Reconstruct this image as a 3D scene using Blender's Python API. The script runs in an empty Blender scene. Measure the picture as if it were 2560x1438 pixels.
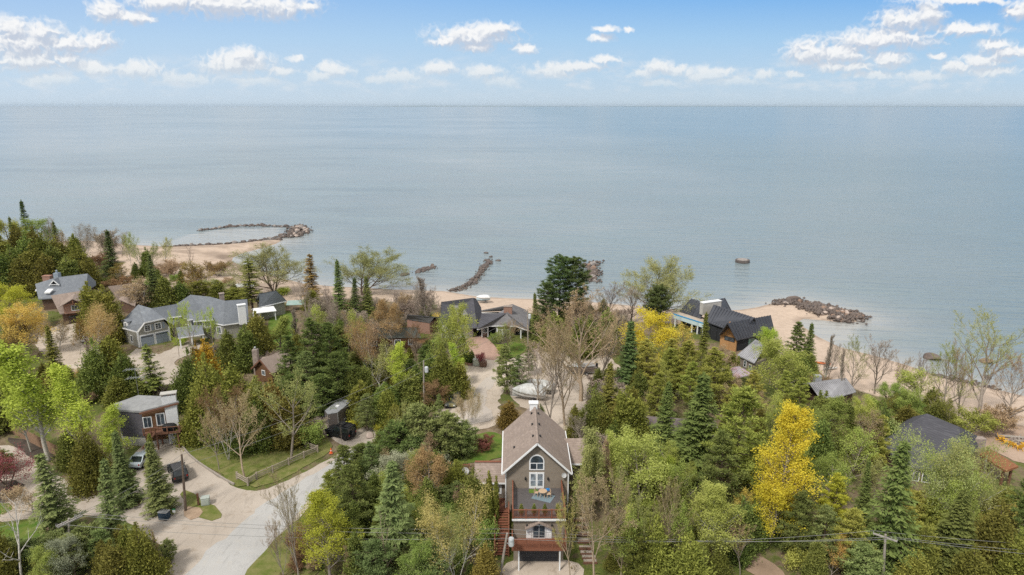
import bpy, math, random
import numpy as np
R = math.radians
rng = np.random.default_rng(7)
random.seed(7)
S = bpy.context.scene
COL = S.collection

# ------------------------------------------------------------------ camera
CAM_Z, PITCH, FPX = 50.5, R(14.93), 1706.7
cam = bpy.data.objects.new('camera', bpy.data.cameras.new('camera'))
COL.objects.link(cam)
cam.location = (0, 0, CAM_Z)
cam.rotation_euler = (math.pi/2 - PITCH, 0, 0)
cam.data.lens, cam.data.sensor_width = 24.0, 36.0
cam.data.clip_start, cam.data.clip_end = 1.0, 300000.0
S.camera = cam
S.render.engine = 'CYCLES'
S.view_settings.view_transform = 'Standard'
S.view_settings.look = 'None'
S.view_settings.gamma = 1.0
S.view_settings.exposure = 0.6
S.cycles.max_bounces = 6
S.cycles.diffuse_bounces = 3
S.cycles.glossy_bounces = 3
S.cycles.transparent_max_bounces = 6
S.cycles.use_denoising = False
S.cycles.caustics_reflective = S.cycles.caustics_refractive = False

# ------------------------------------------------------------------ sun + world
SUN_EL, SUN_AZ = R(52), R(215)      # azimuth clockwise from +Y: behind the camera, to the left
sun = bpy.data.objects.new('sun', bpy.data.lights.new('sun', 'SUN'))
COL.objects.link(sun)
sun.data.energy, sun.data.angle, sun.data.color = 2.1, R(8), (1, .95, .87)
sun.rotation_euler = (math.pi/2 - SUN_EL, 0, -SUN_AZ + math.pi)
sun.location = (0, 0, 120)

CP, SP = math.cos(PITCH), math.sin(PITCH)
def ray(px, py):
    u, v = (px-1280)/FPX, (py-719)/FPX
    return (u, CP - v*SP, -(SP + v*CP))

w = bpy.data.worlds.new('World'); S.world = w
w.use_nodes = True
nt = w.node_tree; N = nt.nodes; L = nt.links
N.clear()
def nd(tree, t, **k):
    n = tree.nodes.new(t)
    for a, b in k.items(): setattr(n, a, b)
    return n
def mth(tree, op, a, b=None, c=None, clamp=False):
    n = nd(tree, 'ShaderNodeMath', operation=op, use_clamp=clamp)
    for i, x in enumerate((a, b, c)):
        if x is None: continue
        if isinstance(x, (int, float)): n.inputs[i].default_value = x
        else: tree.links.new(x, n.inputs[i])
    return n.outputs[0]
def vmt(tree, op, a, b=None, c=None):
    n = nd(tree, 'ShaderNodeVectorMath', operation=op)
    for i, x in enumerate((a, b, c)):
        if x is None: continue
        if isinstance(x, tuple): n.inputs[i].default_value = x
        else: tree.links.new(x, n.inputs[i])
    return n.outputs['Value'] if op in ('LENGTH', 'DOT_PRODUCT') else n.outputs[0]
def mixc(tree, f, a, b):
    n = nd(tree, 'ShaderNodeMix', data_type='RGBA')
    for i, x in ((0, f), (6, a), (7, b)):
        if isinstance(x, (int, float)): n.inputs[i].default_value = x
        elif isinstance(x, tuple): n.inputs[i].default_value = (*x, 1) if len(x) == 3 else x
        else: tree.links.new(x, n.inputs[i])
    return n.outputs[2]
def mrange(tree, x, a, b, c=0., d=1., smooth=True):
    n = nd(tree, 'ShaderNodeMapRange', interpolation_type='SMOOTHSTEP' if smooth else 'LINEAR')
    tree.links.new(x, n.inputs[0])
    for i, q in enumerate((a, b, c, d)): n.inputs[i+1].default_value = q
    return n.outputs[0]

# cumulus: (centre x, centre y, radius x, radius y) as they stand round the horizon
CLOUDS = [(60,112,92,34),(105,78,46,26),(32,72,40,28),(232,100,58,24),(165,108,60,26),(70,150,120,24),(165,150,38,18),
 (265,25,42,26),(320,42,58,16),(366,47,24,11),(430,2,95,22),(560,8,150,28),(680,14,100,28),(765,18,30,13),
 (1180,88,96,24),(1232,72,58,18),(1190,116,40,13),(1115,98,40,13),(1312,121,28,11),
 (2030,130,58,30),(2100,132,85,24),(2205,98,130,24),(2262,52,72,26),(2325,34,40,26),(2410,74,95,14),(2225,150,50,20),(2080,165,46,18),(2145,166,50,12),
 (590,158,86,26),(605,138,34,18),(240,172,58,16),(348,178,56,20),(470,197,74,15),(743,148,18,9),(838,178,38,15),(805,192,40,12),(700,182,34,12),
 (1000,192,50,15),(950,200,45,10),(1100,172,40,15),(1212,182,42,14),(1250,206,46,12),(1430,168,95,13),(1512,152,42,10),(1380,183,60,13),
 (1645,168,42,16),(1695,174,34,12),(1610,185,40,12),(1500,99,26,10),(1513,74,26,8),(1568,72,12,6),(1760,183,60,16),(1805,176,30,8),(1830,203,70,11),(1912,186,28,12),(1990,186,28,8),
 (2390,168,48,18),(2460,150,60,16),(2520,128,60,16),(2490,108,40,14),(2480,180,60,12),(2310,196,60,11),(2548,28,34,20),(2420,2,150,8),(2340,140,18,8),(2190,188,80,10),(1650,208,40,9),(640,205,60,10),(120,200,70,14)]
g = bpy.data.node_groups.new('cloud_distance', 'ShaderNodeTree')
g.interface.new_socket('P', in_out='INPUT', socket_type='NodeSocketVector')
g.interface.new_socket('D', in_out='OUTPUT', socket_type='NodeSocketFloat')
gi, go = g.nodes.new('NodeGroupInput'), g.nodes.new('NodeGroupOutput')
best = None
for (cx, cy, rx, ry) in CLOUDS:
    dx, dy, dz = ray(cx, cy)
    u0, v0 = dx/dy, dz/dy
    sx, sy = FPX/(rx*1.1), FPX/(ry*1.1)
    q = vmt(g, 'MULTIPLY_ADD', gi.outputs[0], (sx, sy, 0), (-u0*sx, -v0*sy, 0))
    l = vmt(g, 'LENGTH', q)
    best = l if best is None else mth(g, 'MINIMUM', best, l)
g.links.new(best, go.inputs[0])

tc = nd(nt, 'ShaderNodeTexCoord')
sep = nd(nt, 'ShaderNodeSeparateXYZ'); L.new(tc.outputs['Generated'], sep.inputs[0])
X, Y, Z = sep.outputs
ya = mth(nt, 'MAXIMUM', mth(nt, 'ABSOLUTE', Y), .12)
u, v = mth(nt, 'DIVIDE', X, ya), mth(nt, 'DIVIDE', Z, ya)
P = nd(nt, 'ShaderNodeCombineXYZ'); L.new(u, P.inputs[0]); L.new(v, P.inputs[1]); P = P.outputs[0]
def noise(tree, vec, scale, detail=4, rough=.55, dist=0., dims='3D'):
    n = nd(tree, 'ShaderNodeTexNoise', noise_dimensions=dims)
    if vec is not None: tree.links.new(vec, n.inputs['Vector'])
    n.inputs['Scale'].default_value = scale
    n.inputs['Detail'].default_value = detail
    n.inputs['Roughness'].default_value = rough
    n.inputs['Distortion'].default_value = dist
    return n
# billowing outline: two warps and a billow (folded noise) in the cloud's own scale
warp = noise(nt, P, 26, 3, .5)
warp2 = noise(nt, P, 120, 4, .6)
Pw = vmt(nt, 'MULTIPLY_ADD', vmt(nt, 'SUBTRACT', warp.outputs['Color'], (.5, .5, .5)), (.030, .018, 0), P)
Pw = vmt(nt, 'MULTIPLY_ADD', vmt(nt, 'SUBTRACT', warp2.outputs['Color'], (.5, .5, .5)), (.009, .008, 0), Pw)
def billow(vec):
    n1, n2 = noise(nt, vec, 60, 2, .5), noise(nt, vec, 170, 4, .6)
    b1 = mth(nt, 'ABSOLUTE', mth(nt, 'SUBTRACT', n1.outputs[0], .5))
    return mth(nt, 'ADD', mth(nt, 'MULTIPLY', b1, 2.4), mth(nt, 'MULTIPLY', mth(nt, 'SUBTRACT', n2.outputs[0], .5), .42))
def dens(vec):
    gn = nd(nt, 'ShaderNodeGroup'); gn.node_tree = g
    L.new(vec, gn.inputs[0])
    return gn.outputs[0]
bA, bB = billow(Pw), billow(vmt(nt, 'ADD', Pw, (-.0028, .0042, 0)))
D0 = dens(Pw); D2 = dens(vmt(nt, 'ADD', Pw, (-.004, .010, 0)))
D = mth(nt, 'ADD', D0, bA)
mask = mrange(nt, D, 1.52, .50)
lit = mth(nt, 'ADD', mth(nt, 'MULTIPLY', mth(nt, 'SUBTRACT', D2, D0), .9), mth(nt, 'MULTIPLY', mth(nt, 'SUBTRACT', bB, bA), 1.1))
lit = mrange(nt, lit, -.34, .60)
sky = nd(nt, 'ShaderNodeTexSky', sky_type='NISHITA', sun_disc=False, sun_elevation=SUN_EL, sun_rotation=SUN_AZ)
sky.altitude, sky.air_density, sky.dust_density, sky.ozone_density = 80, 1.0, .6, 1.5
elev = mth(nt, 'MAXIMUM', v, 0.)
# pale band over the horizon, clear blue above it
rp = nd(nt, 'ShaderNodeValToRGB'); L.new(mth(nt, 'DIVIDE', elev, .2, clamp=True), rp.inputs[0])
E = rp.color_ramp.elements
for k_, (p_, c_) in enumerate(((0., (.57,.68,.77)), (.2, (.50,.67,.83)), (.45, (.38,.61,.86)), (.75, (.20,.46,.85)), (1., (.17,.40,.80)))):
    e_ = E[k_] if k_ < 2 else E.new(p_)
    e_.position = p_; e_.color = (*c_, 1)
skyc = vmt(nt, 'MULTIPLY', rp.outputs[0], (6.6, 6.6, 6.6))
skyc = mixc(nt, mrange(nt, u, .35, -.75, 0., .38), skyc, (4.3, 5.0, 5.8))      # paler to the left
upper = mixc(nt, mrange(nt, elev, .18, .5), skyc, sky.outputs[0])
cc = mixc(nt, lit, (3.7, 4.1, 4.8), (6.2, 6.25, 6.3))
cc = mixc(nt, mrange(nt, v, .085, .012, 0., .85), cc, (4.6, 5.1, 5.4))          # distant clouds sink in the haze
mk = mth(nt, 'MULTIPLY', mask, mrange(nt, v, .005, .055, .0, 1.))
low = noise(nt, vmt(nt, 'MULTIPLY', P, (1, 2.6, 1)), 22, 6, .62)
lowm = mth(nt, 'MULTIPLY', mrange(nt, low.outputs[0], .45, .72), mth(nt, 'MULTIPLY', mrange(nt, v, .004, .03), mrange(nt, v, .085, .03)))
upper = mixc(nt, mth(nt, 'MULTIPLY', lowm, .6), upper, (5.0, 5.3, 5.6))
front = mixc(nt, mk, upper, cc)
# unseen broken cloud deck overhead, added for neutral, diffuse light on the land
prj = nd(nt, 'ShaderNodeCombineXYZ')
zz = mth(nt, 'MAXIMUM', Z, .08)
L.new(mth(nt, 'DIVIDE', X, zz), prj.inputs[0]); L.new(mth(nt, 'DIVIDE', Y, zz), prj.inputs[1])
deck = noise(nt, prj.outputs[0], 1.3, 3, .5)
dm = mth(nt, 'MULTIPLY', mrange(nt, deck.outputs[0], .26, .48), mrange(nt, Z, .145, .26))
final = mixc(nt, dm, front, (6.1, 6.0, 5.8))
bg = nd(nt, 'ShaderNodeBackground'); L.new(final, bg.inputs[0]); bg.inputs[1].default_value = .1
out = nd(nt, 'ShaderNodeOutputWorld'); L.new(bg.outputs[0], out.inputs[0])
w.cycles.sampling_method = 'MANUAL'
w.cycles.sample_map_resolution = 256

# ------------------------------------------------------------------ object helpers
def tag(o, label=None, cat=None, group=None, kind=None):
    if label: o['label'] = label
    if cat: o['category'] = cat
    if group: o['group'] = group
    if kind: o['kind'] = kind
    return o
def thing(name, label, cat, loc=(0, 0, 0), rz=0., group=None):
    o = bpy.data.objects.new(name, None); COL.objects.link(o)
    o.location = loc; o.rotation_euler = (0, 0, rz)
    o.empty_display_size = .3
    return tag(o, label, cat, group)
def mesh_np(name, V, F, attr=None):
    """V (n,3), F (m,k) -> mesh"""
    V = np.asarray(V, np.float32); F = np.asarray(F, np.int32)
    me = bpy.data.meshes.new(name)
    m, k = F.shape
    me.vertices.add(len(V)); me.vertices.foreach_set('co', V.ravel())
    me.loops.add(m*k); me.loops.foreach_set('vertex_index', F.ravel())
    me.polygons.add(m); me.polygons.foreach_set('loop_start', np.arange(0, m*k, k, dtype=np.int32))
    try: me.polygons.foreach_set('loop_total', np.full(m, k, np.int32))
    except Exception: pass
    me.update(calc_edges=True)
    for nme, arr in (attr or {}).items():
        a = me.attributes.new(nme, 'FLOAT', 'POINT'); a.data.foreach_set('value', np.asarray(arr, np.float32).ravel())
    return me
def link(name, me, mat, parent=None, loc=None):
    o = bpy.data.objects.new(name, me); COL.objects.link(o)
    if mat is not None and not me.materials: me.materials.append(mat)
    if parent is not None: o.parent = parent
    if loc is not None: o.location = loc
    return o
class MB:
    """collects polygons in world (or thing-local) metres; build() links them as one mesh"""
    def __init__(s): s.v, s.f = [], []
    def poly(s, pts):
        b = len(s.v); s.v += [tuple(p) for p in pts]; s.f.append(tuple(range(b, b+len(pts)))); return s
    def hull8(s, p):          # 4 bottom (ccw), 4 top
        b = len(s.v); s.v += [tuple(q) for q in p]
        for f in ((3,2,1,0),(4,5,6,7),(0,1,5,4),(1,2,6,5),(2,3,7,6),(3,0,4,7)): s.f.append(tuple(b+i for i in f))
        return s
    def box(s, c, d, rz=0., tilt=None):
        x, y, z = c; a, b, h = d[0]/2, d[1]/2, d[2]/2
        cs, sn = math.cos(rz), math.sin(rz)
        P = []
        for zz in (-h, h):
            for qx, qy in ((-a,-b),(a,-b),(a,b),(-a,b)):
                P.append((x+qx*cs-qy*sn, y+qx*sn+qy*cs, z+zz))
        return s.hull8(P)
    def prism(s, poly, z0, z1):
        n = len(poly); b = len(s.v)
        z0 = z0 if hasattr(z0, '__len__') else [z0]*n
        z1 = z1 if hasattr(z1, '__len__') else [z1]*n
        s.v += [(p[0], p[1], z) for p, z in zip(poly, z0)] + [(p[0], p[1], z) for p, z in zip(poly, z1)]
        s.f.append(tuple(b+i for i in reversed(range(n)))); s.f.append(tuple(b+n+i for i in range(n)))
        for i in range(n):
            j = (i+1) % n; s.f.append((b+i, b+j, b+n+j, b+n+i))
        return s
    def slab(s, pts, th):       # a sloping sheet with thickness downwards
        n = len(pts); b = len(s.v)
        s.v += [(p[0], p[1], p[2]-th) for p in pts] + [tuple(p) for p in pts]
        s.f.append(tuple(b+i for i in reversed(range(n)))); s.f.append(tuple(b+n+i for i in range(n)))
        for i in range(n):
            j = (i+1) % n; s.f.append((b+i, b+j, b+n+j, b+n+i))
        return s
    def bar(s, p, q, r, r2=None, n=6):
        p, q = np.array(p, float), np.array(q, float); r2 = r if r2 is None else r2
        d = q-p; d /= (np.linalg.norm(d)+1e-9)
        a = np.cross(d, (0, 0, 1) if abs(d[2]) < .9 else (1, 0, 0)); a /= np.linalg.norm(a); c = np.cross(d, a)
        b = len(s.v)
        for (o, rr) in ((p, r), (q, r2)):
            for i in range(n):
                t = 2*math.pi*i/n + math.pi/n
                s.v.append(tuple(o + rr*(math.cos(t)*a + math.sin(t)*c)))
        s.f.append(tuple(b+i for i in range(n))); s.f.append(tuple(b+n+i for i in reversed(range(n))))
        for i in range(n):
            j = (i+1) % n; s.f.append((b+j, b+i, b+n+i, b+n+j))
        return s
    def beam(s, p, q, wd, hg):       # rectangular bar between two points
        p, q = np.array(p, float), np.array(q, float)
        d = q-p; d /= (np.linalg.norm(d)+1e-9)
        a = np.cross(d, (0, 0, 1) if abs(d[2]) < .95 else (1, 0, 0)); a /= np.linalg.norm(a); c = np.cross(a, d)
        P = []
        for o in (p, q):
            for (i, j) in ((-1,-1),(1,-1),(1,1),(-1,1)): P.append(tuple(o + a*i*wd/2 + c*j*hg/2))
        b = len(s.v); s.v += P
        for f in ((3,2,1,0),(4,5,6,7),(0,1,5,4),(1,2,6,5),(2,3,7,6),(3,0,4,7)): s.f.append(tuple(b+i for i in f))
        return s
    def lathe(s, prof, c=(0, 0, 0), n=12, sx=1., sy=1.):
        b = len(s.v)
        for (r, z) in prof:
            for i in range(n):
                t = 2*math.pi*i/n; s.v.append((c[0]+r*sx*math.cos(t), c[1]+r*sy*math.sin(t), c[2]+z))
        for k in range(len(prof)-1):
            for i in range(n):
                j = (i+1) % n; s.f.append((b+k*n+i, b+k*n+j, b+k*n+n+j, b+k*n+n+i))
        s.f.append(tuple(b+i for i in reversed(range(n)))); s.f.append(tuple(b+(len(prof)-1)*n+i for i in range(n)))
        return s
    def build(s, name, mat, parent=None, smooth=False, local=False, bevel=0.):
        me = bpy.data.meshes.new(name)
        V = s.v
        if parent is not None and not local:
            M = parent
            off = np.zeros(3)
            while M is not None: off += np.array(M.location); M = M.parent
            V = [(a-off[0], b-off[1], c-off[2]) for a, b, c in V]
        me.from_pydata([tuple(map(float, q)) for q in V], [], s.f); me.update()
        if smooth: me.shade_smooth()
        o = link(name, me, mat, parent)
        if bevel:
            m = o.modifiers.new('bevel', 'BEVEL'); m.width = bevel; m.segments = 2; m.limit_method = 'ANGLE'
        return o
def copy_tree(o, parent=None):
    c = o.copy(); COL.objects.link(c)
    if parent is not None: c.parent = parent
    for ch in list(o.children): copy_tree(ch, c)
    return c

# ------------------------------------------------------------------ materials
MATS = {}
def mat(name, col, rough=.8, col2=None, scale=3., bump=0., metal=0., spec=.3, bscale=None, detail=5, coords='Object', stretch=(1,1,1)):
    if name in MATS: return MATS[name]
    m = bpy.data.materials.new(name); m.use_nodes = True
    t = m.node_tree; b = t.nodes['Principled BSDF']
    b.inputs['Roughness'].default_value = rough; b.inputs['Metallic'].default_value = metal
    b.inputs['Specular IOR Level'].default_value = spec
    tcn = nd(t, 'ShaderNodeTexCoord')
    vec = vmt(t, 'MULTIPLY', tcn.outputs[coords], tuple(stretch))
    c2 = col2 or tuple(x*.8 for x in col)
    nz = noise(t, vec, scale, detail, .6)
    t.links.new(mixc(t, mrange(t, nz.outputs[0], .3, .7), col, c2), b.inputs['Base Color'])
    if bump:
        nb = noise(t, vec, bscale or scale*3, 4, .6)
        bn = nd(t, 'ShaderNodeBump'); bn.inputs['Strength'].default_value = bump; bn.inputs['Distance'].default_value = .05
        t.links.new(nb.outputs[0], bn.inputs['Height']); t.links.new(bn.outputs[0], b.inputs['Normal'])
    MATS[name] = m
    return m
def siding(name, col, pitch=.16, vertical=False, dark=.6, rough=.75, jitter=.85, axis=None):
    """horizontal (or vertical) board siding: dark joint lines, a little tone change per board"""
    if name in MATS: return MATS[name]
    m = bpy.data.materials.new(name); m.use_nodes = True
    t = m.node_tree; b = t.nodes['Principled BSDF']; b.inputs['Roughness'].default_value = rough
    b.inputs['Specular IOR Level'].default_value = .25
    tcn = nd(t, 'ShaderNodeTexCoord'); sp = nd(t, 'ShaderNodeSeparateXYZ'); t.links.new(tcn.outputs['Object'], sp.inputs[0])
    if vertical: q = mth(t, 'ADD', sp.outputs[0], sp.outputs[1])
    else: q = sp.outputs[2]
    q = mth(t, 'DIVIDE', q, pitch)
    fr = mth(t, 'FRACT', q); fl = mth(t, 'FLOOR', q)
    wn = nd(t, 'ShaderNodeTexWhiteNoise', noise_dimensions='1D'); t.links.new(fl, wn.inputs['W'])
    base = mixc(t, wn.outputs[0], col, tuple(x*jitter for x in col))
    nz = noise(t, tcn.outputs['Object'], 2.2, 5, .6)
    base = mixc(t, mrange(t, nz.outputs[0], .35, .75), base, tuple(x*.82 for x in col))
    t.links.new(mixc(t, mth(t, 'LESS_THAN', fr, .14), base, tuple(x*dark for x in col)), b.inputs['Base Color'])
    MATS[name] = m
    return m
def shingle(name, col, col2, rough=.9):
    if name in MATS: return MATS[name]
    m = bpy.data.materials.new(name); m.use_nodes = True
    t = m.node_tree; b = t.nodes['Principled BSDF']; b.inputs['Roughness'].default_value = rough
    b.inputs['Specular IOR Level'].default_value = .2
    tcn = nd(t, 'ShaderNodeTexCoord'); sp = nd(t, 'ShaderNodeSeparateXYZ'); t.links.new(tcn.outputs['Object'], sp.inputs[0])
    row = mth(t, 'FLOOR', mth(t, 'DIVIDE', sp.outputs[2], .15))
    cb = nd(t, 'ShaderNodeCombineXYZ')
    hx = mth(t, 'FLOOR', mth(t, 'DIVIDE', mth(t, 'ADD', mth(t, 'ADD', sp.outputs[0], sp.outputs[1]), mth(t, 'MULTIPLY', row, .37)), .32))
    t.links.new(hx, cb.inputs[0]); t.links.new(row, cb.inputs[1])
    wn = nd(t, 'ShaderNodeTexWhiteNoise', noise_dimensions='2D'); t.links.new(cb.outputs[0], wn.inputs['Vector'])
    nz = noise(t, tcn.outputs['Object'], .7, 5, .65)
    c = mixc(t, wn.outputs[0], col, col2)
    c = mixc(t, mrange(t, nz.outputs[0], .35, .7), c, tuple((x+y)*.43 for x, y in zip(col, col2)))
    fr = mth(t, 'FRACT', mth(t, 'DIVIDE', sp.outputs[2], .15))
    c = mixc(t, mth(t, 'MULTIPLY', mth(t, 'LESS_THAN', fr, .18), .45), c, tuple(x*.45 for x in col2))
    t.links.new(c, b.inputs['Base Color'])
    MATS[name] = m
    return m
def brickm(name, c1, c2, mortar, scale=4.):
    if name in MATS: return MATS[name]
    m = bpy.data.materials.new(name); m.use_nodes = True
    t = m.node_tree; b = t.nodes['Principled BSDF']; b.inputs['Roughness'].default_value = .9
    tcn = nd(t, 'ShaderNodeTexCoord'); sp = nd(t, 'ShaderNodeSeparateXYZ'); t.links.new(tcn.outputs['Object'], sp.inputs[0])
    cb = nd(t, 'ShaderNodeCombineXYZ'); t.links.new(mth(t, 'ADD', sp.outputs[0], sp.outputs[1]), cb.inputs[0]); t.links.new(sp.outputs[2], cb.inputs[1])
    br = nd(t, 'ShaderNodeTexBrick'); t.links.new(cb.outputs[0], br.inputs['Vector'])
    br.inputs['Color1'].default_value = (*c1, 1); br.inputs['Color2'].default_value = (*c2, 1); br.inputs['Mortar'].default_value = (*mortar, 1)
    br.inputs['Scale'].default_value = scale; br.inputs['Mortar Size'].default_value = .02
    t.links.new(br.outputs[0], b.inputs['Base Color'])
    MATS[name] = m
    return m
def glass(name='window_glass', col=(.03, .04, .05)):
    if name in MATS: return MATS[name]
    m = bpy.data.materials.new(name); m.use_nodes = True
    t = m.node_tree; b = t.nodes['Principled BSDF']
    b.inputs['Roughness'].default_value = .06; b.inputs['Specular IOR Level'].default_value = .7
    tcn = nd(t, 'ShaderNodeTexCoord'); nz = noise(t, tcn.outputs['Object'], 1.1, 2, .5)
    t.links.new(mixc(t, mrange(t, nz.outputs[0], .4, .65), col, tuple(x*2.6 for x in col)), b.inputs['Base Color'])
    MATS[name] = m
    return m
# ------------------------------------------------------------------ shape of the land
def Gz(px, py, z):
    """the point at height z that stands at this place"""
    d = ray(px, py); t = (z - CAM_Z)/d[2]
    return (d[0]*t, d[1]*t, z)
SHORE_PX = [(-900,612),(-300,606),(0,606),(230,602),(330,612),(420,617),(540,612),(600,608),(650,602),(690,599),(704,601),(690,610),(650,622),(605,634),
 (582,645),(580,654),(600,663),(650,677),(700,695),(760,709),(830,716),(900,719),(980,724),(1110,728),(1190,741),(1270,746),(1360,748),(1500,757),(1640,770),(1760,778),(1850,775),
 (1895,768),(1940,756),(1985,750),(2040,762),(2110,778),(2165,795),(2160,804),(2100,806),(2045,800),(2008,797),(1998,803),(2010,818),(2045,842),(2100,868),(2200,893),(2270,914),(2330,935),(2420,957),(2560,990),(2760,1044),(3050,1120)]
SHORE = np.array([Gz(x, y, 0)[:2] for x, y in SHORE_PX])
SHORE = np.vstack([[(-1500, SHORE[0,1])], SHORE, [(700, SHORE[-1,1]-330)]])
LAND = np.vstack([SHORE, [(700, -600), (-1500, -600)]])
def inside(poly, x, y):
    x, y = np.asarray(x, float), np.asarray(y, float)
    r = np.zeros(x.shape, bool); n = len(poly)
    for i in range(n):
        x1, y1 = poly[i]; x2, y2 = poly[(i+1) % n]
        if y1 == y2: continue
        c = ((y1 > y) != (y2 > y)) & (x < (x2-x1)*(y-y1)/(y2-y1) + x1)
        r ^= c
    return r
def seg_dist(line, x, y, closed=False):
    x, y = np.asarray(x, float), np.asarray(y, float)
    best = np.full(x.shape, 1e9)
    n = len(line)
    for i in range(n if closed else n-1):
        a, b = line[i], line[(i+1) % n]; d = b-a
        t = np.clip(((x-a[0])*d[0] + (y-a[1])*d[1])/(d@d+1e-9), 0, 1)
        best = np.minimum(best, np.hypot(x-a[0]-t*d[0], y-a[1]-t*d[1]))
    return best
def shore_d(x, y):
    d = seg_dist(SHORE, x, y)
    return np.where(inside(LAND, x, y), d, -d)
LANDZ = 2.2
def smooth(t): t = np.clip(t, 0, 1); return t*t*(3-2*t)
def gz(x, y):
    x, y = np.asarray(x, float), np.asarray(y, float)
    d = shore_d(x, y)
    z = np.where(d > 0, np.minimum(LANDZ, .11*d), np.maximum(-1.6, .12*d))
    # the wooded bank the front house is dug into
    bx = smooth((x+22)/20)*smooth((62-x)/30)
    by = smooth((y-65.5)/6)*smooth((112-y)/18)
    return z + 2.6*bx*by
def gz1(x, y): return float(gz(np.array([x]), np.array([y]))[0])
def G(px, py):
    """ground point seen at this place"""
    z = LANDZ
    for _ in range(6):
        p = Gz(px, py, z); z = .5*z + .5*gz1(p[0], p[1])
    p = Gz(px, py, z)
    return (p[0], p[1], gz1(p[0], p[1]))

# ------------------------------------------------------------------ ground sheet
def vnoise(x, y, s, seed=0):
    """smooth value noise 0..1"""
    r = np.random.default_rng(seed).random((64, 64))
    x, y = np.asarray(x)/s, np.asarray(y)/s
    i, j = np.floor(x).astype(int), np.floor(y).astype(int)
    fx, fy = x-i, y-j; fx, fy = fx*fx*(3-2*fx), fy*fy*(3-2*fy)
    i0, i1, j0, j1 = i % 64, (i+1) % 64, j % 64, (j+1) % 64
    return (r[i0,j0]*(1-fx)+r[i1,j0]*fx)*(1-fy) + (r[i0,j1]*(1-fx)+r[i1,j1]*fx)*fy
def grid(xs, ys):
    gx, gy = np.meshgrid(xs, ys, indexing='ij')
    nx, ny = gx.shape
    idx = np.arange(nx*ny).reshape(nx, ny)
    F = np.stack([idx[:-1,:-1], idx[1:,:-1], idx[1:,1:], idx[:-1,1:]], -1).reshape(-1, 4)
    return gx.ravel(), gy.ravel(), F
xs = np.concatenate([[-1400,-900,-600,-450], np.arange(-340, 260, 1.4), [320, 450, 690]])
ys = np.concatenate([[-500,-250,-80], np.arange(20, 300, 1.4), [320, 350]])
x, y, F = grid(xs, ys)
z = gz(x, y)
d = shore_d(x, y)
bw = 20 + 9*(vnoise(x, y, 14, 3)-.5) + 5*(vnoise(x, y, 4, 4)-.5)
bw = bw + 11*smooth((x-45)/30)
bw = np.where(x < -60, bw + 16*smooth((-60-x)/40)*smooth((x+150)/20), bw)
sand = 1 - smooth((d - bw + 2)/5)
z = z + .05*(vnoise(x, y, 5, 9)-.5)*(d > 4)
def ground_mat():
    m = bpy.data.materials.new('forest_floor_and_sand'); m.use_nodes = True
    t = m.node_tree; b = t.nodes['Principled BSDF']; b.inputs['Roughness'].default_value = .95; b.inputs['Specular IOR Level'].default_value = .15
    tcn = nd(t, 'ShaderNodeTexCoord'); O = tcn.outputs['Object']
    at = nd(t, 'ShaderNodeAttribute', attribute_name='sand'); wt = nd(t, 'ShaderNodeAttribute', attribute_name='wet')
    n1, n2, n3 = noise(t, O, .09, 6, .6), noise(t, O, .9, 6, .65), noise(t, O, 4., 5, .7)
    floor = mixc(t, mrange(t, n2.outputs[0], .35, .65), (.14, .105, .065), (.26, .20, .14))
    grass = mixc(t, mrange(t, n3.outputs[0], .35, .7), (.07, .10, .02), (.15, .16, .045))
    floor = mixc(t, mrange(t, mth(t, 'ADD', mth(t, 'MULTIPLY', n1.outputs[0], .6), mth(t, 'MULTIPLY', n2.outputs[0], .4)), .46, .56), floor, grass)
    sandc = mixc(t, mrange(t, n2.outputs[0], .3, .7), (.54, .43, .345), (.45, .355, .28))
    sandc = mixc(t, mth(t, 'MULTIPLY', mrange(t, n3.outputs[0], .56, .72), .35), sandc, (.3, .21, .15))
    sandc = mixc(t, wt.outputs['Fac'], sandc, (.21, .16, .125))
    e = mth(t, 'ADD', at.outputs['Fac'], mth(t, 'MULTIPLY', mth(t, 'SUBTRACT', n2.outputs[0], .5), .7))
    t.links.new(mixc(t, mrange(t, e, .35, .65), floor, sandc), b.inputs['Base Color'])
    bn = nd(t, 'ShaderNodeBump'); bn.inputs['Strength'].default_value = .5; bn.inputs['Distance'].default_value = .12
    t.links.new(n3.outputs[0], bn.inputs['Height']); t.links.new(bn.outputs[0], b.inputs['Normal'])
    return m
wet = np.clip(1-np.abs(d-.5)/1.0, 0, 1)*.8
# the dark strip of seaweed round the cove
cv = np.array([Gz(x_, y_, .5)[:2] for x_, y_ in ((560,640),(566,652),(585,664),(620,676))])
wet = np.maximum(wet, .9*smooth((4.5-seg_dist(cv, x, y))/3)*(vnoise(x, y, 2, 5) > .25))
wet = np.maximum(wet, .55*smooth((-52-x)/12)*(d < 26)*(d > .5)*np.clip((vnoise(x, y, 7, 41)*.5+vnoise(x, y, 2.2, 42)*.5-.38)*4, 0, 1))
gme = mesh_np('ground', np.stack([x, y, z], 1), F, {'sand': sand, 'wet': wet})
gme.shade_smooth()
tag(link('ground', gme, ground_mat()), kind='structure')

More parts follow.
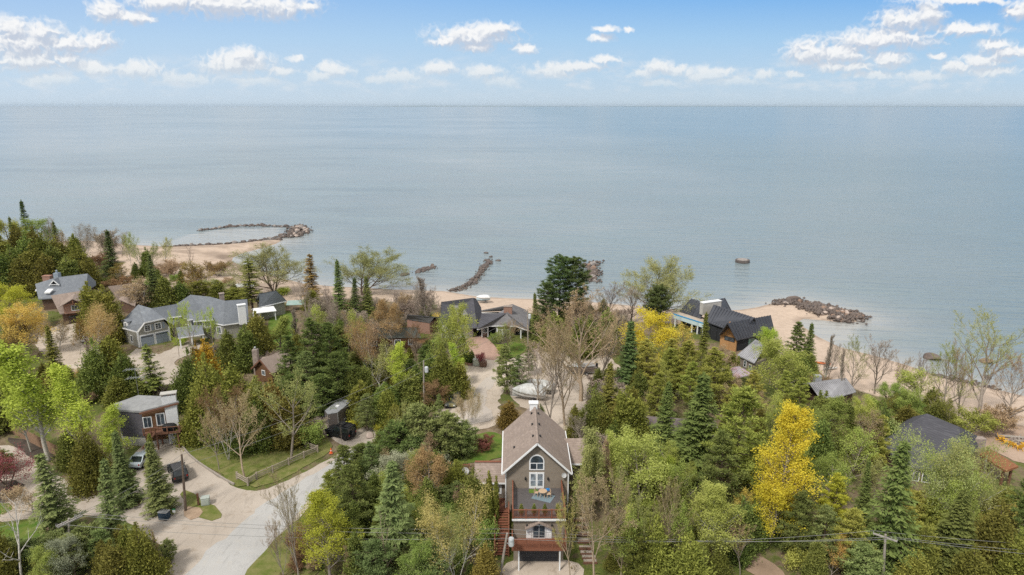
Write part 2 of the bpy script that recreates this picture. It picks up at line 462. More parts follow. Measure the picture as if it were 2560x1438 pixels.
# ------------------------------------------------------------------ the lake
def water_mat():
    m = bpy.data.materials.new('lake_water'); m.use_nodes = True
    t = m.node_tree; b = t.nodes['Principled BSDF']
    b.inputs['IOR'].default_value = 1.33
    tcn = nd(t, 'ShaderNodeTexCoord'); O = tcn.outputs['Object']
    at = nd(t, 'ShaderNodeAttribute', attribute_name='shallow')
    w1 = noise(t, vmt(t, 'MULTIPLY', O, (.0022, .0026, 1)), 1., 4, .55)
    w2 = noise(t, vmt(t, 'MULTIPLY', O, (.011, .03, 1)), 1., 4, .6)
    deep = mixc(t, mrange(t, w1.outputs[0], .38, .62), (.155, .20, .222), (.25, .287, .302))
    spx = nd(t, 'ShaderNodeSeparateXYZ'); t.links.new(O, spx.inputs[0])
    deep = mixc(t, mrange(t, w2.outputs[0], .4, .66), deep, (.20, .25, .268))
    # water colour turns darker and greener towards the right
    deep = mixc(t, mrange(t, spx.outputs[0], -60, 330, 0., .7), deep, (.10, .165, .19))
    c = mixc(t, at.outputs['Fac'], deep, (.40, .385, .36))
    t.links.new(c, b.inputs['Base Color'])
    b.inputs['Roughness'].default_value = .2
    rot = nd(t, 'ShaderNodeVectorRotate', rotation_type='Z_AXIS'); rot.inputs['Angle'].default_value = R(9)
    t.links.new(O, rot.inputs['Vector'])
    a1 = noise(t, vmt(t, 'MULTIPLY', rot.outputs[0], (.055, .34, .4)), 1., 4, .55)
    a2 = noise(t, vmt(t, 'MULTIPLY', rot.outputs[0], (.30, 1.1, 1)), 1., 2, .5)
    a3 = noise(t, vmt(t, 'MULTIPLY', rot.outputs[0], (.02, .07, 1)), 1., 3, .5)
    h = mth(t, 'ADD', mth(t, 'MULTIPLY', a1.outputs[0], 2.6), mth(t, 'ADD', mth(t, 'MULTIPLY', a2.outputs[0], .12), mth(t, 'MULTIPLY', a3.outputs[0], 1.2)))
    calm = mth(t, 'MULTIPLY', mth(t, 'SUBTRACT', 1., mth(t, 'MULTIPLY', at.outputs['Fac'], .9)), mrange(t, spx.outputs[1], 280, 1600, 1., .3))
    bn = nd(t, 'ShaderNodeBump'); bn.inputs['Distance'].default_value = .5
    t.links.new(mth(t, 'MULTIPLY', calm, .8), bn.inputs['Strength'])
    t.links.new(h, bn.inputs['Height']); t.links.new(bn.outputs[0], b.inputs['Normal'])
    return m
xs = np.concatenate([[-90000,-40000,-15000,-5000,-2000,-900,-500], np.arange(-340, 300, 2.5), [500,900,2000,5000,15000,40000,90000]])
ys = np.concatenate([[-400, 0], np.arange(60, 330, 2.5), [360,400,500,700,1000,2000,5000,15000,40000,75000]])
x, y, F = grid(xs, ys)
d = -shore_d(x, y)
sh = np.exp(-np.maximum(d, 0)/9.)*.75
lag = np.array([Gz(a, b, 0)[:2] for a, b in ((400,612),(480,585),(575,572),(700,570),(705,592),(640,603),(540,610))])
sh = np.maximum(sh, .5*inside(lag, x, y))
lag2 = np.array([Gz(a, b, 0)[:2] for a, b in ((2000,800),(2160,806),(2120,850),(2080,862),(2030,835))])
sh = np.maximum(sh, .7*inside(lag2, x, y))
wme = mesh_np('lake_water', np.stack([x, y, np.zeros_like(x)], 1), F, {'shallow': sh})
tag(link('lake_water', wme, water_mat()), kind='structure')

# far shore: low land across the lake
def far_shore():
    n = 160
    xs = np.linspace(-14000, 60000, n)
    h = 5 + 22*vnoise(xs, xs*0, 5200, 21) + 6*vnoise(xs, xs*0, 900, 22)
    h *= smooth((xs+14000)/9000)
    V, Fq = [], []
    for i in range(n):
        V += [(xs[i], 44000, -4), (xs[i], 44600, h[i]), (xs[i], 47000, h[i]*.9), (xs[i], 48000, -4)]
    for i in range(n-1):
        for k in range(3): Fq.append((i*4+k, i*4+4+k, i*4+5+k, i*4+1+k))
    o = link('far_shore', mesh_np('far_shore', V, Fq), mat('far_shore_woods', (.10, .14, .10), .95, (.14, .17, .12), .002))
    tag(o, kind='structure')
far_shore()

# ------------------------------------------------------------------ draped sheets: roads, drives, lawns
def sheet(name, pts, m, lift=.05, step=.7, jag=.35, world=False, seed=0):
    """a sheet on the ground inside an outline; its edge wanders a little"""
    P2 = np.array(pts if world else [G(a, b)[:2] for a, b in pts], float)
    # resample + jitter the outline
    Q = []
    for i in range(len(P2)):
        a, b = P2[i], P2[(i+1) % len(P2)]
        k = max(1, int(np.hypot(*(b-a))/1.2))
        for j in range(k): Q.append(a+(b-a)*j/k)
    Q = np.array(Q)
    for _ in range(2): Q = (np.roll(Q, 1, 0) + 2*Q + np.roll(Q, -1, 0))/4
    r = np.random.default_rng(seed + len(pts))
    Q += r.normal(0, jag*.5, Q.shape)
    import mathutils
    lo, hi = Q.min(0), Q.max(0)
    gx, gy = np.meshgrid(np.arange(lo[0], hi[0], step*2), np.arange(lo[1], hi[1], step*2))
    gx, gy = gx.ravel(), gy.ravel()
    k = inside(Q, gx, gy) & (seg_dist(Q, gx, gy, True) > step*.7)
    pts2 = np.vstack([Q, np.stack([gx[k], gy[k]], 1)])
    n = len(Q)
    vv, ee, ff, *_ = mathutils.geometry.delaunay_2d_cdt([mathutils.Vector(p) for p in pts2], [], [list(range(n))], 1, 1e-4)
    V = np.array([(p.x, p.y) for p in vv])
    zz = gz(V[:,0], V[:,1]) + lift*.6 + .03
    me = bpy.data.meshes.new(name)
    me.from_pydata([(a, b, c) for (a, b), c in zip(V.tolist(), zz.tolist())], [], ff)
    bad = [p for p in me.polygons if p.normal.z < 0]
    if bad: me.flip_normals()
    me.update()
    return tag(link(name, me, m), kind='structure')
def worn(name, col, col2, stain, crack=False, rough=.95):
    m = bpy.data.materials.new(name); m.use_nodes = True
    t = m.node_tree; b = t.nodes['Principled BSDF']; b.inputs['Roughness'].default_value = rough; b.inputs['Specular IOR Level'].default_value = .12
    O = nd(t, 'ShaderNodeTexCoord').outputs['Object']
    n1, n2, n3, n4 = noise(t, O, .12, 4, .6), noise(t, O, .8, 6, .65, .8), noise(t, O, 6., 4, .7), noise(t, vmt(t, 'MULTIPLY', O, (1.1, .28, 1)), .9, 5, .65, 1.5)
    c = mixc(t, mrange(t, n1.outputs[0], .35, .65), col, col2)
    c = mixc(t, mth(t, 'MULTIPLY', mrange(t, n2.outputs[0], .52, .68), .55), c, stain)
    c = mixc(t, mth(t, 'MULTIPLY', mrange(t, n4.outputs[0], .53, .66), .4), c, tuple(x*.72 for x in col2))
    c = mixc(t, mth(t, 'MULTIPLY', mrange(t, n3.outputs[0], .55, .75), .4), c, tuple(min(.8, x*1.25) for x in col))
    if crack:
        v = nd(t, 'ShaderNodeTexVoronoi', feature='DISTANCE_TO_EDGE'); v.inputs['Scale'].default_value = .33
        wv = noise(t, O, 1.2, 3, .6); t.links.new(vmt(t, 'ADD', O, wv.outputs['Color']), v.inputs['Vector'])
        c = mixc(t, mth(t, 'MULTIPLY', mrange(t, v.outputs[0], .030, .008), .55), c, tuple(x*.5 for x in col2))
    t.links.new(c, b.inputs['Base Color'])
    bn = nd(t, 'ShaderNodeBump'); bn.inputs['Strength'].default_value = .3; bn.inputs['Distance'].default_value = .04
    t.links.new(n3.outputs[0], bn.inputs['Height']); t.links.new(bn.outputs[0], b.inputs['Normal'])
    MATS[name] = m
    return m
M_SAND = worn('sandy_gravel', (.455, .40, .345), (.39, .34, .29), (.30, .245, .19))
M_SAND2 = worn('pale_sandy_lot', (.52, .45, .38), (.44, .375, .31), (.33, .265, .20))
M_ROAD = worn('worn_asphalt', (.43, .425, .415), (.375, .37, .36), (.44, .41, .37))
M_PALEROAD = worn('pale_gravel_road', (.47, .425, .38), (.42, .375, .335), (.50, .43, .36))
M_BRICKDRIVE = mat('brick_pavers', (.42, .28, .225), .9, (.34, .225, .18), 1.6, bump=.2, bscale=7)
M_LAWN = mat('lawn_grass', (.11, .14, .03), .95, (.20, .19, .075), .9, bump=.5, bscale=10, spec=.1, detail=8)
M_LAWN2 = mat('lush_grass', (.07, .14, .02), .95, (.14, .17, .04), .7, bump=.5, bscale=10, spec=.1, detail=8)
M_MULCH = mat('dark_mulch', (.045, .038, .032), .95, (.09, .07, .055), 1.2, bump=.5, bscale=6)
M_LITTER = mat('leaf_litter', (.25, .18, .115), .95, (.16, .115, .075), .8, bump=.5, bscale=5, detail=8)
M_DIRT = mat('dirt_track', (.36, .26, .19), .95, (.26, .185, .13), .5, bump=.4, bscale=4)

sheet('sandy_drive', [(395,1440),(440,1400),(380,1345),(330,1310),(210,1285),(60,1300),(0,1310),(-80,1300),(-80,1120),(30,1110),(90,1150),(180,1215),(230,1235),(330,1250),(335,1130),(420,1085),(448,1100),(470,1135),(520,1178),(590,1222),(640,1236),(720,1200),(840,1140),(905,1075),(990,1050),(1010,1080),(950,1120),(900,1150),(840,1210),(770,1270),(712,1330),(690,1375),(655,1450),(520,1475)], M_SAND, .03)
sheet('cul_de_sac', [(940,1095),(1090,1045),(1105,1000),(1140,985),(1165,935),(1135,900),(1170,870),(1240,870),(1250,905),(1242,935),(1262,960),(1245,1010),(1262,1060),(1190,1078),(1090,1090),(960,1135)], M_SAND2, .03)
sheet('sandy_lot', [(1275,985),(1258,940),(1250,905),(1310,885),(1385,858),(1450,862),(1520,890),(1560,925),(1510,965),(1462,1000),(1475,1040),(1435,1088),(1375,1092),(1340,1030),(1300,1020)], M_SAND2, .034, seed=5)
sheet('asphalt_road', [(455,1440),(520,1384),(600,1312),(680,1244),(745,1206),(838,1152),(900,1118),(925,1128),(850,1185),(775,1252),(725,1302),(690,1355),(655,1400),(632,1450),(520,1480)], M_ROAD, .075, jag=.55)
sheet('asphalt_bend', [(1120,1058),(1185,1020),(1180,985),(1195,962),(1232,935),(1245,950),(1218,980),(1215,1015),(1240,1050),(1180,1066)], M_PALEROAD, .075, jag=.5)
sheet('lawn', [(452,1098),(500,1092),(620,1105),(700,1120),(780,1085),(842,1105),(830,1128),(770,1165),(700,1205),(640,1224),(592,1212),(540,1180),(486,1150)], M_LAWN, .09, jag=.5)
sheet('lawn_verge', [(455,1222),(470,1225),(520,1262),(560,1290),(566,1302),(540,1308),(490,1308),(470,1290),(462,1262)], M_LAWN, .09, jag=.4)
sheet('roadside_grass', [(596,1450),(640,1406),(672,1360),(712,1330),(745,1300),(800,1300),(840,1340),(790,1450)], M_LAWN, .08, jag=.4, seed=2)
sheet('back_lawn', [(1105,1150),(1140,1110),(1190,1085),(1250,1080),(1262,1110),(1262,1150),(1190,1160),(1130,1170)], M_LAWN2, .09, jag=.3)
sheet('side_lawn', [(-30,1320),(60,1302),(120,1300),(135,1340),(110,1400),(60,1420),(-30,1420)], M_LAWN2, .09, jag=.3)
sheet('side_lawn', [(-30,1262),(30,1255),(42,1275),(10,1292),(-30,1296)], M_LAWN2, .09, jag=.2)
sheet('mulch_bed', [(10,1092),(70,1100),(140,1130),(150,1150),(120,1163),(90,1150),(40,1120)], M_MULCH, .09, jag=.3)
sheet('mulch_bed', [(-20,1210),(45,1195),(64,1225),(40,1255),(-20,1262)], M_MULCH, .09, jag=.3)
sheet('brick_drive', [(1163,847),(1203,838),(1222,850),(1240,868),(1255,890),(1238,905),(1195,895),(1172,880)], M_BRICKDRIVE, .085, jag=.12)
sheet('front_lawn', [(1240,866),(1270,855),(1320,860),(1310,885),(1262,900),(1255,888)], M_LAWN2, .09, jag=.2)
sheet('garden_bed', [(1205,836),(1225,832),(1290,850),(1270,860),(1238,864),(1222,848)], M_MULCH, .1, jag=.15)
sheet('garage_drive', [(345,868),(395,890),(470,850),(520,870),(430,905),(470,930),(430,965),(360,960),(330,915),(300,905)], M_SAND, .05, seed=4)
sheet('sandy_lane', [(100,835),(170,800),(245,830),(255,900),(300,905),(330,915),(300,950),(200,935),(130,900),(90,870)], M_SAND2, .045, seed=8)
sheet('shore_lawn', [(650,850),(680,790),(720,775),(745,800),(735,850),(700,870)], M_LAWN2, .07, jag=.3)
sheet('dirt_track', [(1830,1375),(1868,1368),(1915,1400),(1985,1450),(1890,1460),(1850,1410)], M_DIRT, .08, jag=.3)
sheet('front_drive', [(1250,1406),(1290,1398),(1420,1398),(1462,1404),(1470,1450),(1245,1450)], M_SAND2, .06, jag=.15)
sheet('cabin_yard', [(1600,935),(1660,905),(1760,930),(1800,960),(1850,1000),(1830,1035),(1780,1010),(1700,985),(1620,985)], M_SAND, .05, seed=11)
sheet('fire_pit_sand', [(2400,1100),(2480,1070),(2600,1065),(2640,1140),(2560,1165),(2470,1125)], worn('brown_beach_sand', (.42, .315, .245), (.36, .265, .20), (.27, .19, .14)), .05, jag=.6)
sheet('dry_grass_patch', [(462,1262),(480,1262),(512,1285),(505,1300),(475,1306),(452,1296)], mat('dry_straw', (.42,.31,.22), .95, (.30,.215,.15), 1.5, bump=.6, bscale=6), .12, jag=.4)
sheet('gravel_pad', [(785,1075),(800,1062),(845,1046),(868,1030),(895,1036),(892,1060),(930,1078),(1000,1082),(965,1115),(900,1128),(850,1110)], M_SAND, .06, jag=.3)
for k_, q_ in enumerate(([(95,1330),(140,1305),(215,1318),(235,1350),(200,1385),(110,1380)], [(240,1360),(262,1335),(325,1340),(345,1372),(300,1395),(250,1392)], [(275,1255),(300,1238),(345,1240),(362,1262),(330,1285),(285,1282)], [(362,1278),(378,1258),(430,1258),(448,1276),(420,1298),(375,1296)], [(160,1215),(190,1190),(255,1200),(275,1228),(235,1245),(180,1238)])):
    sheet('leaf_litter_patch', q_, M_LITTER, .1, jag=.5, seed=40+k_)
# ------------------------------------------------------------------ foliage and bark materials
def leafmat(name, c1, c2, trans=.25, hue=.02, val=.3):
    if name in MATS: return MATS[name]
    m = bpy.data.materials.new(name); m.use_nodes = True
    t = m.node_tree; t.nodes.clear()
    o = nd(t, 'ShaderNodeOutputMaterial')
    at = nd(t, 'ShaderNodeAttribute', attribute_name='tint')
    tcn = nd(t, 'ShaderNodeTexCoord'); oi = nd(t, 'ShaderNodeObjectInfo')
    vec = vmt(t, 'ADD', tcn.outputs['Object'], None)
    cb = nd(t, 'ShaderNodeCombineXYZ'); t.links.new(mth(t, 'MULTIPLY', oi.outputs['Random'], 40.), cb.inputs[0])
    t.links.new(cb.outputs[0], vec.node.inputs[1])
    n1 = noise(t, vec, .55, 3, .6)
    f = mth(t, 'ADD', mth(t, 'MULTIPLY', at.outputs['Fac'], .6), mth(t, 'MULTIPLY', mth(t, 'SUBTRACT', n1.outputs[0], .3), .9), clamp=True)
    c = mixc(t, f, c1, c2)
    hs = nd(t, 'ShaderNodeHueSaturation'); t.links.new(c, hs.inputs['Color'])
    rv = mth(t, 'SUBTRACT', oi.outputs['Random'], .5)
    t.links.new(mth(t, 'ADD', .5, mth(t, 'MULTIPLY', rv, hue*2)), hs.inputs['Hue'])
    wn = nd(t, 'ShaderNodeTexWhiteNoise', noise_dimensions='1D'); t.links.new(oi.outputs['Random'], wn.inputs['W'])
    t.links.new(mth(t, 'ADD', 1-val/2, mth(t, 'MULTIPLY', wn.outputs[0], val)), hs.inputs['Value'])
    hs.inputs['Saturation'].default_value = .95
    d = nd(t, 'ShaderNodeBsdfDiffuse'); t.links.new(hs.outputs[0], d.inputs[0])
    tr = nd(t, 'ShaderNodeBsdfTranslucent'); t.links.new(hs.outputs[0], tr.inputs[0])
    mx = nd(t, 'ShaderNodeMixShader'); mx.inputs[0].default_value = trans
    t.links.new(d.outputs[0], mx.inputs[1]); t.links.new(tr.outputs[0], mx.inputs[2]); t.links.new(mx.outputs[0], o.inputs[0])
    MATS[name] = m
    return m
LEAF = {
 'dark':   leafmat('dark_spruce_needles', (0.059, 0.100, 0.035), (0.189, 0.236, 0.071), .1),
 'deep':   leafmat('deep_green_needles', (0.077, 0.118, 0.031), (0.254, 0.295, 0.077), .15),
 'blue':   leafmat('blue_green_needles', (0.073, 0.109, 0.035), (0.254, 0.295, 0.100), .1),
 'olive':  leafmat('olive_needles', (.115, .125, .024), (.33, .31, .065), .15),
 'cedar':  leafmat('cedar_sprays', (0.130, 0.153, 0.028), (0.425, 0.413, 0.077), .15),
 'cedard': leafmat('dark_cedar_sprays', (0.088, 0.130, 0.031), (0.319, 0.354, 0.080), .15),
 'rusty':  leafmat('rusty_cedar_sprays', (0.201, 0.142, 0.035), (0.330, 0.236, 0.059), .15),
 'orange': leafmat('orange_buds', (0.401, 0.236, 0.100), (0.566, 0.389, 0.189), .3),
 'orangecedar': leafmat('orange_cedar_tips', (0.354, 0.201, 0.024), (0.708, 0.354, 0.024), .2),
 'gold':   leafmat('gold_blossom', (0.543, 0.378, 0.071), (0.779, 0.578, 0.153), .3),
 'yellow': leafmat('yellow_blossom', (.52, .45, .025), (.88, .755, .045), .35, .01, .1),
 'chart':  leafmat('chartreuse_leaves', (0.425, 0.437, 0.035), (0.649, 0.637, 0.071), .35, .01),
 'lime':   leafmat('lime_leaves', (0.342, 0.437, 0.047), (0.637, 0.732, 0.118), .4, .008),
 'ygreen': leafmat('yellow_green_leaves', (0.307, 0.366, 0.065), (0.543, 0.578, 0.142), .35),
 'pale':   leafmat('pale_spring_leaves', (0.319, 0.354, 0.106), (0.496, 0.507, 0.189), .35),
 'green':  leafmat('fresh_green_leaves', (0.189, 0.283, 0.053), (0.401, 0.472, 0.118), .3),
 'palelime': leafmat('pale_lime_leaves', (0.389, 0.437, 0.094), (0.649, 0.684, 0.177), .4, .008),
 'straw':  leafmat('straw_buds', (0.425, 0.389, 0.106), (0.637, 0.578, 0.201), .35),
 'willow': leafmat('willow_leaves', (0.307, 0.319, 0.118), (0.507, 0.507, 0.224), .35),
 'sage':   leafmat('sage_leaves', (0.319, 0.342, 0.224), (0.425, 0.437, 0.295), .25),
 'tan':    leafmat('tan_buds', (0.354, 0.266, 0.153), (0.519, 0.401, 0.224), .25),
 'grey':   leafmat('grey_twigs', (0.295, 0.236, 0.189), (0.401, 0.330, 0.260), .1),
 'brown':  leafmat('brown_leaves', (0.212, 0.130, 0.065), (0.330, 0.212, 0.106), .2),
 'red':    leafmat('red_maple_leaves', (0.260, 0.071, 0.071), (0.425, 0.153, 0.142), .3),
 'piney':  leafmat('yellow_green_needles', (0.201, 0.236, 0.041), (0.507, 0.496, 0.100), .2),
 'pineg':  leafmat('grey_green_needles', (0.112, 0.165, 0.047), (0.354, 0.401, 0.136), .15),
}
BARK = {
 'brown': mat('brown_bark', (.10, .075, .055), .95, (.17, .13, .10), 4, spec=.1),
 'grey':  mat('grey_bark', (.26, .22, .185), .95, (.36, .31, .265), 4, spec=.1),
 'tan':   mat('tan_bark', (.33, .255, .18), .95, (.44, .35, .26), 4, spec=.1),
 'pale':  mat('pale_aspen_bark', (.50, .48, .43), .9, (.36, .34, .29), 5, spec=.1),
 'white': mat('white_birch_bark', (.66, .63, .58), .9, (.36, .33, .30), 6, spec=.1),
}
# ------------------------------------------------------------------ tree shapes (numpy)
def tubes(seg, sides=4):
    """seg (n,8): p0 p1 r0 r1 -> verts, quads"""
    seg = np.asarray(seg, float)
    p0, p1, r0, r1 = seg[:,0:3], seg[:,3:6], seg[:,6], seg[:,7]
    d = p1-p0; d /= (np.linalg.norm(d, axis=1, keepdims=True)+1e-9)
    ref = np.where(np.abs(d[:,2:3]) < .9, [[0,0,1.]], [[1.,0,0]])
    a = np.cross(d, ref); a /= np.linalg.norm(a, axis=1, keepdims=True); b = np.cross(d, a)
    th = np.arange(sides)*2*np.pi/sides
    c, s = np.cos(th)[None,:,None], np.sin(th)[None,:,None]
    ring = a[:,None]*c + b[:,None]*s
    V = np.concatenate([p0[:,None]+ring*r0[:,None,None], p1[:,None]+ring*r1[:,None,None]], 1)   # n,2s,3
    n = len(seg); base = (np.arange(n)*2*sides)[:,None]
    F = []
    for i in range(sides):
        j = (i+1) % sides
        F.append(np.concatenate([base+i, base+sides+i, base+sides+j, base+j], 1))
    return V.reshape(-1,3), np.concatenate(F)
def unit(v): return v/(np.linalg.norm(v, axis=-1, keepdims=True)+1e-9)
def cards(c, ax, nr, l, wd):
    """leaf-sized faces: centre, long axis, facing, half length, half width (kite shaped)"""
    ax = unit(ax); b = unit(np.cross(nr, ax))
    l = np.broadcast_to(l, (len(c),))[:,None]; wd = np.broadcast_to(wd, (len(c),))[:,None]
    V = np.stack([c-ax*l, c+b*wd-ax*l*.1, c+ax*l, c-b*wd-ax*l*.1], 1).reshape(-1,3)
    F = (np.arange(len(c))*4)[:,None] + np.arange(4)[None]
    return V, F
def rdir(r, n): return unit(r.normal(size=(n,3)))
class Proto: pass
PROTO = {}
def proto(name, trunk, tsides, crownV, crownF, tint, H, Rr):
    p = Proto()
    tv, tf = tubes(trunk, tsides)
    p.trunk = mesh_np(name+'_trunk', tv, tf); p.trunk.shade_smooth()
    p.crown = mesh_np(name+'_crown', crownV, crownF, {'tint': tint})
    p.H, p.R = H, Rr
    PROTO.setdefault(name.rsplit('_', 1)[0], []).append(p)

def spruce(name, seed, H=13., Rm=2.6, sparse=1., bare=.04, gap=.46, droop=.28, shape=1.0):
    r = np.random.default_rng(seed)
    trunk = []
    zs = np.linspace(0, H, 10)
    for i in range(9):
        trunk.append((0,0,zs[i],0,0,zs[i+1], .012*H*(1-zs[i]/H)+.02, .012*H*(1-zs[i+1]/H)+.015))
    C, A, Nn, Ls, Ws, T = [], [], [], [], [], []
    ph = r.random()*6.28; amp = r.uniform(.10,.24)
    z = H*bare
    while z < H*.985:
        t = z/H
        Lb = Rm*((1-t)**shape)*min(1., .8+ t*2.2) + .10
        nb = max(4, int((7+3*(1-t))*sparse))
        a0 = r.random()*6.28
        for k in range(nb):
            if r.random() < (.25 if sparse < .8 else .10): continue
            a = a0 + 6.283*k/nb + r.normal(0,.18)
            Lk = Lb*r.uniform(.58, 1.2)*(1+amp*math.sin(a-ph+2.5*t))
            n = max(4, int(Lk/.15))
            s = (np.arange(n)+.5)/n
            rise = .22*(t-.35)
            zz = z + Lk*(rise*s - droop*s*s*(1.15-t) + .12*s**4) + r.normal(0,.05)
            px, py = np.cos(a)*Lk*s, np.sin(a)*Lk*s
            trunk.append((0,0,z, px[-1]*.8, py[-1]*.8, zz[int(n*.8)], .018+.006*Lk, .008))
            pos = np.stack([px, py, zz], 1)
            wspan = .26 + .30*Lk*np.sin(np.pi*np.clip(s*.92+.08,0,1))*.42
            for side in (-1, 1):
                m = 2
                for q in range(m):
                    off = wspan*(.35+.55*q)*r.uniform(.7,1.1,n)
                    ox = -np.sin(a)*side*off + np.cos(a)*off*.5
                    oy = np.cos(a)*side*off + np.sin(a)*off*.5
                    C.append(pos + np.stack([ox, oy, -.10*off-.16*off**2 + r.normal(0,.05,n)], 1))
                    A.append(np.stack([-np.sin(a)*side+np.cos(a)*.9+r.normal(0,.25,n), np.cos(a)*side+np.sin(a)*.9+r.normal(0,.25,n), r.normal(-.25,.2,n)], 1))
                    Nn.append(np.stack([r.normal(0,.35,n), r.normal(0,.35,n), np.ones(n)], 1))
                    Ls.append(r.uniform(.15,.26,n)); Ws.append(r.uniform(.05,.095,n))
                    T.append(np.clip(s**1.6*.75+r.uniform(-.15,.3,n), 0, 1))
        z += gap*(1-.45*t)*r.uniform(.85,1.15)
    # leader
    n = 40; zt = r.uniform(H*.93, H, n)
    C.append(np.stack([r.normal(0,.07,n), r.normal(0,.07,n), zt], 1)); A.append(np.stack([r.normal(0,.4,n), r.normal(0,.4,n), np.ones(n)], 1))
    Nn.append(rdir(r,n)); Ls.append(np.full(n,.16)); Ws.append(np.full(n,.05)); T.append(r.random(n))
    C, A, Nn = np.concatenate(C), np.concatenate(A), np.concatenate(Nn)
    V, F = cards(C, A, Nn, np.concatenate(Ls), np.concatenate(Ws))
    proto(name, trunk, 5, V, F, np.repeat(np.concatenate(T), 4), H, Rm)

def cedar(name, seed, H=8., Rm=1.6, clumps=230, per=55, top=.9, multi=1, lumpy=.16, leaf=1., base=.02):
    """dense cone of upright sprays; lumpy surface, clumps with dark gaps"""
    r = np.random.default_rng(seed)
    trunk = [(0,0,0,0,0,H*.92,.014*H,.02)]
    C, A, Nn, T = [], [], [], []
    tops = [(0., 0., 1.)] + [(r.normal(0,.42)*Rm, r.normal(0,.42)*Rm, r.uniform(.68,.93)) for _ in range(multi-1)]
    for i in range(clumps):
        tx, ty, th = tops[r.integers(len(tops))] if multi > 1 else tops[0]
        t = base + (1-base)*(1 - math.sqrt(1-r.random()*.985))
        h = t*H*th
        rad = Rm*(1-t)**.72*min(1, .55+t*2.6)*(1 + r.normal(0, lumpy))*(.62 if multi > 1 else 1)
        a = r.random()*6.283
        rr = rad*math.sqrt(r.uniform(.45, 1.))
        cx, cy = tx*(1-t)+rr*math.cos(a), ty*(1-t)+rr*math.sin(a)
        if r.random() < .25:
            trunk.append((tx*(1-t)*.3, ty*(1-t)*.3, max(.1,h-.6), cx*.85, cy*.85, h, .03, .01))
        sz = r.uniform(.20,.40)*(1.15-.55*t)*Rm/1.6
        p = r.normal(0, 1, (per,3))*np.array([sz, sz, sz*1.25]) + [cx, cy, h]
        outw = np.array([math.cos(a), math.sin(a), 0.])
        A.append(outw*.55 + np.array([0,0,.9]) + r.normal(0,.45,(per,3)))
        Nn.append(outw + r.normal(0,.6,(per,3)))
        C.append(p); T.append(np.clip(r.uniform(0,.5)+r.uniform(0,.5,per), 0, 1))
    n = 70; zt = r.uniform(H*.9, H, n)
    C.append(np.stack([r.normal(0,.09,n), r.normal(0,.09,n), zt],1)); A.append(np.stack([r.normal(0,.3,n), r.normal(0,.3,n), np.ones(n)],1)); Nn.append(rdir(r,n)); T.append(r.random(n))
    C, A, Nn = np.concatenate(C), np.concatenate(A), np.concatenate(Nn)
    C[:,2] = np.maximum(C[:,2], .06)
    m = len(C)
    V, F = cards(C, A, Nn, r.uniform(.10,.19,m)*leaf, r.uniform(.045,.085,m)*leaf)
    proto(name, trunk, 5, V, F, np.repeat(np.concatenate(T), 4), H, Rm)

def pine(name, seed, H=12., Rm=3., bare=.18, tuft=.40, gap=.98, dome=False, per=54, needle=1.):
    """whorled limbs that carry flat tufts of needles, daylight between the layers"""
    r = np.random.default_rng(seed)
    trunk = []; lean = r.normal(0,.25,2)
    zs = np.linspace(0,H,9)
    ax = lambda t: (lean[0]*t*t, lean[1]*t*t)
    for i in range(8):
        a, b = ax(zs[i]/H), ax(zs[i+1]/H)
        trunk.append((a[0],a[1],zs[i],b[0],b[1],zs[i+1], .014*H*(1-zs[i]/H)+.02,.014*H*(1-zs[i+1]/H)+.015))
    cen, big = [], []
    z = H*bare
    while z < H*.97:
        t = z/H; o = ax(t)
        prof = (math.sin(math.pi*min(1,(t-bare)/(1-bare)*.82+.18))**.6) if dome else (1-(t-bare)/(1-bare))**.62*min(1,.65+(t-bare)*2)
        nb = r.integers(4,7); a0 = r.random()*6.28
        for k in range(nb):
            a = a0+6.283*k/nb+r.normal(0,.25); Lb = max(.35, Rm*prof*r.uniform(.6,1.15))
            up = .10+.45*t+r.normal(0,.06)
            e = np.array([o[0]+math.cos(a)*Lb, o[1]+math.sin(a)*Lb, z+Lb*up*.8])
            mid = np.array([o[0]+math.cos(a)*Lb*.55, o[1]+math.sin(a)*Lb*.55, z+Lb*up*.28])
            trunk.append((o[0],o[1],z,*mid,.022+.010*Lb,.016+.004*Lb)); trunk.append((*mid,*e,.016+.004*Lb,.01))
            nt_ = max(2,int(Lb*2.1))
            for j in range(nt_):
                s = .32+.68*(j+r.random())/nt_
                q = (mid*(1-(s-.55)/.45)+e*((s-.55)/.45)) if s > .55 else (np.array([o[0],o[1],z])*(1-s/.55)+mid*(s/.55))
                side = r.normal(0,.30)*Lb*(.25+.5*s)
                cen.append((q[0]-math.sin(a)*side, q[1]+math.cos(a)*side, q[2]+r.normal(.06,.10))); big.append(r.uniform(.75,1.25)*(1.1-.4*t))
        z += gap*(1-.4*t)*r.uniform(.8,1.2)
    o = ax(1)
    for q in range(5): cen.append((o[0]+r.normal(0,.12), o[1]+r.normal(0,.12), H*(.93+.014*q))); big.append(.5)
    cen, big = np.array(cen), np.array(big)
    k = len(cen)
    off = r.normal(0,1,(k,per,3))*np.array([1,1,.42])*(tuft*big)[:,None,None]*.62
    C = (cen[:,None]+off).reshape(-1,3)
    A = unit(off*np.array([1,1,1.2])+np.array([0,0,.22])).reshape(-1,3)+r.normal(0,.3,(k*per,3))
    Nn = np.array([0,0,1.])+r.normal(0,.6,(k*per,3))
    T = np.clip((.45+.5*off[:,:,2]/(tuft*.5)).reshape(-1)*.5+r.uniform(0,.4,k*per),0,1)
    m = len(C)
    V, F = cards(C, A, Nn, r.uniform(.12,.20,m)*needle, r.uniform(.035,.06,m)*needle)
    proto(name, trunk, 5, V, F, np.repeat(T,4), H, Rm)

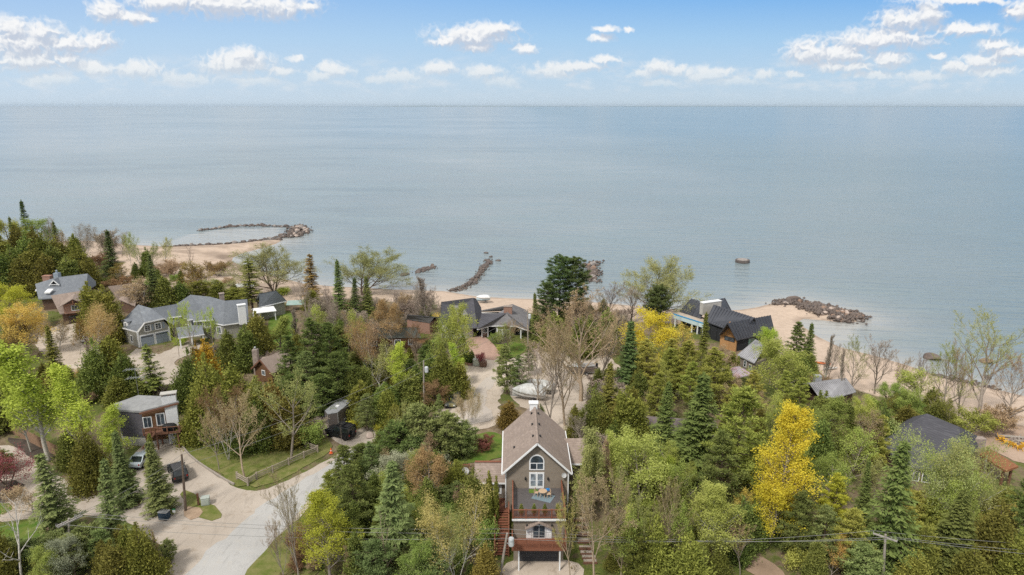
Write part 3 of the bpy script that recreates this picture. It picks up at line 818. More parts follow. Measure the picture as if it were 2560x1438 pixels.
def branchy(seed, H, trunk_h, levels, kids, ang, ratio, up, r0, lean=.05, stems=1, wig=.16, seglen=3, flare=0., lead=.85, cone=.62):
    """limbs, branches, twigs -> segments and twig ends"""
    r = np.random.default_rng(seed)
    segs, tips = [], []
    st = []
    for s in range(stems):
        a = r.random()*6.283
        d0 = unit(np.array([math.cos(a)*(flare if stems > 1 else lean), math.sin(a)*(flare if stems > 1 else lean), 1.]))
        st.append((np.array([math.cos(a)*.12*(stems>1), math.sin(a)*.12*(stems>1), 0.]), d0, H*lead*(r.uniform(.8,1.) if stems>1 else 1.), r0*(1. if stems==1 else .7), 0))
    while st:
        p, d, Ln, rad, lv = st.pop()
        n = seglen+ (3 if lv == 0 else 0)
        pts = [p]; dirs = [d]
        for i in range(n):
            d = unit(d + r.normal(0, wig*(.5 if lv == 0 else 1), 3) + np.array([0,0,up*(.5 if lv == 0 else 1.)]))
            p = p + d*Ln/n
            pts.append(p); dirs.append(d)
        taper = .75 if lv < levels-1 else .6
        for i in range(n):
            ra, rb = rad*(1-taper*i/n), rad*(1-taper*(i+1)/n)
            segs.append((*pts[i], *pts[i+1], ra, rb))
            if lv >= levels-1 or (lv >= levels-2 and i >= n-1): tips.append((*pts[i+1], *dirs[i+1], lv))
        if lv < levels-1:
            nk = kids[lv]
            for k in range(nk):
                f = (trunk_h + (1-trunk_h)*(k+r.random())/nk) if lv == 0 else (.22+.78*(k+r.random())/nk)
                f = min(f, .985); i = min(n-1, int(f*n)); g = f*n-i
                q = pts[i]*(1-g)+pts[i+1]*g; dd = dirs[i+1]
                a = k*2.4+r.random()*1.2
                ref = np.array([1.,0,0]) if abs(dd[2]) > .8 else np.array([0,0,1.])
                e1 = unit(np.cross(dd, ref)); e2 = np.cross(dd, e1)
                an = ang[lv]*r.uniform(.75,1.25)
                nd_ = unit(dd*math.cos(an)+(e1*math.cos(a)+e2*math.sin(a))*math.sin(an))
                shape = (1.12-cone*f) if lv == 0 else (1.05-.45*f)
                st.append((q, nd_, Ln*ratio[lv]*shape*r.uniform(.8,1.2), max(.008,rad*(1-taper*f)*.62), lv+1))
    return np.array(segs), np.array(tips), r
def decid(name, seed, H, trunk_h, levels, kids, ang, ratio, up, r0, leaves, lsize, spread, twig=.0, norm=True, thin=.012, zmin=.12, **kw):
    segs, tips, r = branchy(seed, H, trunk_h, levels, kids, ang, ratio, up, r0, **kw)
    tp = tips[:,:3]
    n = len(tp)
    k = max(1, int(leaves/n))
    C = np.repeat(tp, k, 0) - np.repeat(tips[:,3:6], k, 0)*r.uniform(0, spread*1.5, (n*k,1)) + r.normal(0, spread, (n*k,3))
    keep = C[:,2] > H*zmin; C = C[keep]
    m = len(C)
    V, F = cards(C, rdir(r,m)+np.array([0,0,-.2]), rdir(r,m)+np.array([0,0,.5]), lsize*r.uniform(.7,1.3,m), lsize*.58*r.uniform(.7,1.3,m))
    cl = np.repeat(r.uniform(0,.45,n), k)[keep]
    T = np.repeat(np.clip(cl+r.uniform(0,.55,m),0,1),4)
    thick = segs[:,6] > thin
    trunk = segs[thick]; fine = segs[~thick]
    if len(fine) and twig > 0:                        # fine twigs belong to the crown
        f = fine.copy(); f[:,6] = twig; f[:,7] = twig*.7
        tv, tf = tubes(f, 3)
        F = np.concatenate([F, tf+len(V)]); V = np.concatenate([V, tv]); T = np.concatenate([T, np.tile([.3], len(tv))])
    Hh = max(V[:,2].max(), 1.); Rr = np.percentile(np.hypot(V[:,0], V[:,1]), 96)
    proto(name, trunk, 5, V, F, T, Hh, Rr)

for i in range(3): spruce(f'spruce_{i}', 10+i, H=13+i, Rm=2.5+.25*i)
for i in range(2): spruce(f'raggedspruce_{i}', 25+i, H=12, Rm=2.7, sparse=.85, gap=.62, droop=.34, shape=.95)
for i in range(2): spruce(f'fullspruce_{i}', 20+i, H=11, Rm=2.3, gap=.40, droop=.22, shape=.8)
spruce('thinspruce_0', 30, H=11, Rm=1.5, sparse=.6, bare=.3, gap=.5, shape=.45)
spruce('thinspruce_1', 31, H=11, Rm=1.7, sparse=.75, bare=.1, gap=.42, shape=.6)
for i in range(3): cedar(f'cedar_{i}', 40+i, H=8+i*.5, Rm=1.6+.15*i, clumps=240)
for i in range(2): cedar(f'cedargroup_{i}', 50+i, H=8.5, Rm=2.4, clumps=430, multi=4, lumpy=.2)
cedar('column_0', 60, H=4.5, Rm=.62, clumps=170, per=42, lumpy=.05, leaf=.7)
for i in range(3): pine(f'pine_{i}', 70+i, H=12, Rm=3.)
for i in range(2): pine(f'redpine_{i}', 80+i, H=15, Rm=3.4, bare=.3, dome=True, tuft=.5, gap=1.0, per=80)
for i in range(2): pine(f'bushpine_{i}', 90+i, H=6, Rm=2.2, bare=.06, tuft=.36, gap=.5, per=55, dome=True, needle=.85)
for i in range(3): decid(f'poplar_{i}', 100+i, 13, .2, 4, (34,7,5), (.45,.55,.6), (.27,.42,.5), .22, .13, 10500, .09, .20, cone=.85, wig=.09, lead=1.0)
for i in range(3): decid(f'round_{i}', 110+i, 11, .2, 4, (17,9,7), (.85,.7,.6), (.50,.48,.5), .07, .16, 10500, .10, .26)
for i in range(3): decid(f'oval_{i}', 115+i, 13, .12, 4, (34,9,6), (.65,.6,.6), (.33,.45,.5), .14, .15, 18000, .070, .20, cone=.9, wig=.055, lead=1.04)
for i in range(2): decid(f'thinleaf_{i}', 120+i, 10, .15, 4, (20,8,6), (.65,.65,.6), (.42,.45,.5), .10, .11, 6000, .085, .22, twig=.010)
for i in range(3): decid(f'bare_{i}', 130+i, 13, .16, 5, (14,6,5,4), (.46,.45,.45,.5), (.62,.5,.48,.5), .17, .17, 1100, .045, .10, twig=.011, thin=.016)
decid('bareupright_0', 140, 10, .12, 4, (44,7,5), (.25,.3,.35), (.30,.42,.5), .2, .10, 1500, .05, .08, twig=.011, thin=.014)
for i in range(2): decid(f'vase_{i}', 150+i, 9, .28, 5, (9,6,5,4), (.62,.5,.5,.5), (.7,.5,.45,.5), .12, .14, 5200, .06, .13, twig=.011, thin=.015)
for i in range(2): decid(f'willow_{i}', 160+i, 12, .10, 5, (12,7,6,4), (.85,.55,.5,.5), (.68,.5,.45,.5), .07, .22, 24000, .085, .26, twig=.012, stems=3, flare=.45, thin=.02)
for i in range(2): decid(f'birch_{i}', 170+i, 12, .25, 4, (22,8,6), (.6,.7,.7), (.36,.42,.45), .08, .10, 14000, .075, .24, stems=3, flare=.22)
decid('dead_0', 180, 7, .3, 3, (8,5), (.9,.7), (.6,.45), .10, .13, 60, .03, .05, thin=.0)
for i in range(2): decid(f'shrub_{i}', 190+i, 2.2, .05, 3, (14,8), (.8,.7), (.6,.5), .06, .035, 4200, .075, .14, stems=5, flare=.6, zmin=.0)
decid('twigshrub_0', 195, 2.6, .05, 4, (9,6,5), (.7,.6,.5), (.6,.5,.5), .08, .03, 500, .05, .1, stems=6, flare=.6, twig=.010, zmin=0., thin=.012)
decid('flatmaple_0', 198, 5, .12, 4, (12,8,6), (1.0,.75,.6), (.75,.5,.5), -.02, .12, 7500, .085, .22, stems=3, flare=.6)

def set_mat(o, m):
    o.material_slots[0].link = 'OBJECT'; o.material_slots[0].material = m
TREE_N = {}
WIDEN = {'poplar':.98,'round':1.2,'thinleaf':1.2,'willow':1.4,'oval':1.15,'birch':1.2,'bare':1.2,'spruce':1.05,'pine':1.15,'column':1.,'redpine':1.1}
PHB = mat('tree_placeholder', (.1, .1, .05))
for pl in PROTO.values():
    for p in pl:
        p.trunk.materials.append(PHB); p.crown.materials.append(PHB)
KINDN = {'raggedspruce':'spruce_tree','spruce':'spruce_tree','fullspruce':'spruce_tree','thinspruce':'spruce_tree','cedar':'cedar_tree','cedargroup':'cedar_tree','column':'columnar_cedar','pine':'pine_tree','redpine':'pine_tree',
 'bushpine':'pine_tree','poplar':'poplar_tree','round':'leafy_tree','oval':'leafy_tree','thinleaf':'leafy_tree','bare':'bare_tree','bareupright':'bare_tree','vase':'budding_tree','willow':'willow_tree','birch':'birch_tree','dead':'dead_tree',
 'shrub':'shrub','twigshrub':'shrub','flatmaple':'maple_tree'}
def tree(kind, tx, ty, by, wpx, leaf, bark, label, group=None, bx=None):
    """tx,ty: where the top is seen; by: where the foot stands; wpx: how wide the crown is seen"""
    bx = tx if bx is None else bx
    g0 = G(bx, by)
    # height from the line of sight at this distance
    d = ray(tx, ty); t = g0[1]/d[1]; h = CAM_Z + d[2]*t - g0[2]
    h = max(h, .5)
    depth = g0[1]*CP + (CAM_Z - g0[2] - h*.5)*SP
    rad = wpx*depth/FPX/2*WIDEN.get(kind, 1.1)
    pl = PROTO[kind]; k = TREE_N.get(kind, 0); TREE_N[kind] = k+1
    p = pl[k % len(pl)]
    name = KINDN[kind]
    o = thing(name, label, 'shrub' if name == 'shrub' else 'tree', g0, random.random()*6.283, group)
    sxy = rad/p.R
    o.scale = (sxy, sxy, h/p.H)
    o.rotation_euler = (random.gauss(0,.022), random.gauss(0,.022), o.rotation_euler[2])
    a = link('trunk', p.trunk, None, o); set_mat(a, BARK[bark])
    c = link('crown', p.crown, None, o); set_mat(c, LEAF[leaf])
    return o, h
# ------------------------------------------------------------------ house materials
M_BROWNROOF = shingle('brown_shingles', (.355, .285, .245), (.265, .21, .18))
M_GREYROOF = shingle('blue_grey_shingles', (.23, .25, .275), (.165, .18, .205))
M_DARKROOF = shingle('charcoal_shingles', (.11, .11, .125), (.07, .07, .082))
M_MIDROOF = shingle('grey_shingles', (.24, .235, .24), (.175, .17, .18))
M_FLATROOF = mat('grey_felt_roof', (.29, .295, .30), .95, (.23, .235, .24), 1.5, bump=.2)
M_GREENROOF = shingle('greenish_grey_shingles', (.26, .28, .265), (.20, .22, .205))
M_BLACKMETAL = mat('black_metal_roof', (.075, .08, .098), .4, (.06, .065, .08), .8, spec=.4)
M_STEEL = mat('grey_steel_roof', (.36, .36, .385), .5, (.28, .28, .30), .8, spec=.4)
M_TAUPE = siding('taupe_board_siding', (.29, .245, .198), .17)
M_GREYSID = siding('grey_green_board_siding', (.34, .335, .295), .16)
M_CHARSHAKE = shingle('charcoal_wall_shakes', (.13, .125, .14), (.085, .082, .095))
M_CEDARSHAKE = shingle('cedar_wall_shakes', (.20, .11, .06), (.13, .07, .038))
M_BROWNSID = siding('dark_brown_siding', (.15, .095, .07), .2)
M_BRICK = brickm('red_brown_brick', (.32, .16, .11), (.24, .12, .085), (.35, .3, .26))
M_STONE = mat('grey_brown_stone', (.36, .30, .26), .95, (.22, .18, .16), 3.5, bump=.5)
M_WHITE = mat('white_paint', (.78, .79, .80), .6, (.72, .73, .74), 2)
M_STUCCO = mat('white_stucco', (.68, .69, .71), .9, (.60, .61, .63), 2.5, bump=.2)
M_CONC = mat('pale_concrete', (.48, .46, .43), .9, (.40, .385, .36), 1.5, bump=.2)
M_RED = mat('red_brown_stain', (.25, .10, .06), .75, (.19, .075, .045), 5)
M_REDDECK = siding('red_brown_boards', (.25, .105, .065), .14, vertical=True)
M_DECK = siding('dark_deck_boards', (.125, .115, .115), .15, vertical=True, dark=.55)
M_BROWNWOOD = mat('brown_wood', (.20, .10, .065), .8, (.14, .07, .045), 5)
M_TANSID = siding('tan_cedar_siding', (.46, .26, .12), .2, vertical=True, dark=.8)
M_BLACKSID = siding('black_board_siding', (.03, .032, .036), .3, vertical=True, dark=.5)
M_LOG = siding('weathered_logs', (.27, .225, .195), .3, dark=.42, jitter=.7)
M_BLUEWRAP = siding('pale_blue_house_wrap', (.58, .70, .72), 1.2, vertical=True, dark=.75)
M_BLUETAPE = mat('bright_blue_tape', (.05, .32, .62), .6)
M_SHADE = mat('interior_shade', (.018, .017, .018), .8)  # near-black colour stands in for the shade inside
M_GDOOR = siding('blue_grey_garage_door', (.29, .34, .395), .55, dark=.75)
M_BGDOOR = siding('brown_garage_door', (.10, .07, .062), .55, dark=.7)
M_GLASS = glass()
M_METAL = mat('galvanised_metal', (.5, .51, .53), .45, (.42, .43, .45), 3, metal=.6)
M_BLACK = mat('black_iron', (.02, .02, .022), .5)
W = Gz
def inset(poly, k):
    P = np.array([p[:2] for p in poly]); c = P.mean(0)
    return [tuple(c+(p-c)*k) for p in P]
class Wall:
    """a vertical wall plane seen from outside: s runs from A to B, n points outwards"""
    def __init__(s, A, B):
        s.A, s.B = np.array(A[:2], float), np.array(B[:2], float)
        s.L = np.hypot(*(s.B-s.A)); s.u = (s.B-s.A)/s.L; s.n = np.array([s.u[1], -s.u[0]])
    def p(s, a, z, o=0.): q = s.A + s.u*a + s.n*o; return (q[0], q[1], z)
    def slab(s, mb, a0, a1, z0, z1, o0, o1):
        return mb.hull8([s.p(a0,z0,o1), s.p(a1,z0,o1), s.p(a1,z0,o0), s.p(a0,z0,o0), s.p(a0,z1,o1), s.p(a1,z1,o1), s.p(a1,z1,o0), s.p(a0,z1,o0)])
def window(par, wl, a, z, w_, h, cols=2, rows=2, fr=.10, name='window', frm=None, gl=None, mull=.05, proud=.06):
    """frame slab with its panes set a little proud; a,z = centre"""
    mb = MB(); wl.slab(mb, a-w_/2-fr, a+w_/2+fr, z-h/2-fr, z+h/2+fr, -.02, proud)
    f = mb.build(name, frm or M_WHITE, par)
    g_ = MB(); cw, ch = w_/cols, h/rows
    for i in range(cols):
        for j in range(rows):
            wl.slab(g_, a-w_/2+i*cw+mull/2, a-w_/2+(i+1)*cw-mull/2, z-h/2+j*ch+mull/2, z-h/2+(j+1)*ch-mull/2, proud-.02, proud+.012)
    g_.build('pane', gl or M_GLASS, f)
    return f
def ribs(mb, a, b, c, d, n, r=.10, hgt=.12):
    """standing seams on the facet a-b (ridge) over d-c (eave)"""
    a, b, c, d = (np.array(q, float) for q in (a, b, c, d))
    for i in range(n+1):
        f = i/n; p = a+(b-a)*f; q = d+(c-d)*f
        up = np.array([0, 0, .03]); mb.beam(p+up, q+up, r, hgt)
def facets(par, name, faces, m, th=.22, seams=None, seam_gap=.75):
    mb = MB()
    for f in faces:
        mb.slab(f, th)
        if seams and len(f) == 4:
            n = max(3, int(np.linalg.norm(np.array(f[1])-np.array(f[0]))/seam_gap)); ribs(mb, f[0], f[1], f[2], f[3], n)
    return mb.build(name, m, par)
def picks(*q): return [W(a, b, c) for a, b, c in q]

# ================================================================== front house
MH = thing('gabled_house', 'taupe sided house with brown gable roof and two red brown decks', 'house', (2.9, 70., 2.2))
GF = 2.3
wl = MB()
X0, X1, YF, YB = -.75, 6.5, 70.4, 80.0
def gablewall(mb, y0, y1):
    pts = [(X0, 2.0), (X1, 2.0), (X1, 9.95), (2.87, 13.35), (X0, 9.95)]
    b = [(x_, y0, z_) for x_, z_ in pts]; n = len(b); o = len(mb.v)
    mb.v += b + [(x_, y1, z_) for x_, z_ in pts]
    mb.f.append(tuple(o+i for i in range(n))); mb.f.append(tuple(o+n+i for i in reversed(range(n))))
    for i in range(n): j = (i+1) % n; mb.f.append((o+j, o+i, o+n+i, o+n+j))
gablewall(wl, YF, YB)
wl.box((2.885, 67.5, (2.0+7.5)/2), (5.43, 5.79, 5.5))
wl.box((-2.55, 74.3, 5.2), (3.58, 3.9, 4.9))
wl.box((8.1, 77.6, 5.3), (3.19, 4.0, 6.2))
wl.build('wall', M_TAUPE, MH)
rf = MB()
def slope(mb, x_e, x_r, z_e, z_r, y0, y1, th=.25):
    mb.slab([(x_e,y0,z_e),(x_r,y0,z_r),(x_r,y1,z_r),(x_e,y1,z_e)] if x_e < x_r else [(x_r,y0,z_r),(x_e,y0,z_e),(x_e,y1,z_e),(x_r,y1,z_r)], th)
slope(rf, -1.1, 2.86, 9.95, 13.75, 69.85, 80.4); slope(rf, 6.82, 2.86, 9.95, 13.75, 69.85, 80.4)
rf.box((2.86, 75.1, 13.76), (.26, 10.5, .08))
roof = rf.build('roof', M_BROWNROOF, MH)
tr = MB()      # white barge boards and gutters
tr.beam((-1.12,69.8,9.83),(2.86,69.8,13.63),.1,.19); tr.beam((6.84,69.8,9.83),(2.86,69.8,13.63),.1,.19)
tr.box((-1.16,75.1,9.82),(.12,10.6,.16)); tr.box((6.88,75.1,9.82),(.12,10.6,.16))
tr.build('trim', M_WHITE, roof)
for (vx, vy) in ((-.42,78.2),(.42,78.2),(-.42,75.2),(.42,75.2),(-.42,72.2),(.42,72.2),(-2.6,73.4)):
    v_ = MB().box((2.86+vx, vy, 13.75-abs(vx)*.96+.06), (.22, .3, .18)); v_.build('roof_vent', M_BLACK, roof)
ch = MB().box((2.72, 79.6, 13.6), (.95, .7, 1.3)).box((2.72, 79.6, 14.25), (1.2, .9, .12))
ch.build('chimney', M_WHITE, roof)
lw = MB().slab([(-4.5,71.9,7.5),(-.76,71.9,7.5),(-.76,74.2,8.95),(-4.5,74.2,8.95)], .2)
lw.slab([(-4.5,74.2,8.95),(-.76,74.2,8.95),(-.76,76.5,7.5),(-4.5,76.5,7.5)], .2)
lr = lw.build('wing_roof', M_BROWNROOF, MH)
MB().box((-2.63, 74.2, 8.98), (3.7, .3, .09)).build('ridge_cap', M_RED, lr)
MB().box((-2.63, 71.86, 7.4), (3.75, .12, .16)).build('gutter', M_WHITE, lr)
rw = MB().slab([(5.0,75.1,8.2),(9.8,75.1,8.2),(9.8,77.6,10.3),(5.0,77.6,10.3)], .2)
rw.slab([(5.0,77.6,10.3),(9.8,77.6,10.3),(9.8,80.1,8.2),(5.0,80.1,8.2)], .2)
rr_ = rw.build('wing_roof', M_BROWNROOF, MH)
MB().box((8.3, 75.04, 8.1), (3.0, .12, .16)).build('gutter', M_WHITE, rr_)
# arched window over the french doors
def arch(w_, z0, z1, n=14):
    r_ = w_/2; P = [(-r_, z0), (r_, z0)]
    for i in range(n+1):
        t_ = math.pi*i/n; P.append((r_*math.cos(t_), z1-r_+r_*math.sin(t_)))
    return P
def face_slab(mb, pts, xc, y0, y1):
    n = len(pts); o = len(mb.v)
    mb.v += [(xc+a, y0, z_) for a, z_ in pts] + [(xc+a, y1, z_) for a, z_ in pts]
    mb.f.append(tuple(o+i for i in range(n))); mb.f.append(tuple(o+n+i for i in reversed(range(n))))
    for i in range(n): j = (i+1) % n; mb.f.append((o+j, o+i, o+n+i, o+n+j))
FX = 2.84
mb = MB(); face_slab(mb, arch(1.74, 10.05, 12.0), FX, 70.33, 70.42)
aw = mb.build('arched_window', M_WHITE, MH)
mb = MB(); face_slab(mb, arch(1.46, 11.0, 11.87), FX, 70.31, 70.36)
for s_ in (-1, 1): face_slab(mb, [(s_*.38-.33, 10.2), (s_*.38+.33, 10.2), (s_*.38+.33, 10.88), (s_*.38-.33, 10.88)], FX, 70.31, 70.36)
mb.build('pane', M_GLASS, aw)
mb = MB(); face_slab(mb, [(-.87,7.68),(.87,7.68),(.87,9.74),(-.87,9.74)], FX, 70.33, 70.42)
fd = mb.build('french_door', M_WHITE, MH)
mb = MB()
for s_ in (-1, 1):
    for z0_, z1_ in ((8.05, 8.72), (8.8, 9.55)): face_slab(mb, [(s_*.4-.28,z0_),(s_*.4+.28,z0_),(s_*.4+.28,z1_),(s_*.4-.28,z1_)], FX, 70.31, 70.36)
mb.build('pane', glass('bright_glass', (.12, .14, .16)), fd)
MB().box((FX, 70.3, 7.6), (5.5, .1, .16)).build('trim', M_WHITE, MH)
for x_ in (X0+.02, X1-.02): MB().box((x_, 70.36, 6.3), (.14, .12, 7.2)).build('corner_board', M_WHITE, MH)
for x_, z_, y_ in ((1.55, 9.0, 70.3), (4.15, 9.0, 70.3), (1.62, 6.75, 64.5), (4.3, 6.75, 64.5)):
    MB().lathe([(.03,-.2),(.09,-.14),(.11,.1),(.05,.2),(.01,.24)], (x_, y_-.06, z_), 8).box((x_, y_+.02, z_), (.07,.14,.07)).build('wall_lantern', M_BLACK, MH)
dsh = MB(); dsh.lathe([(.02,0),(.2,.03),(.30,.10),(.29,.12),(.18,.06),(.02,.03)], (0,0,0), 14)
d_ = dsh.build('satellite_dish', mat('dish_grey', (.55,.56,.57), .5), MH, local=True); d_.location = (5.95-2.9, 70.2-70., 9.45-2.2); d_.rotation_euler = (R(65), 0, R(15))
# decks
UD = MB().box((2.885, 67.35, 7.62), (5.7, 6.0, .16)); ud = UD.build('roof_deck', M_DECK, MH)
MB().box((2.885, 64.3, 7.55), (5.76, .1, .2)).build('fascia', M_WHITE, ud)
def railing(name, p, q, h, gap, par, post_every, m=M_RED, th=.04):
    p, q = np.array(p, float), np.array(q, float); Ln = np.linalg.norm(q-p); rl = MB()
    up = np.array([0,0,1.])
    rl.beam(p+up*h, q+up*h, .12, .07); rl.beam(p+up*.12, q+up*.12, .07, .08)
    n = int(Ln/gap)
    for i in range(1, n): c = p+(q-p)*i/n; rl.beam(c+up*.12, c+up*h, th, th)
    r_ = rl.build(name, m, par)
    k = max(1, round(Ln/post_every))
    for i in range(k+1):
        c = p+(q-p)*i/k; MB().beam(c-up*.15, c+up*(h+.1), .13, .13).build('post', m, r_)
    return r_
railing('railing', (.12,64.4,7.7), (5.65,64.4,7.7), 1.02, .13, MH, 1.4)
railing('railing', (.08,64.55,7.7), (.08,70.2,7.7), 1.02, .13, MH, 1.9)
railing('railing', (5.69,64.55,7.7), (5.69,70.2,7.7), 1.02, .13, MH, 1.9)
ld = MB().box((2.885, 63.7, 5.0), (5.76, 1.86, .2)); ldk = ld.build('lower_deck', M_REDDECK, MH)
railing('railing', (.05,62.85,5.1), (5.72,62.85,5.1), 1.05, .115, MH, 1.4, th=.075)
railing('railing', (.03,62.95,5.1), (.03,64.5,5.1), 1.05, .12, MH, 1.5)
railing('railing', (5.74,62.95,5.1), (5.74,64.5,5.1), 1.05, .12, MH, 1.5)
MB().box((2.885, 62.82, 4.98), (5.8, .08, .3)).build('fascia', M_RED, ldk)
for x_ in (.72, 5.1): MB().box((x_, 63.0, 3.55), (.14, .14, 2.7)).build('deck_post', M_WHITE, MH)
gd = MB().box((2.92, 64.56, 3.45), (4.2, .1, 2.3)); gdo = gd.build('garage_door', siding('garage_opening_shade', (.06,.06,.065), .5), MH)  # dark panel stands in for the shade in the garage opening
# lower window with white side panels under an eyebrow roof
fw = Wall((0, 64.6), (6, 64.6))
window(MH, fw, 2.92, 5.95, 1.3, 1.5, 2, 1, .08)
for s_ in (-1, 1):
    mb = MB(); fw.slab(mb, 2.92+s_*1.08-.3, 2.92+s_*1.08+.3, 5.12, 6.72, -.02, .05)
    for k in range(7): fw.slab(mb, 2.92+s_*1.08-.24, 2.92+s_*1.08+.24, 5.2+k*.21, 5.34+k*.21, .03, .07)
    mb.build('shutter', M_WHITE, MH)
eb = MB().slab([(1.4,64.0,6.62),(2.92,64.0,7.42),(2.92,64.58,7.42),(1.4,64.58,6.62)], .14).slab([(2.92,64.0,7.42),(4.44,64.0,6.62),(4.44,64.58,6.62),(2.92,64.58,7.42)], .14)
eb.build('eyebrow_roof', M_BROWNROOF, MH)
MB().poly([(2.1,64.53,6.85),(3.74,64.53,6.85),(2.92,64.53,7.28)]).build('gable_pane', M_GLASS, MH)
lwall = Wall((-4.3, 72.35), (-.75, 72.35))
window(MH, lwall, 2.55, 6.35, .6, .75, 1, 1, .22)
window(MH, lwall, .9, 6.35, .7, .75, 1, 1, .1)

# red stairs at the side
ST = thing('wooden_staircase', 'long red brown wooden staircase climbing the left side of the taupe house', 'stairs', (-1.15, 65.5, 2.2))
n = 17
mb = MB()
for i in range(n):
    f = (i+.5)/n; mb.box((-1.15, 65.4+4.5*f, 2.35+2.8*f), (1.5, .30, .06)); mb.box((-1.15, 65.4+4.5*(f+.5/n), 2.35+2.8*f-.1), (1.46, .03, .17))
mb.build('tread', M_RED, ST)
for s_ in (-1, 1):
    x_ = -1.15+s_*.78
    mb = MB().beam((x_,65.3,2.2),(x_,69.9,5.05),.06,.32); mb.build('stringer', M_RED, ST)
    railing('railing', (x_,65.4,2.35), (x_,69.9,5.15), .95, .4, ST, 1.2)
mb = MB().box((-1.25, 71.1, 5.12), (1.75, 2.4, .12)); mb.build('landing', M_REDDECK, ST)
railing('railing', (-2.1,69.95,5.18), (-2.1,72.2,5.18), .95, .14, ST, 1.1)
# log steps up the bank
LS = thing('timber_steps', 'log edged sandy garden steps climbing the bank right of the taupe house', 'steps', (8.2, 66., 2.2))
for i in range(9):
    y_ = 64.2+i*.72; x_ = 8.55-i*.1; z_ = max(gz1(x_, y_+.3), 2.2)
    mb = MB().box((x_, y_, z_+.07), (1.5, .2, .24)); mb.build('riser_log', M_BROWNWOOD, LS)
    MB().box((x_, y_+.36, z_+.06), (1.4, .52, .16)).build('tread', M_SAND, LS)

# ================================================================== dark shingle house with the flat roof, left
DH = thing('flat_roofed_house', 'charcoal shingled house with flat grey roof, cedar wall and white chimney block', 'house', (*W(352,1119,2.2)[:2], 2.2))
top = picks((284,1010,7.9),(291,1024,7.9),(352.5,1028,7.9),(447,1003,8.7),(413,991,8.5),(345,988,8.2))
facets(DH, 'roof', [top], M_FLATROOF, .3)
c0 = np.mean([p[:2] for p in top], 0)
ins = [tuple(c0+(np.array(p[:2])-c0)*.93) for p in top]
wA, wB, wC = Wall(ins[1], ins[2]), Wall(ins[2], ins[3]), None
mb = MB().prism(ins, 3.6, [p[2]-.3 for p in top]); mb.build('wall', M_CHARSHAKE, DH)
mb = MB().prism(inset(ins, .985), 1.9, 3.62); mb.build('foundation', M_CONC, DH)
L_ = wB.L
zt = lambda a: 7.55+.8*a/L_
mb = MB().hull8([wB.p(.02,3.0,.06), wB.p(L_*.66,3.0,.06), wB.p(L_*.66,3.0,-.04), wB.p(.02,3.0,-.04), wB.p(.02,zt(0),.06), wB.p(L_*.66,zt(L_*.66),.06), wB.p(L_*.66,zt(L_*.66),-.04), wB.p(.02,zt(0),-.04)])
mb.build('cedar_wall', M_CEDARSHAKE, DH)
mb = MB().hull8([wB.p(L_*.66,2.0,.30), wB.p(L_*1.0,2.0,.30), wB.p(L_*1.0,2.0,-.5), wB.p(L_*.66,2.0,-.5), wB.p(L_*.66,zt(L_*.66),.3), wB.p(L_,zt(L_),.3), wB.p(L_,zt(L_),-.5), wB.p(L_*.66,zt(L_*.66),-.5)])
mb.build('stucco_wall', M_STUCCO, DH)
mb = MB().beam(wB.p(-.2,7.62,.42), wB.p(L_+.3,8.46,.42), .12, .26); mb.build('fascia', M_BROWNWOOD, DH)
window(DH, wB, L_*.13, 6.0, 1.0, 1.55, 2, 1, .09, proud=.12)
window(DH, wB, L_*.50, 6.2, 1.0, 1.75, 2, 1, .09, name='glass_door', proud=.12)
cc_ = W(428, 1003, 8.6)
cb = MB().box((cc_[0]-.2, cc_[1]-.1, 8.9), (1.9, .9, 1.5), R(20)); ch = cb.build('chimney', M_STUCCO, DH)
MB().box((cc_[0]-.2, cc_[1]-.1, 9.95), (2.2, 1.15, .12), R(20)).build('chimney_cap', M_CONC, ch)
for dx in (-.8, 0, .8): MB().box((cc_[0]-.2+dx*math.cos(R(20)), cc_[1]-.1+dx*math.sin(R(20)), 9.77), (.22, .8, .26), R(20)).build('cap_block', M_BRICK, ch)
mb = MB(); wB.slab(mb, L_*.02, L_*.42, 4.35, 4.5, .1, 1.0); mb.build('landing', M_BROWNWOOD, DH)
railing('railing', wB.p(.05,4.5,1.0), wB.p(L_*.42,4.5,1.0), .95, .9, DH, 1.2, M_BROWNWOOD)
# deck with railing
DK = thing('garden_deck', 'raised brown garden deck with steps in front of the white stucco wall', 'deck', (*W(425,1092,2.2)[:2], 2.2))
dk = W(428, 1070, 4.9); dk = (dk[0], dk[1]-.6, 4.9)
mb = MB().box((dk[0], dk[1]+.1, 4.82), (3.4, 2.2, .18), R(12)); mb.build('deck_floor', M_BROWNWOOD, DK)
for dx, dy in ((-1.5,-1.1),(1.5,-.6),(1.3,1.1),(-1.6,.5)): MB().box((dk[0]+dx*.95, dk[1]+.1+dy*.9, 3.45), (.18,.18,2.7)).build('leg', M_BROWNWOOD, DK)
railing('railing', (dk[0]-1.35,dk[1]-1.3,4.9), (dk[0]+1.85,dk[1]-.65,4.9), .9, .8, DK, 1.7, M_BROWNWOOD)
for i in range(8): MB().box((dk[0]-1.8-.26*i, dk[1]-.75, 4.7-.3*i), (.3, 1.3, .06), R(12)).build('step', M_BROWNWOOD, DK)
bb = thing('covered_grill', 'black covered barbecue on the garden deck of the flat roofed house', 'barbecue', (dk[0]+.25, dk[1]-.2, 4.9), R(12))
mb = MB().lathe([(.62,0),(.66,.5),(.60,.85),(.45,1.05),(.2,1.12)], (0,0,0), 10, 1.6, .75); mb.build('cover', mat('black_vinyl', (.012,.012,.014), .5), bb, local=True)
MB().box((0,0,.06),(1.7,.5,.1)).build('base', M_BLACK, bb, local=True)

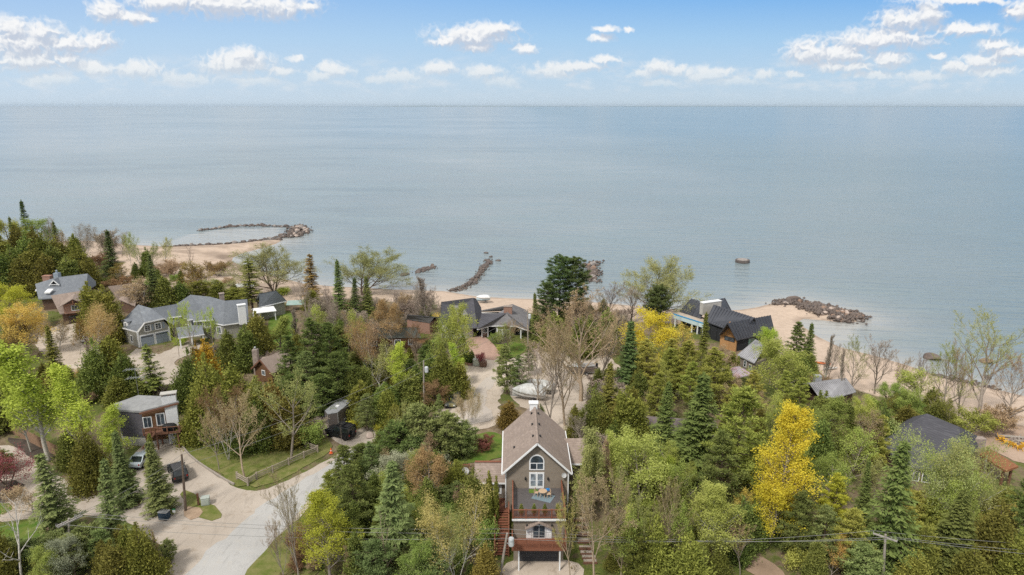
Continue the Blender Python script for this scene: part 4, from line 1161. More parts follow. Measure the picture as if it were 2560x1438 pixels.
# ================================================================== big grey house
GH = thing('grey_house', 'large grey green house with blue grey roof, white trim and twin garage doors', 'house', (*W(349,869,2.2)[:2], 2.2))
P0, P1 = W(347.5,869.6,2.2), W(428,852,2.2)
gw = Wall(P0, P1); GL = gw.L
K1, K2, F1, F2, E0, E1, E2 = picks((345.6,761.5,9.4),(378,771,9.2),(361,806,7.6),(411,795,7.6),(293,815,5.6),(344,829.5,5.6),(434,810,5.7))
Tp = picks((378,771,9.2),(441,760,9.5),(476,737,11.2),(525,742,10.8),(562,752,10.),(618,748,9.4))
Bt = picks((434,810,5.7),(459,795,6.5),(500,799,6.3),(531,806,6.),(558,812,5.6),(622,803,5.6))
faces = [[K1,K2,F2,F1],[K1,F1,E1,E0],[K2,E2,F2]]
for i in range(5): faces.append([Tp[i], Tp[i+1], Bt[i+1], Bt[i]])
back = np.array([-.55, .83])
def behind(p, k, z): return (p[0]+back[0]*k, p[1]+back[1]*k, z)
Bk = [behind(p, 6., 5.6) for p in Tp]
for i in range(5): faces.append([Tp[i+1], Tp[i], Bk[i], Bk[i+1]])
faces.append([K2, K1, behind(K1, 5., 5.6), Bk[0]]); faces.append([K1, E0, behind(K1, 5., 5.6)])
faces.append([Tp[5], Bk[5], Bt[5]])
rg = facets(GH, 'roof', faces, M_GREYROOF, .22)
mb = MB()
n_ = len(mb.v)
gp = [gw.p(.05,2.0), gw.p(GL-.02,2.0), gw.p(GL-.02,5.6), (F2[0],F2[1],7.45), (F1[0],F1[1],7.45), gw.p(.05,5.5)]
fr_ = [gw.p(.05,2.0), gw.p(GL-.05,2.0), gw.p(GL-.05,5.5), gw.p(GL*.78,7.4), gw.p(GL*.22,7.4), gw.p(.05,5.4)]
bk_ = [(p[0]-gw.n[0]*6.5, p[1]-gw.n[1]*6.5, p[2]) for p in fr_]
o_ = 0; mb.v += fr_+bk_
mb.f += [tuple(range(6)), tuple(reversed(range(6,12)))] + [((i+1)%6, i, 6+i, 6+(i+1)%6) for i in range(6)]
ml = [Bt[0], Bt[1], Bt[2], Bt[3], Bt[4], Bt[5], Bk[5], Bk[2], Bk[0]]
pm = inset(ml, .95)
mb.prism(pm, 1.9, [6.0,6.3,6.1,5.8,5.45,5.45,5.4,5.4,5.4])
sidew = [(E0[0]+.5,E0[1]+.2), gw.p(.06,0)[:2], (gw.p(.06,0)[0]-gw.n[0]*5, gw.p(.06,0)[1]-gw.n[1]*5), (E0[0]-gw.n[0]*2.2, E0[1]-gw.n[1]*2.2)]
mb.prism(sidew, 1.9, 5.38)
mb.build('wall', M_GREYSID, GH)
mb = MB()
for a, b in ((E1,F1),(F1,F2),(F2,E2),(E0,E1)): mb.beam((a[0],a[1]-.05,a[2]-.14),(b[0],b[1]-.05,b[2]-.14),.12,.26)
for i in range(1,5): mb.beam((Bt[i][0],Bt[i][1]-.05,Bt[i][2]-.14),(Bt[i+1][0],Bt[i+1][1]-.05,Bt[i+1][2]-.14),.12,.2)
mb.build('trim', M_WHITE, rg)
for a in (-.05, GL-.3): mb = MB(); gw.slab(mb, a, a+.33, 2.0, 5.4, -.05, .06); mb.build('corner_board', M_WHITE, GH)
for k, a in enumerate((.285, .745)):
    mb = MB(); gw.slab(mb, GL*a-1.42, GL*a+1.42, 2.1, 4.75, -.02, .05); f_ = mb.build('garage_door', M_WHITE, GH)
    mb = MB(); gw.slab(mb, GL*a-1.24, GL*a+1.24, 2.15, 4.5, .02, .075); pn = mb.build('door_panel', M_GDOOR, f_)
    mb = MB()
    for q in range(4): gw.slab(mb, GL*a-1.15+q*.59, GL*a-1.15+q*.59+.5, 4.12, 4.42, .06, .095)
    mb.build('pane', M_GLASS, f_)
window(GH, gw, GL*.335, 5.95, 1.05, 1.2, 2, 3, .14); window(GH, gw, GL*.66, 5.98, 1.05, 1.2, 2, 3, .14)
for s_ in (.49, .83):
    mb = MB(); gw.slab(mb, GL*s_-.2, GL*s_+.2, 5.3, 6.6, -.01, .04); mb.build('shutter', M_GDOOR, GH)
sw = Wall(sidew[0], sidew[1])
window(GH, sw, sw.L*.62, 3.6, .7, 1.3, 2, 3, .12)
mb = MB(); d0 = W(318, 806, 6.6)
sdw = Wall((d0[0]-.7,d0[1]-.2),(d0[0]+.6,d0[1]-.9))
sdw.slab(mb, 0, 1.4, 5.6, 6.9, -1.4, 0); dm_ = mb.build('dormer', M_WHITE, GH); window(dm_, sdw, .7, 6.25, .5, .8, 2, 3, .08)
MB().slab([sdw.p(-.3,7.0,.3), sdw.p(.7,7.45,.3), sdw.p(.7,7.45,-2.), sdw.p(-.3,7.0,-2.)], .1).slab([sdw.p(.7,7.45,.3), sdw.p(1.7,7.0,.3), sdw.p(1.7,7.0,-2.), sdw.p(.7,7.45,-2.)], .1).build('dormer_roof', M_GREYROOF, dm_)
# dormers and windows along the front
mw = Wall(pm[1], pm[4])
for a, z_, w_ in ((.03, 4.3, 1.0), (.62, 4.3, .9), (.9, 4.3, .9)): window(GH, mw, mw.L*a, z_, w_, 1.3, 2, 3, .13)
for px_, py_, zz_ in ((440,806,6.7),(485,812,6.6),(500,816,6.5),(519,815,6.4)):
    c_ = W(px_, py_, zz_-.9); dw = Wall((c_[0]-.75, c_[1]-.35), (c_[0]+.75, c_[1]+.35))
    mb = MB(); dw.slab(mb, 0, dw.L, zz_-1.5, zz_+.35, -2.6, 0); dm_ = mb.build('dormer', M_GREYSID, GH); window(dm_, dw, dw.L/2, zz_-.45, .95, 1.2, 2, 3, .13)
    MB().slab([dw.p(-.35,zz_+.4,.35), dw.p(dw.L+.35,zz_+.4,.35), dw.p(dw.L+.35,zz_+1.0,-3.2), dw.p(-.35,zz_+1.0,-3.2)], .14).build('dormer_roof', M_GREYROOF, dm_)
    mb = MB(); dw.slab(mb, -.38, dw.L+.38, zz_+.24, zz_+.44, .33, .42); mb.build('trim', M_WHITE, dm_)
pq = W(470, 838, 4.6)
pw = Wall((pq[0]-1.6, pq[1]-1.0), (pq[0]+2.6, pq[1]+1.4))
mb = MB().slab([pw.p(0,4.7,1.1), pw.p(pw.L,4.7,1.1), pw.p(pw.L,6.0,-2.), pw.p(0,6.0,-2.)], .16); pr = mb.build('porch_roof', M_GREYROOF, GH)
mb = MB(); pw.slab(mb, -.05, pw.L+.05, 4.48, 4.68, 1.02, 1.16); mb.build('trim', M_WHITE, pr)
for a in (.25, pw.L*.5, pw.L-.25): mb = MB(); pw.slab(mb, a-.13, a+.13, 1.9, 4.55, .75, 1.); mb.build('porch_post', M_WHITE, GH)
cq = W(606, 792, 7.); mb = MB().box((cq[0], cq[1], 7.5), (1.5, .9, 4.2), R(30)); ch = mb.build('chimney', M_WHITE, rg)
MB().box((cq[0], cq[1], 9.68), (1.75, 1.1, .18), R(30)).build('chimney_cap', M_WHITE, ch)
cq = W(549, 748, 10.3); mb = MB().box((cq[0], cq[1]+1.2, 10.2), (.9, .9, 2.), R(30)).box((cq[0], cq[1]+1.2, 11.25), (1.1, 1.1, .14), R(30)); mb.build('chimney', M_STONE, rg)
for q in range(4):
    c_ = W(343+q*6.2, 765.5+q*2, 9.0); MB().box((c_[0], c_[1], 9.02), (.22, .3, .2)).build('roof_vent', M_BLACK, rg)
A_, B_, C_, D_ = picks((648,734,8.6),(690,726,8.6),(717,752,5.5),(648,768,5.5))
e1, e2 = behind(B_, 5, 5.5), behind(A_, 5, 5.5)
rw_ = facets(GH, 'wing_roof', [[A_,B_,C_,D_],[B_,A_,e2,e1],[B_,e1,C_]], M_GREYROOF, .2)
mb = MB().prism(inset([D_,C_,e1,e2], .86), 1.9, 5.35); mb.build('wing_wall', M_GREYSID, GH)
MB().beam((C_[0],C_[1]-.06,C_[2]-.12),(D_[0],D_[1]-.06,D_[2]-.12),.1,.2).build('trim', M_WHITE, rw_)
# white pavilion
pv = W(662, 800, 2.2)
PV = thing('garden_pavilion', 'small white roofed garden pavilion on the lawn beside the grey house', 'pavilion', (pv[0], pv[1], 2.2), R(25))
mb = MB().slab([(-2.6,-1.8,4.6),(2.6,-1.8,4.6),(2.2,0,5.3),(-2.2,0,5.3)], .12).slab([(-2.2,0,5.3),(2.2,0,5.3),(2.6,1.8,4.6),(-2.6,1.8,4.6)], .12)
mb.v = [(a,b,c-2.2) for a,b,c in mb.v]; mb.build('roof', M_WHITE, PV, local=True)
for a, b in ((-2.3,-1.5),(2.3,-1.5),(2.3,1.5),(-2.3,1.5)): MB().box((a,b,1.15),(.16,.16,2.3)).build('post', M_WHITE, PV, local=True)

# ================================================================== brown house with the garage
BH = thing('brown_house', 'brown roofed house with brick dormer and brown garage door behind the trees', 'house', (*W(165,812,2.2)[:2], 2.2))
a, b, c, d = picks((127,739,8.3),(228,723,8.3),(232,769,5.2),(150,785,5.2))
e, f = (a[0]-2.2, a[1]+5.5, 5.4), (b[0]-2.2, b[1]+5.5, 5.4)
rb = facets(BH, 'roof', [[a,b,c,d],[b,a,e,f]], M_BROWNROOF, .22)
mb = MB(); A3 = inset([d,c,f,e], .9)
mb.prism(A3, 1.9, 5.0)
gl_ = [A3[0], A3[3]]
mb.poly([(*A3[3],5.0),(*A3[0],5.0),((a[0]+.5),(a[1]+.2),7.9)])
mb.build('wall', M_BROWNSID, BH)
fw_ = Wall(A3[0], A3[1])
mb = MB(); fw_.slab(mb, fw_.L*.18, fw_.L*.52, 2.0, 4.2, -.02, .06); g_ = mb.build('garage_door', M_BGDOOR, BH)
mb = MB(); fw_.slab(mb, fw_.L*.21, fw_.L*.49, 3.75, 4.05, .04, .09); mb.build('pane', M_GLASS, g_)
mb = MB(); fw_.slab(mb, fw_.L*.16, fw_.L*.54, 4.25, 4.42, -.02, .08); mb.build('lintel', M_BROWNWOOD, BH)
c_ = W(186, 772, 6.); dw = Wall((c_[0]-2.0, c_[1]-1.0), (c_[0]+2.0, c_[1]+1.0))
mb = MB(); dw.slab(mb, .2, dw.L-.2, 5.0, 7.1, -3.5, 0); mb.poly([dw.p(.2,7.1,.0), dw.p(dw.L-.2,7.1,.0), dw.p(dw.L/2,8.15,.0)])
dm_ = mb.build('dormer', M_BRICK, BH); window(dm_, dw, dw.L*.58, 6.2, 1.7, 1.1, 3, 1, .08)
mb = MB().slab([dw.p(-.5,6.95,.7), dw.p(dw.L/2,8.5,.7), dw.p(dw.L/2,8.5,-4.5), dw.p(-.5,6.95,-4.5)], .16).slab([dw.p(dw.L/2,8.5,.7), dw.p(dw.L+.5,6.95,.7), dw.p(dw.L+.5,6.95,-4.5), dw.p(dw.L/2,8.5,-4.5)], .16); mb.build('dormer_roof', M_BROWNROOF, dm_)
mb = MB(); dw.slab(mb, .1, dw.L-.1, 7.15, 7.33, .0, .6); mb.beam(dw.p(dw.L/2,7.2,.55), dw.p(dw.L/2,8.3,.55), .18, .18); mb.build('gable_truss', M_BROWNWOOD, dm_)
a, b, c, d = picks((270,716,8.6),(348,706,8.6),(338,765,5.0),(296,748,5.4))
e, f = (a[0]-1, a[1]+6, 5.4), (b[0]+1, b[1]+6, 5.4)
facets(BH, 'rear_roof', [[a,b,c,d],[b,a,e,f]], M_BROWNROOF, .22)
MB().prism(inset([d,c,f,e], .88), 1.9, 5.0).build('rear_wall', M_BROWNSID, BH)

# ================================================================== blue grey house behind it
SH = thing('slate_house', 'house with blue grey roof, brick chimney and two white skylights', 'house', (*W(160,760,2.2)[:2], 2.2))
q = picks((140,694,9.),(219,684,9.),(240,712,5.8),(215,728,5.8),(172,734,5.8))
l = picks((88,710,7.8),(140,694,9.),(172,734,5.8),(150,744,5.2),(96,748,5.2))
b1, b2, b3 = (q[1][0]-2,q[1][1]+6,5.4), (q[0][0]-2,q[0][1]+6,5.4), (l[0][0]-2, l[0][1]+5, 5.4)
rs = facets(SH, 'roof', [q, l, [q[1],q[0],b2,b1],[q[0],l[0],b3,b2],[q[1],b1,q[2]]], M_GREYROOF, .2)
MB().prism(inset([l[4], l[3], q[3], q[2], b1, b3], .9), 1.9, 5.0).build('wall', M_BROWNSID, SH)
c_ = W(114, 706, 7.8); mb = MB().box((c_[0], c_[1]+1., 7.9), (1.9, 1.2, 2.6)).box((c_[0], c_[1]+1., 9.25), (2.1, 1.4, .14)); mb.build('chimney', M_BRICK, rs)
c_ = W(138, 692, 9.2); mb = MB().box((c_[0], c_[1]+.8, 9.4), (1.2, 1.2, 1.2)).lathe([(.25,0),(.2,.5),(.3,.55),(.05,.8)], (c_[0], c_[1]+.8, 10.), 8); mb.build('cupola', M_GDOOR, rs)
for px_, py_ in ((99,722),(122,729)):
    c_ = W(px_, py_, 6.75 if px_ < 110 else 6.6); MB().slab([(c_[0]-.75,c_[1]-.6,6.55),(c_[0]+.55,c_[1]-.5,6.55),(c_[0]+.85,c_[1]+.6,7.15),(c_[0]-.45,c_[1]+.5,7.15)], .3).build('skylight', M_WHITE, rs)
c_ = W(139, 706, 8.2); gw2 = Wall((c_[0]-1.1,c_[1]-.9),(c_[0]+1.1,c_[1]-.5))
mb = MB().beam(gw2.p(0,7.6,.1), gw2.p(1.15,8.9,.1), .12, .22).beam(gw2.p(2.3,7.6,.1), gw2.p(1.15,8.9,.1), .12, .22).beam(gw2.p(.2,7.8,.1), gw2.p(2.1,7.8,.1), .1, .16)
mb.build('gable_trim', M_WHITE, rs)
MB().slab([gw2.p(0,7.7,.15), gw2.p(1.15,9.0,.15), gw2.p(1.15,9.0,-3), gw2.p(0,7.7,-3)], .1).slab([gw2.p(1.15,9.0,.15), gw2.p(2.3,7.7,.15), gw2.p(2.3,7.7,-3), gw2.p(1.15,9.0,-3)], .1).build('gable_roof', M_GREYROOF, rs)

# ================================================================== small brown gable in the cedars
CG = thing('brown_cottage', 'small brown gabled cottage with stone chimney hidden among cedars', 'house', (*W(665,950,2.2)[:2], 2.2))
ap, re = W(650,899,6.8), W(716,873,6.8)
rd = np.array([re[0]-ap[0], re[1]-ap[1]]); rd /= np.hypot(*rd); nx = np.array([rd[1], -rd[0]])
def cg(k, s_, z_): return (ap[0]+rd[0]*k+nx[0]*s_, ap[1]+rd[1]*k+nx[1]*s_, z_)
rl = math.hypot(re[0]-ap[0], re[1]-ap[1])
fc = facets(CG, 'roof', [[cg(0,0,6.8),cg(rl,0,6.8),cg(rl,2.6,4.6),cg(0,2.6,4.6)],[cg(rl,0,6.8),cg(0,0,6.8),cg(0,-2.6,4.6),cg(rl,-2.6,4.6)],
   [cg(2.5,0,6.6),cg(3.6,-2.9,5.9),cg(4.7,-2.9,4.9),cg(4.7,0,6.3)],[cg(2.5,0,6.6),cg(1.4,-2.9,4.9),cg(2.5,-2.9,5.9)]], M_BROWNROOF, .2)
mb = MB()
pts = [cg(.5,-2.2,1.9),cg(.5,2.2,1.9),cg(.5,2.2,4.7),cg(.5,0,6.5),cg(.5,-2.2,4.7)]
mb.poly(pts); mb.prism([cg(.52,-2.2,0),cg(.52,2.2,0),cg(rl,2.2,0),cg(rl,-2.2,0)], 1.9, 4.7); mb.build('wall', M_CEDARSHAKE, CG)
cw = Wall(cg(.5,-2.2,0), cg(.5,2.2,0))
window(CG, cw, cw.L*.5, 4.1, .7, .8, 2, 1, .1)
mb = MB().beam(cg(-.05,0,6.7), cg(-.05,2.6,4.5), .1, .24).beam(cg(-.05,0,6.7), cg(-.05,-2.6,4.5), .1, .24); mb.build('trim', M_BROWNWOOD, fc)
c_ = cg(1.6,-3.0,0); mb = MB().box((c_[0], c_[1], 4.9), (.9,.9,5.6)); ch = mb.build('chimney', M_STONE, CG)
MB().lathe([(.16,0),(.16,.35),(.22,.38),(.05,.5)], (c_[0], c_[1], 7.7), 8).build('chimney_pot', M_METAL, ch)

# ================================================================== greenish roofed house in the middle trees
TH = thing('green_roofed_house', 'brown walled house with greenish grey roof behind orange birches', 'house', (*W(1000,880,2.2)[:2], 2.2))
a, b, c, d = picks((905,822,7.),(1040,818,7.),(1052,842,4.8),(900,846,4.8))
e, f = (a[0],a[1]+5.5,4.9), (b[0],b[1]+5.5,4.9)
facets(TH, 'roof', [[a,b,c,d],[b,a,e,f]], M_GREENROOF, .2)
A3 = inset([d,c,f,e], .93); mb = MB().prism(A3, 1.9, 4.65); mb.build('wall', M_CEDARSHAKE, TH)
tw = Wall(A3[0], A3[1])
window(TH, tw, tw.L*.2, 3.6, 1.1, 1.1, 2, 1); window(TH, tw, tw.L*.62, 3.6, 1.1, 1.1, 2, 1); window(TH, tw, tw.L*.85, 3.6, .8, 1., 2, 1)
BK = thing('brick_house', 'low red brick house with dark roof between the bare columnar poplar and the orange tree', 'house', (*W(1040,830,2.2)[:2], 2.2))
a, b, c, d = picks((1018,786,6.6),(1085,792,6.6),(1075,806,5.),(1015,797,5.2))
facets(BK, 'roof', [[a,b,c,d],[b,a,(a[0]+.5,a[1]+5,4.8),(b[0]+.5,b[1]+5,4.8)]], M_MIDROOF, .2)
MB().prism(inset([d,c,(b[0]+.5,b[1]+4.6,0),(a[0]+.5,a[1]+4.6,0)], .94), 1.9, 4.8).build('wall', M_BRICK, BK)
FN = thing('board_fence', 'short orange brown board fence left of the brick drive', 'fence', (*W(1058,872,2.2)[:2], 2.2))
f0, f1 = W(1040,874,2.2), W(1074,868,2.2); fw_ = Wall(f0, f1)
mb = MB(); n = int(fw_.L/.2)
for i in range(n): fw_.slab(mb, i*.2+.01, i*.2+.19, 2.0, 4.1+.05*math.sin(i*3.1), 0, .03)
mb.build('boards', mat('orange_brown_boards', (.42,.24,.12), .85, (.34,.18,.09), 4), FN)
MB().beam((*fw_.p(0,4.14,.02),), (*fw_.p(fw_.L,4.14,.02),), .1, .06).build('rail', M_BROWNWOOD, FN)

# ================================================================== black roofed house by the beach
KH = thing('black_roofed_house', 'white trimmed house with charcoal roof, brick chimney and porch on the brick drive', 'house', (*W(1225,842,2.2)[:2], 2.2))
r1, r2 = W(1103,755,9.4), W(1183,744.5,9.4)
e1, e2, e3, e4 = W(1100,806,5.2), W(1156,822,4.8), W(1193,819,4.8), W(1204,783,6.)
s1, s2 = W(1190,746.5,9.0), W(1203,769,6.6)
f1 = [[r1,r2,e4,e3,e2,e1],[r2,s1,s2,e4]]
ap1, ap2 = W(1267,783,7.1), W(1282,760.5,7.6)
el = picks((1193,823,4.8),(1223,814.5,4.8),(1257,813.5,4.8),(1290,815,4.8),(1322,826,4.8))
f1.append([e4, ap1, el[0], e3])
rk = facets(KH, 'roof', f1 + [[r2,r1,(r1[0],r1[1]+6,5.2),(r2[0],r2[1]+6,5.2)]], M_DARKROOF, .22)
rt = W(1325,787,5.)
facets(KH, 'porch_roof', [[ap1,el[1],el[0]],[ap1,el[2],el[1]],[ap1,el[3],el[2]],[ap1,el[4],el[3]],[ap1,rt,el[4]],[ap1,ap2,rt],[ap2,ap1,W(1240,786,5.6)],[ap2,(ap2[0]-8,ap2[1]+4,4.8),(ap2[0]+3,ap2[1]+5,4.8)],[ap2,(ap2[0]+3,ap2[1]+5,4.8),rt]], M_MIDROOF, .2)
mb = MB()
fl = picks((1104,846,2.2),(1158,847,2.2),(1181,843,2.2),(1200,834,2.2),(1240,834,2.2),(1300,836,2.2))
wpoly = [p[:2] for p in fl] + [(rt[0]-.5,rt[1]-1.5),(ap2[0]+2,ap2[1]+4),(r2[0]-.5,r2[1]+5),(r1[0]+.5,r1[1]+5)]
mb.prism(wpoly, 1.9, 4.6); mb.build('wall', mat('white_clapboard', (.66,.65,.62), .7, (.58,.57,.545), 3), KH)
mb = MB()
for i in range(4):
    a, b = el[i], el[i+1]; mb.beam((a[0],a[1]-.05,4.68),(b[0],b[1]-.05,4.68),.08,.2)
mb.build('trim', M_WHITE, rk)
kw = Wall(W(1160,842,2.2), W(1190,838,2.2))
# the porch: near-black slabs painted as its shade, posts, window bands
for (pa, pb, nm) in (((1184,842),(1199,836),0),((1202,835.5),(1238,835.5),0),((1244,836),(1296,838),0)):
    ww = Wall(W(*pa,2.2), W(*pb,2.2)); mb = MB(); ww.slab(mb, 0, ww.L, 2.2, 4.5, -.3, .08); mb.build('porch_shade', M_SHADE, KH)
for px_, py_ in ((1176,842),(1187,840),(1205,843),(1220,843),(1243,849),(1256,852),(1275,849),(1302,846)):
    p_ = W(px_, py_, 2.2); mb = MB().box((p_[0], p_[1], 3.4), (.22,.22,2.6)); mb.build('porch_post', M_WHITE, KH)
for (pa, pb) in (((1243,849),(1256,852)),((1256,852),(1275,849))):
    ww = Wall(W(*pa,2.2), W(*pb,2.2))
    window(KH, ww, ww.L/2, 3.75, ww.L-.4, 1.6, 2, 2, .08, gl=glass()); mb = MB(); ww.slab(mb, 0, ww.L, 2.0, 2.85, -.3, .02); mb.build('porch_base', M_STONE, KH)
ww = Wall(W(1206,842,2.2), W(1221,841,2.2)); window(KH, ww, ww.L/2, 3.7, ww.L-.4, 1.1, 3, 2, .1); mb = MB(); ww.slab(mb, .1, ww.L-.1, 2.1, 2.95, -.2, .04); mb.build('brick_apron', M_BRICK, KH)
c_ = W(1270, 776, 7.6); mb = MB().box((c_[0], c_[1]+.6, 7.3), (1.8,.9,2.0), R(-5)); ch = mb.build('chimney', M_BRICK, rk); MB().box((c_[0], c_[1]+.6, 8.36), (2.,1.1,.14), R(-5)).build('chimney_cap', M_STONE, ch)
q = picks((1131,764,8.5),(1152,763.5,8.5),(1171,787,7.),(1143,789,7.))
dm_ = MB(); dwl = Wall((q[3][0]+.1,q[3][1]+.3),(q[2][0]-.3,q[2][1]+.3)); dwl.slab(dm_, 0, dwl.L, 5.6, 6.9, -3, 0); dm = dm_.build('dormer', M_WHITE, KH)
facets(dm, 'dormer_roof', [q], M_MIDROOF, .16); window(dm, dwl, dwl.L*.55, 6.35, dwl.L*.6, .55, 3, 1, .06)

# ================================================================== black metal house under construction
NH = thing('black_metal_house', 'new house with black standing seam roofs, tan gable wall and unfinished blue wrapped side', 'house', (*W(1838,880,2.2)[:2], 2.2))
R1 = picks((1729,747,8.6),(1768,758,8.6),(1752,796,5.4),(1699,778.5,5.4))
R1b = picks((1753,754,8.2),(1812,745.5,8.5),(1828,776,5.6),(1770,790,6.))
R2 = picks((1785,762,9.1),(1886,794,9.1),(1850,835,5.4),(1765,803,6.))
R3 = picks((1819,808,8.6),(1926,788.5,8.6),(1936,828,5.2),(1841,850,4.9))
lf = W(1797,838,5.0); lb = (R3[1][0]-3.4, R3[1][1]+3.4, 5.0)
R3b = [R3[1], R3[0], (lf[0],lf[1],5.0), lb]
def bk(f, k): return [f[1], f[0], (f[0][0]+.6*k, f[0][1]+.9*k, 5.4), (f[1][0]+.6*k, f[1][1]+.9*k, 5.4)]
facets(NH, 'roof', [R1, R1b, R2, R3, R3b, bk(R2, 4), bk(R1, 4)], M_BLACKMETAL, .2, seams=True)
# gable wall
A_, B_ = np.array(W(1797.5,868,2.2)), np.array(W(1839,880,2.2))
ngw = Wall(A_, B_); nl = ngw.L
mb = MB(); fpts = [ngw.p(.1,1.9), ngw.p(nl-.05,1.9), ngw.p(nl-.05,4.7), ngw.p(nl*.5,8.2), ngw.p(.1,4.7)]
bpts = [(p[0]-ngw.n[0]*.3, p[1]-ngw.n[1]*.3, p[2]) for p in fpts]
mb.v += fpts+bpts; mb.f += [tuple(range(5)), tuple(reversed(range(5,10)))] + [((i+1)%5, i, 5+i, 5+(i+1)%5) for i in range(5)]
mb.build('gable_wall', M_TANSID, NH)
mb = MB(); ngw.slab(mb, nl*.28, nl*.9, 4.1, 5.0, -.02, .06); fr0 = mb.build('window', M_BLACK, NH); mb = MB(); ngw.slab(mb, nl*.3, nl*.88, 4.18, 4.92, .03, .08); mb.build('pane', M_GLASS, fr0)
dirv = np.array([R3[2][0]-R3[3][0], R3[2][1]-R3[3][1]]); dirv /= np.hypot(*dirv)
Cb = B_[:2]+dirv*9.5; Db = A_[:2]+dirv*9.5
mb = MB().prism([tuple(ngw.p(.14,0,-.31)[:2]), tuple(ngw.p(nl-.1,0,-.31)[:2]), tuple(Cb), tuple(Db)], 1.9, 4.75); mb.build('wall', M_BLACKSID, NH)
bwl = Wall(ngw.p(nl-.1,0,-.31), Cb); window(NH, bwl, bwl.L*.42, 3.4, 1.6, 2.2, 2, 1, .06, frm=M_BLACK, gl=glass('green_glass', (.03,.07,.055)))
mid = [R2[3], R2[2], (R2[2][0]+4, R2[2][1]+4, 0), R1[1], R1[0], R1[3]]
mb = MB().prism(inset(mid, .86), 1.9, 5.2); mb.build('rear_wall', M_BLACKSID, NH)
bwA, bwB = W(1684,782,5.4), W(1760,806,5.4); bl = Wall(bwA, bwB)
mb = MB(); bl.slab(mb, 0, bl.L, 4.1, 5.2, -1.8, 0); mb.build('blue_wall', M_BLUEWRAP, NH)
mb = MB(); bl.slab(mb, .1, bl.L-.1, 5.2, 5.26, -2.6, -.15); mb.build('flat_roof', M_SAND2, NH)
mb = MB(); bl.slab(mb, -.02, bl.L+.02, 5.0, 5.22, -.1, .04); mb.build('blue_band', M_BLUETAPE, NH)
for a in (.06, .62, .8, .97): mb = MB(); bl.slab(mb, bl.L*a-.12, bl.L*a+.12, 1.9, 4.1, -.3, -.05); mb.build('post', M_WHITE, NH)
mb = MB(); bl.slab(mb, .2, bl.L-.2, 1.9, 4.1, -2.6, -2.4); mb.build('inner_wall', M_SHADE, NH)
c_ = W(1757, 778, 7.3); c2 = W(1803, 764, 8.)
cw_ = Wall(c_, c2); mb = MB(); cw_.slab(mb, 0, cw_.L, 6.4, 9.0, -1.1, 0); mb.build('chimney', M_CONC, NH)
mb = MB(); cw_.slab(mb, -.06, cw_.L+.06, 9.0, 9.14, -1.16, .06); mb.build('chimney_cap', M_WHITE, NH)

# ================================================================== log cabin and its carport
LC = thing('log_cabin', 'weathered log cabin with grey steel roof below the black metal house', 'cabin', (*W(1862,928,2.2)[:2], 2.2))
q = picks((1889.5,850,7.),(1915,863,7.),(1886,908,4.9),(1844,888,4.9))
q = [q[0], q[1], q[2], q[3]]
bk1, bk2 = (q[1][0]+3.6, q[1][1]+1.6, 4.9), (q[0][0]+3.6, q[0][1]+1.6, 4.9)
facets(LC, 'roof', [q, [q[1],q[0],bk2,bk1]], M_STEEL, .16, seams=True, seam_gap=.3)
fp = inset([q[3], q[2], bk1, bk2], .93); MB().prism(fp, 1.9, [4.75,4.75,4.75,4.75]).build('wall', M_LOG, LC)
lwl = Wall(fp[0], fp[1]); window(LC, lwl, lwl.L*.42, 3.8, .55, 1.1, 1, 2, .08); window(LC, lwl, lwl.L*.75, 3.6, .5, .9, 1, 1, .06)
CPT = thing('carport', 'low carport with pink tinged grey metal roof in front of the log cabin', 'carport', (*W(1815,968,2.2)[:2], 2.2))
q = picks((1789,924,4.6),(1846,916,4.9),(1880,936,4.6),(1816,950,4.3))
facets(CPT, 'roof', [q], mat('pinkish_grey_metal', (.40,.37,.40), .5, (.46,.30,.38), .5), .16, seams=True, seam_gap=.35)
for p_ in q: MB().box((p_[0]*.995, p_[1]*.998, (2.0+p_[2]-.15)/2), (.2,.2,p_[2]-.15-2.0)).build('post', M_BROWNWOOD, CPT)
# steel roofed cabin at the beach
SC = thing('steel_roofed_cabin', 'small cabin with ribbed grey steel roof at the edge of the beach', 'cabin', (*W(2070,1005,2.2)[:2], 2.2))
q = picks((2023,959,6.1),(2114,946,6.1),(2140,980,4.2),(2056,1004,4.2))
bk1, bk2 = (q[1][0]-1.5, q[1][1]+3.5, 4.2), (q[0][0]-1.5, q[0][1]+3.5, 4.2)
rs_ = facets(SC, 'roof', [q, [q[1],q[0],bk2,bk1]], M_STEEL, .14, seams=True, seam_gap=.34)
MB().prism(inset([q[3],q[2],bk1,bk2], .9), 1.9, 4.0).build('wall', M_BROWNSID, SC)
c_ = W(2049, 950, 6.2); MB().box((c_[0], c_[1]+.8, 5.9), (1.1,.9,1.6)).build('chimney', M_METAL, rs_)
# brown shed roof in the right thicket
BS = thing('brown_roofed_house', 'house with brown purple roof almost hidden by the largest spruces', 'house', (*W(1690,1110,2.2)[:2], 2.2))
a, b, c, d = picks((1597,1039,7.6),(1788,1052,7.6),(1806,1096,5.4),(1610,1080,5.4))
facets(BS, 'roof', [[a,b,c,d],[b,a,(a[0],a[1]+4.5,5.4),(b[0],b[1]+4.5,5.4)]], shingle('mauve_brown_shingles', (.26,.215,.22), (.20,.165,.17)), .2)
MB().prism(inset([d,c,(b[0],b[1]+4.2,0),(a[0],a[1]+4.2,0)], .93), 1.9, 5.2).build('wall', M_BROWNSID, BS)
MB().beam((a[0],a[1]-.03,a[2]-.05),(d[0],d[1]-.03,d[2]-.05),.12,.2).build('trim', M_WHITE, BS)
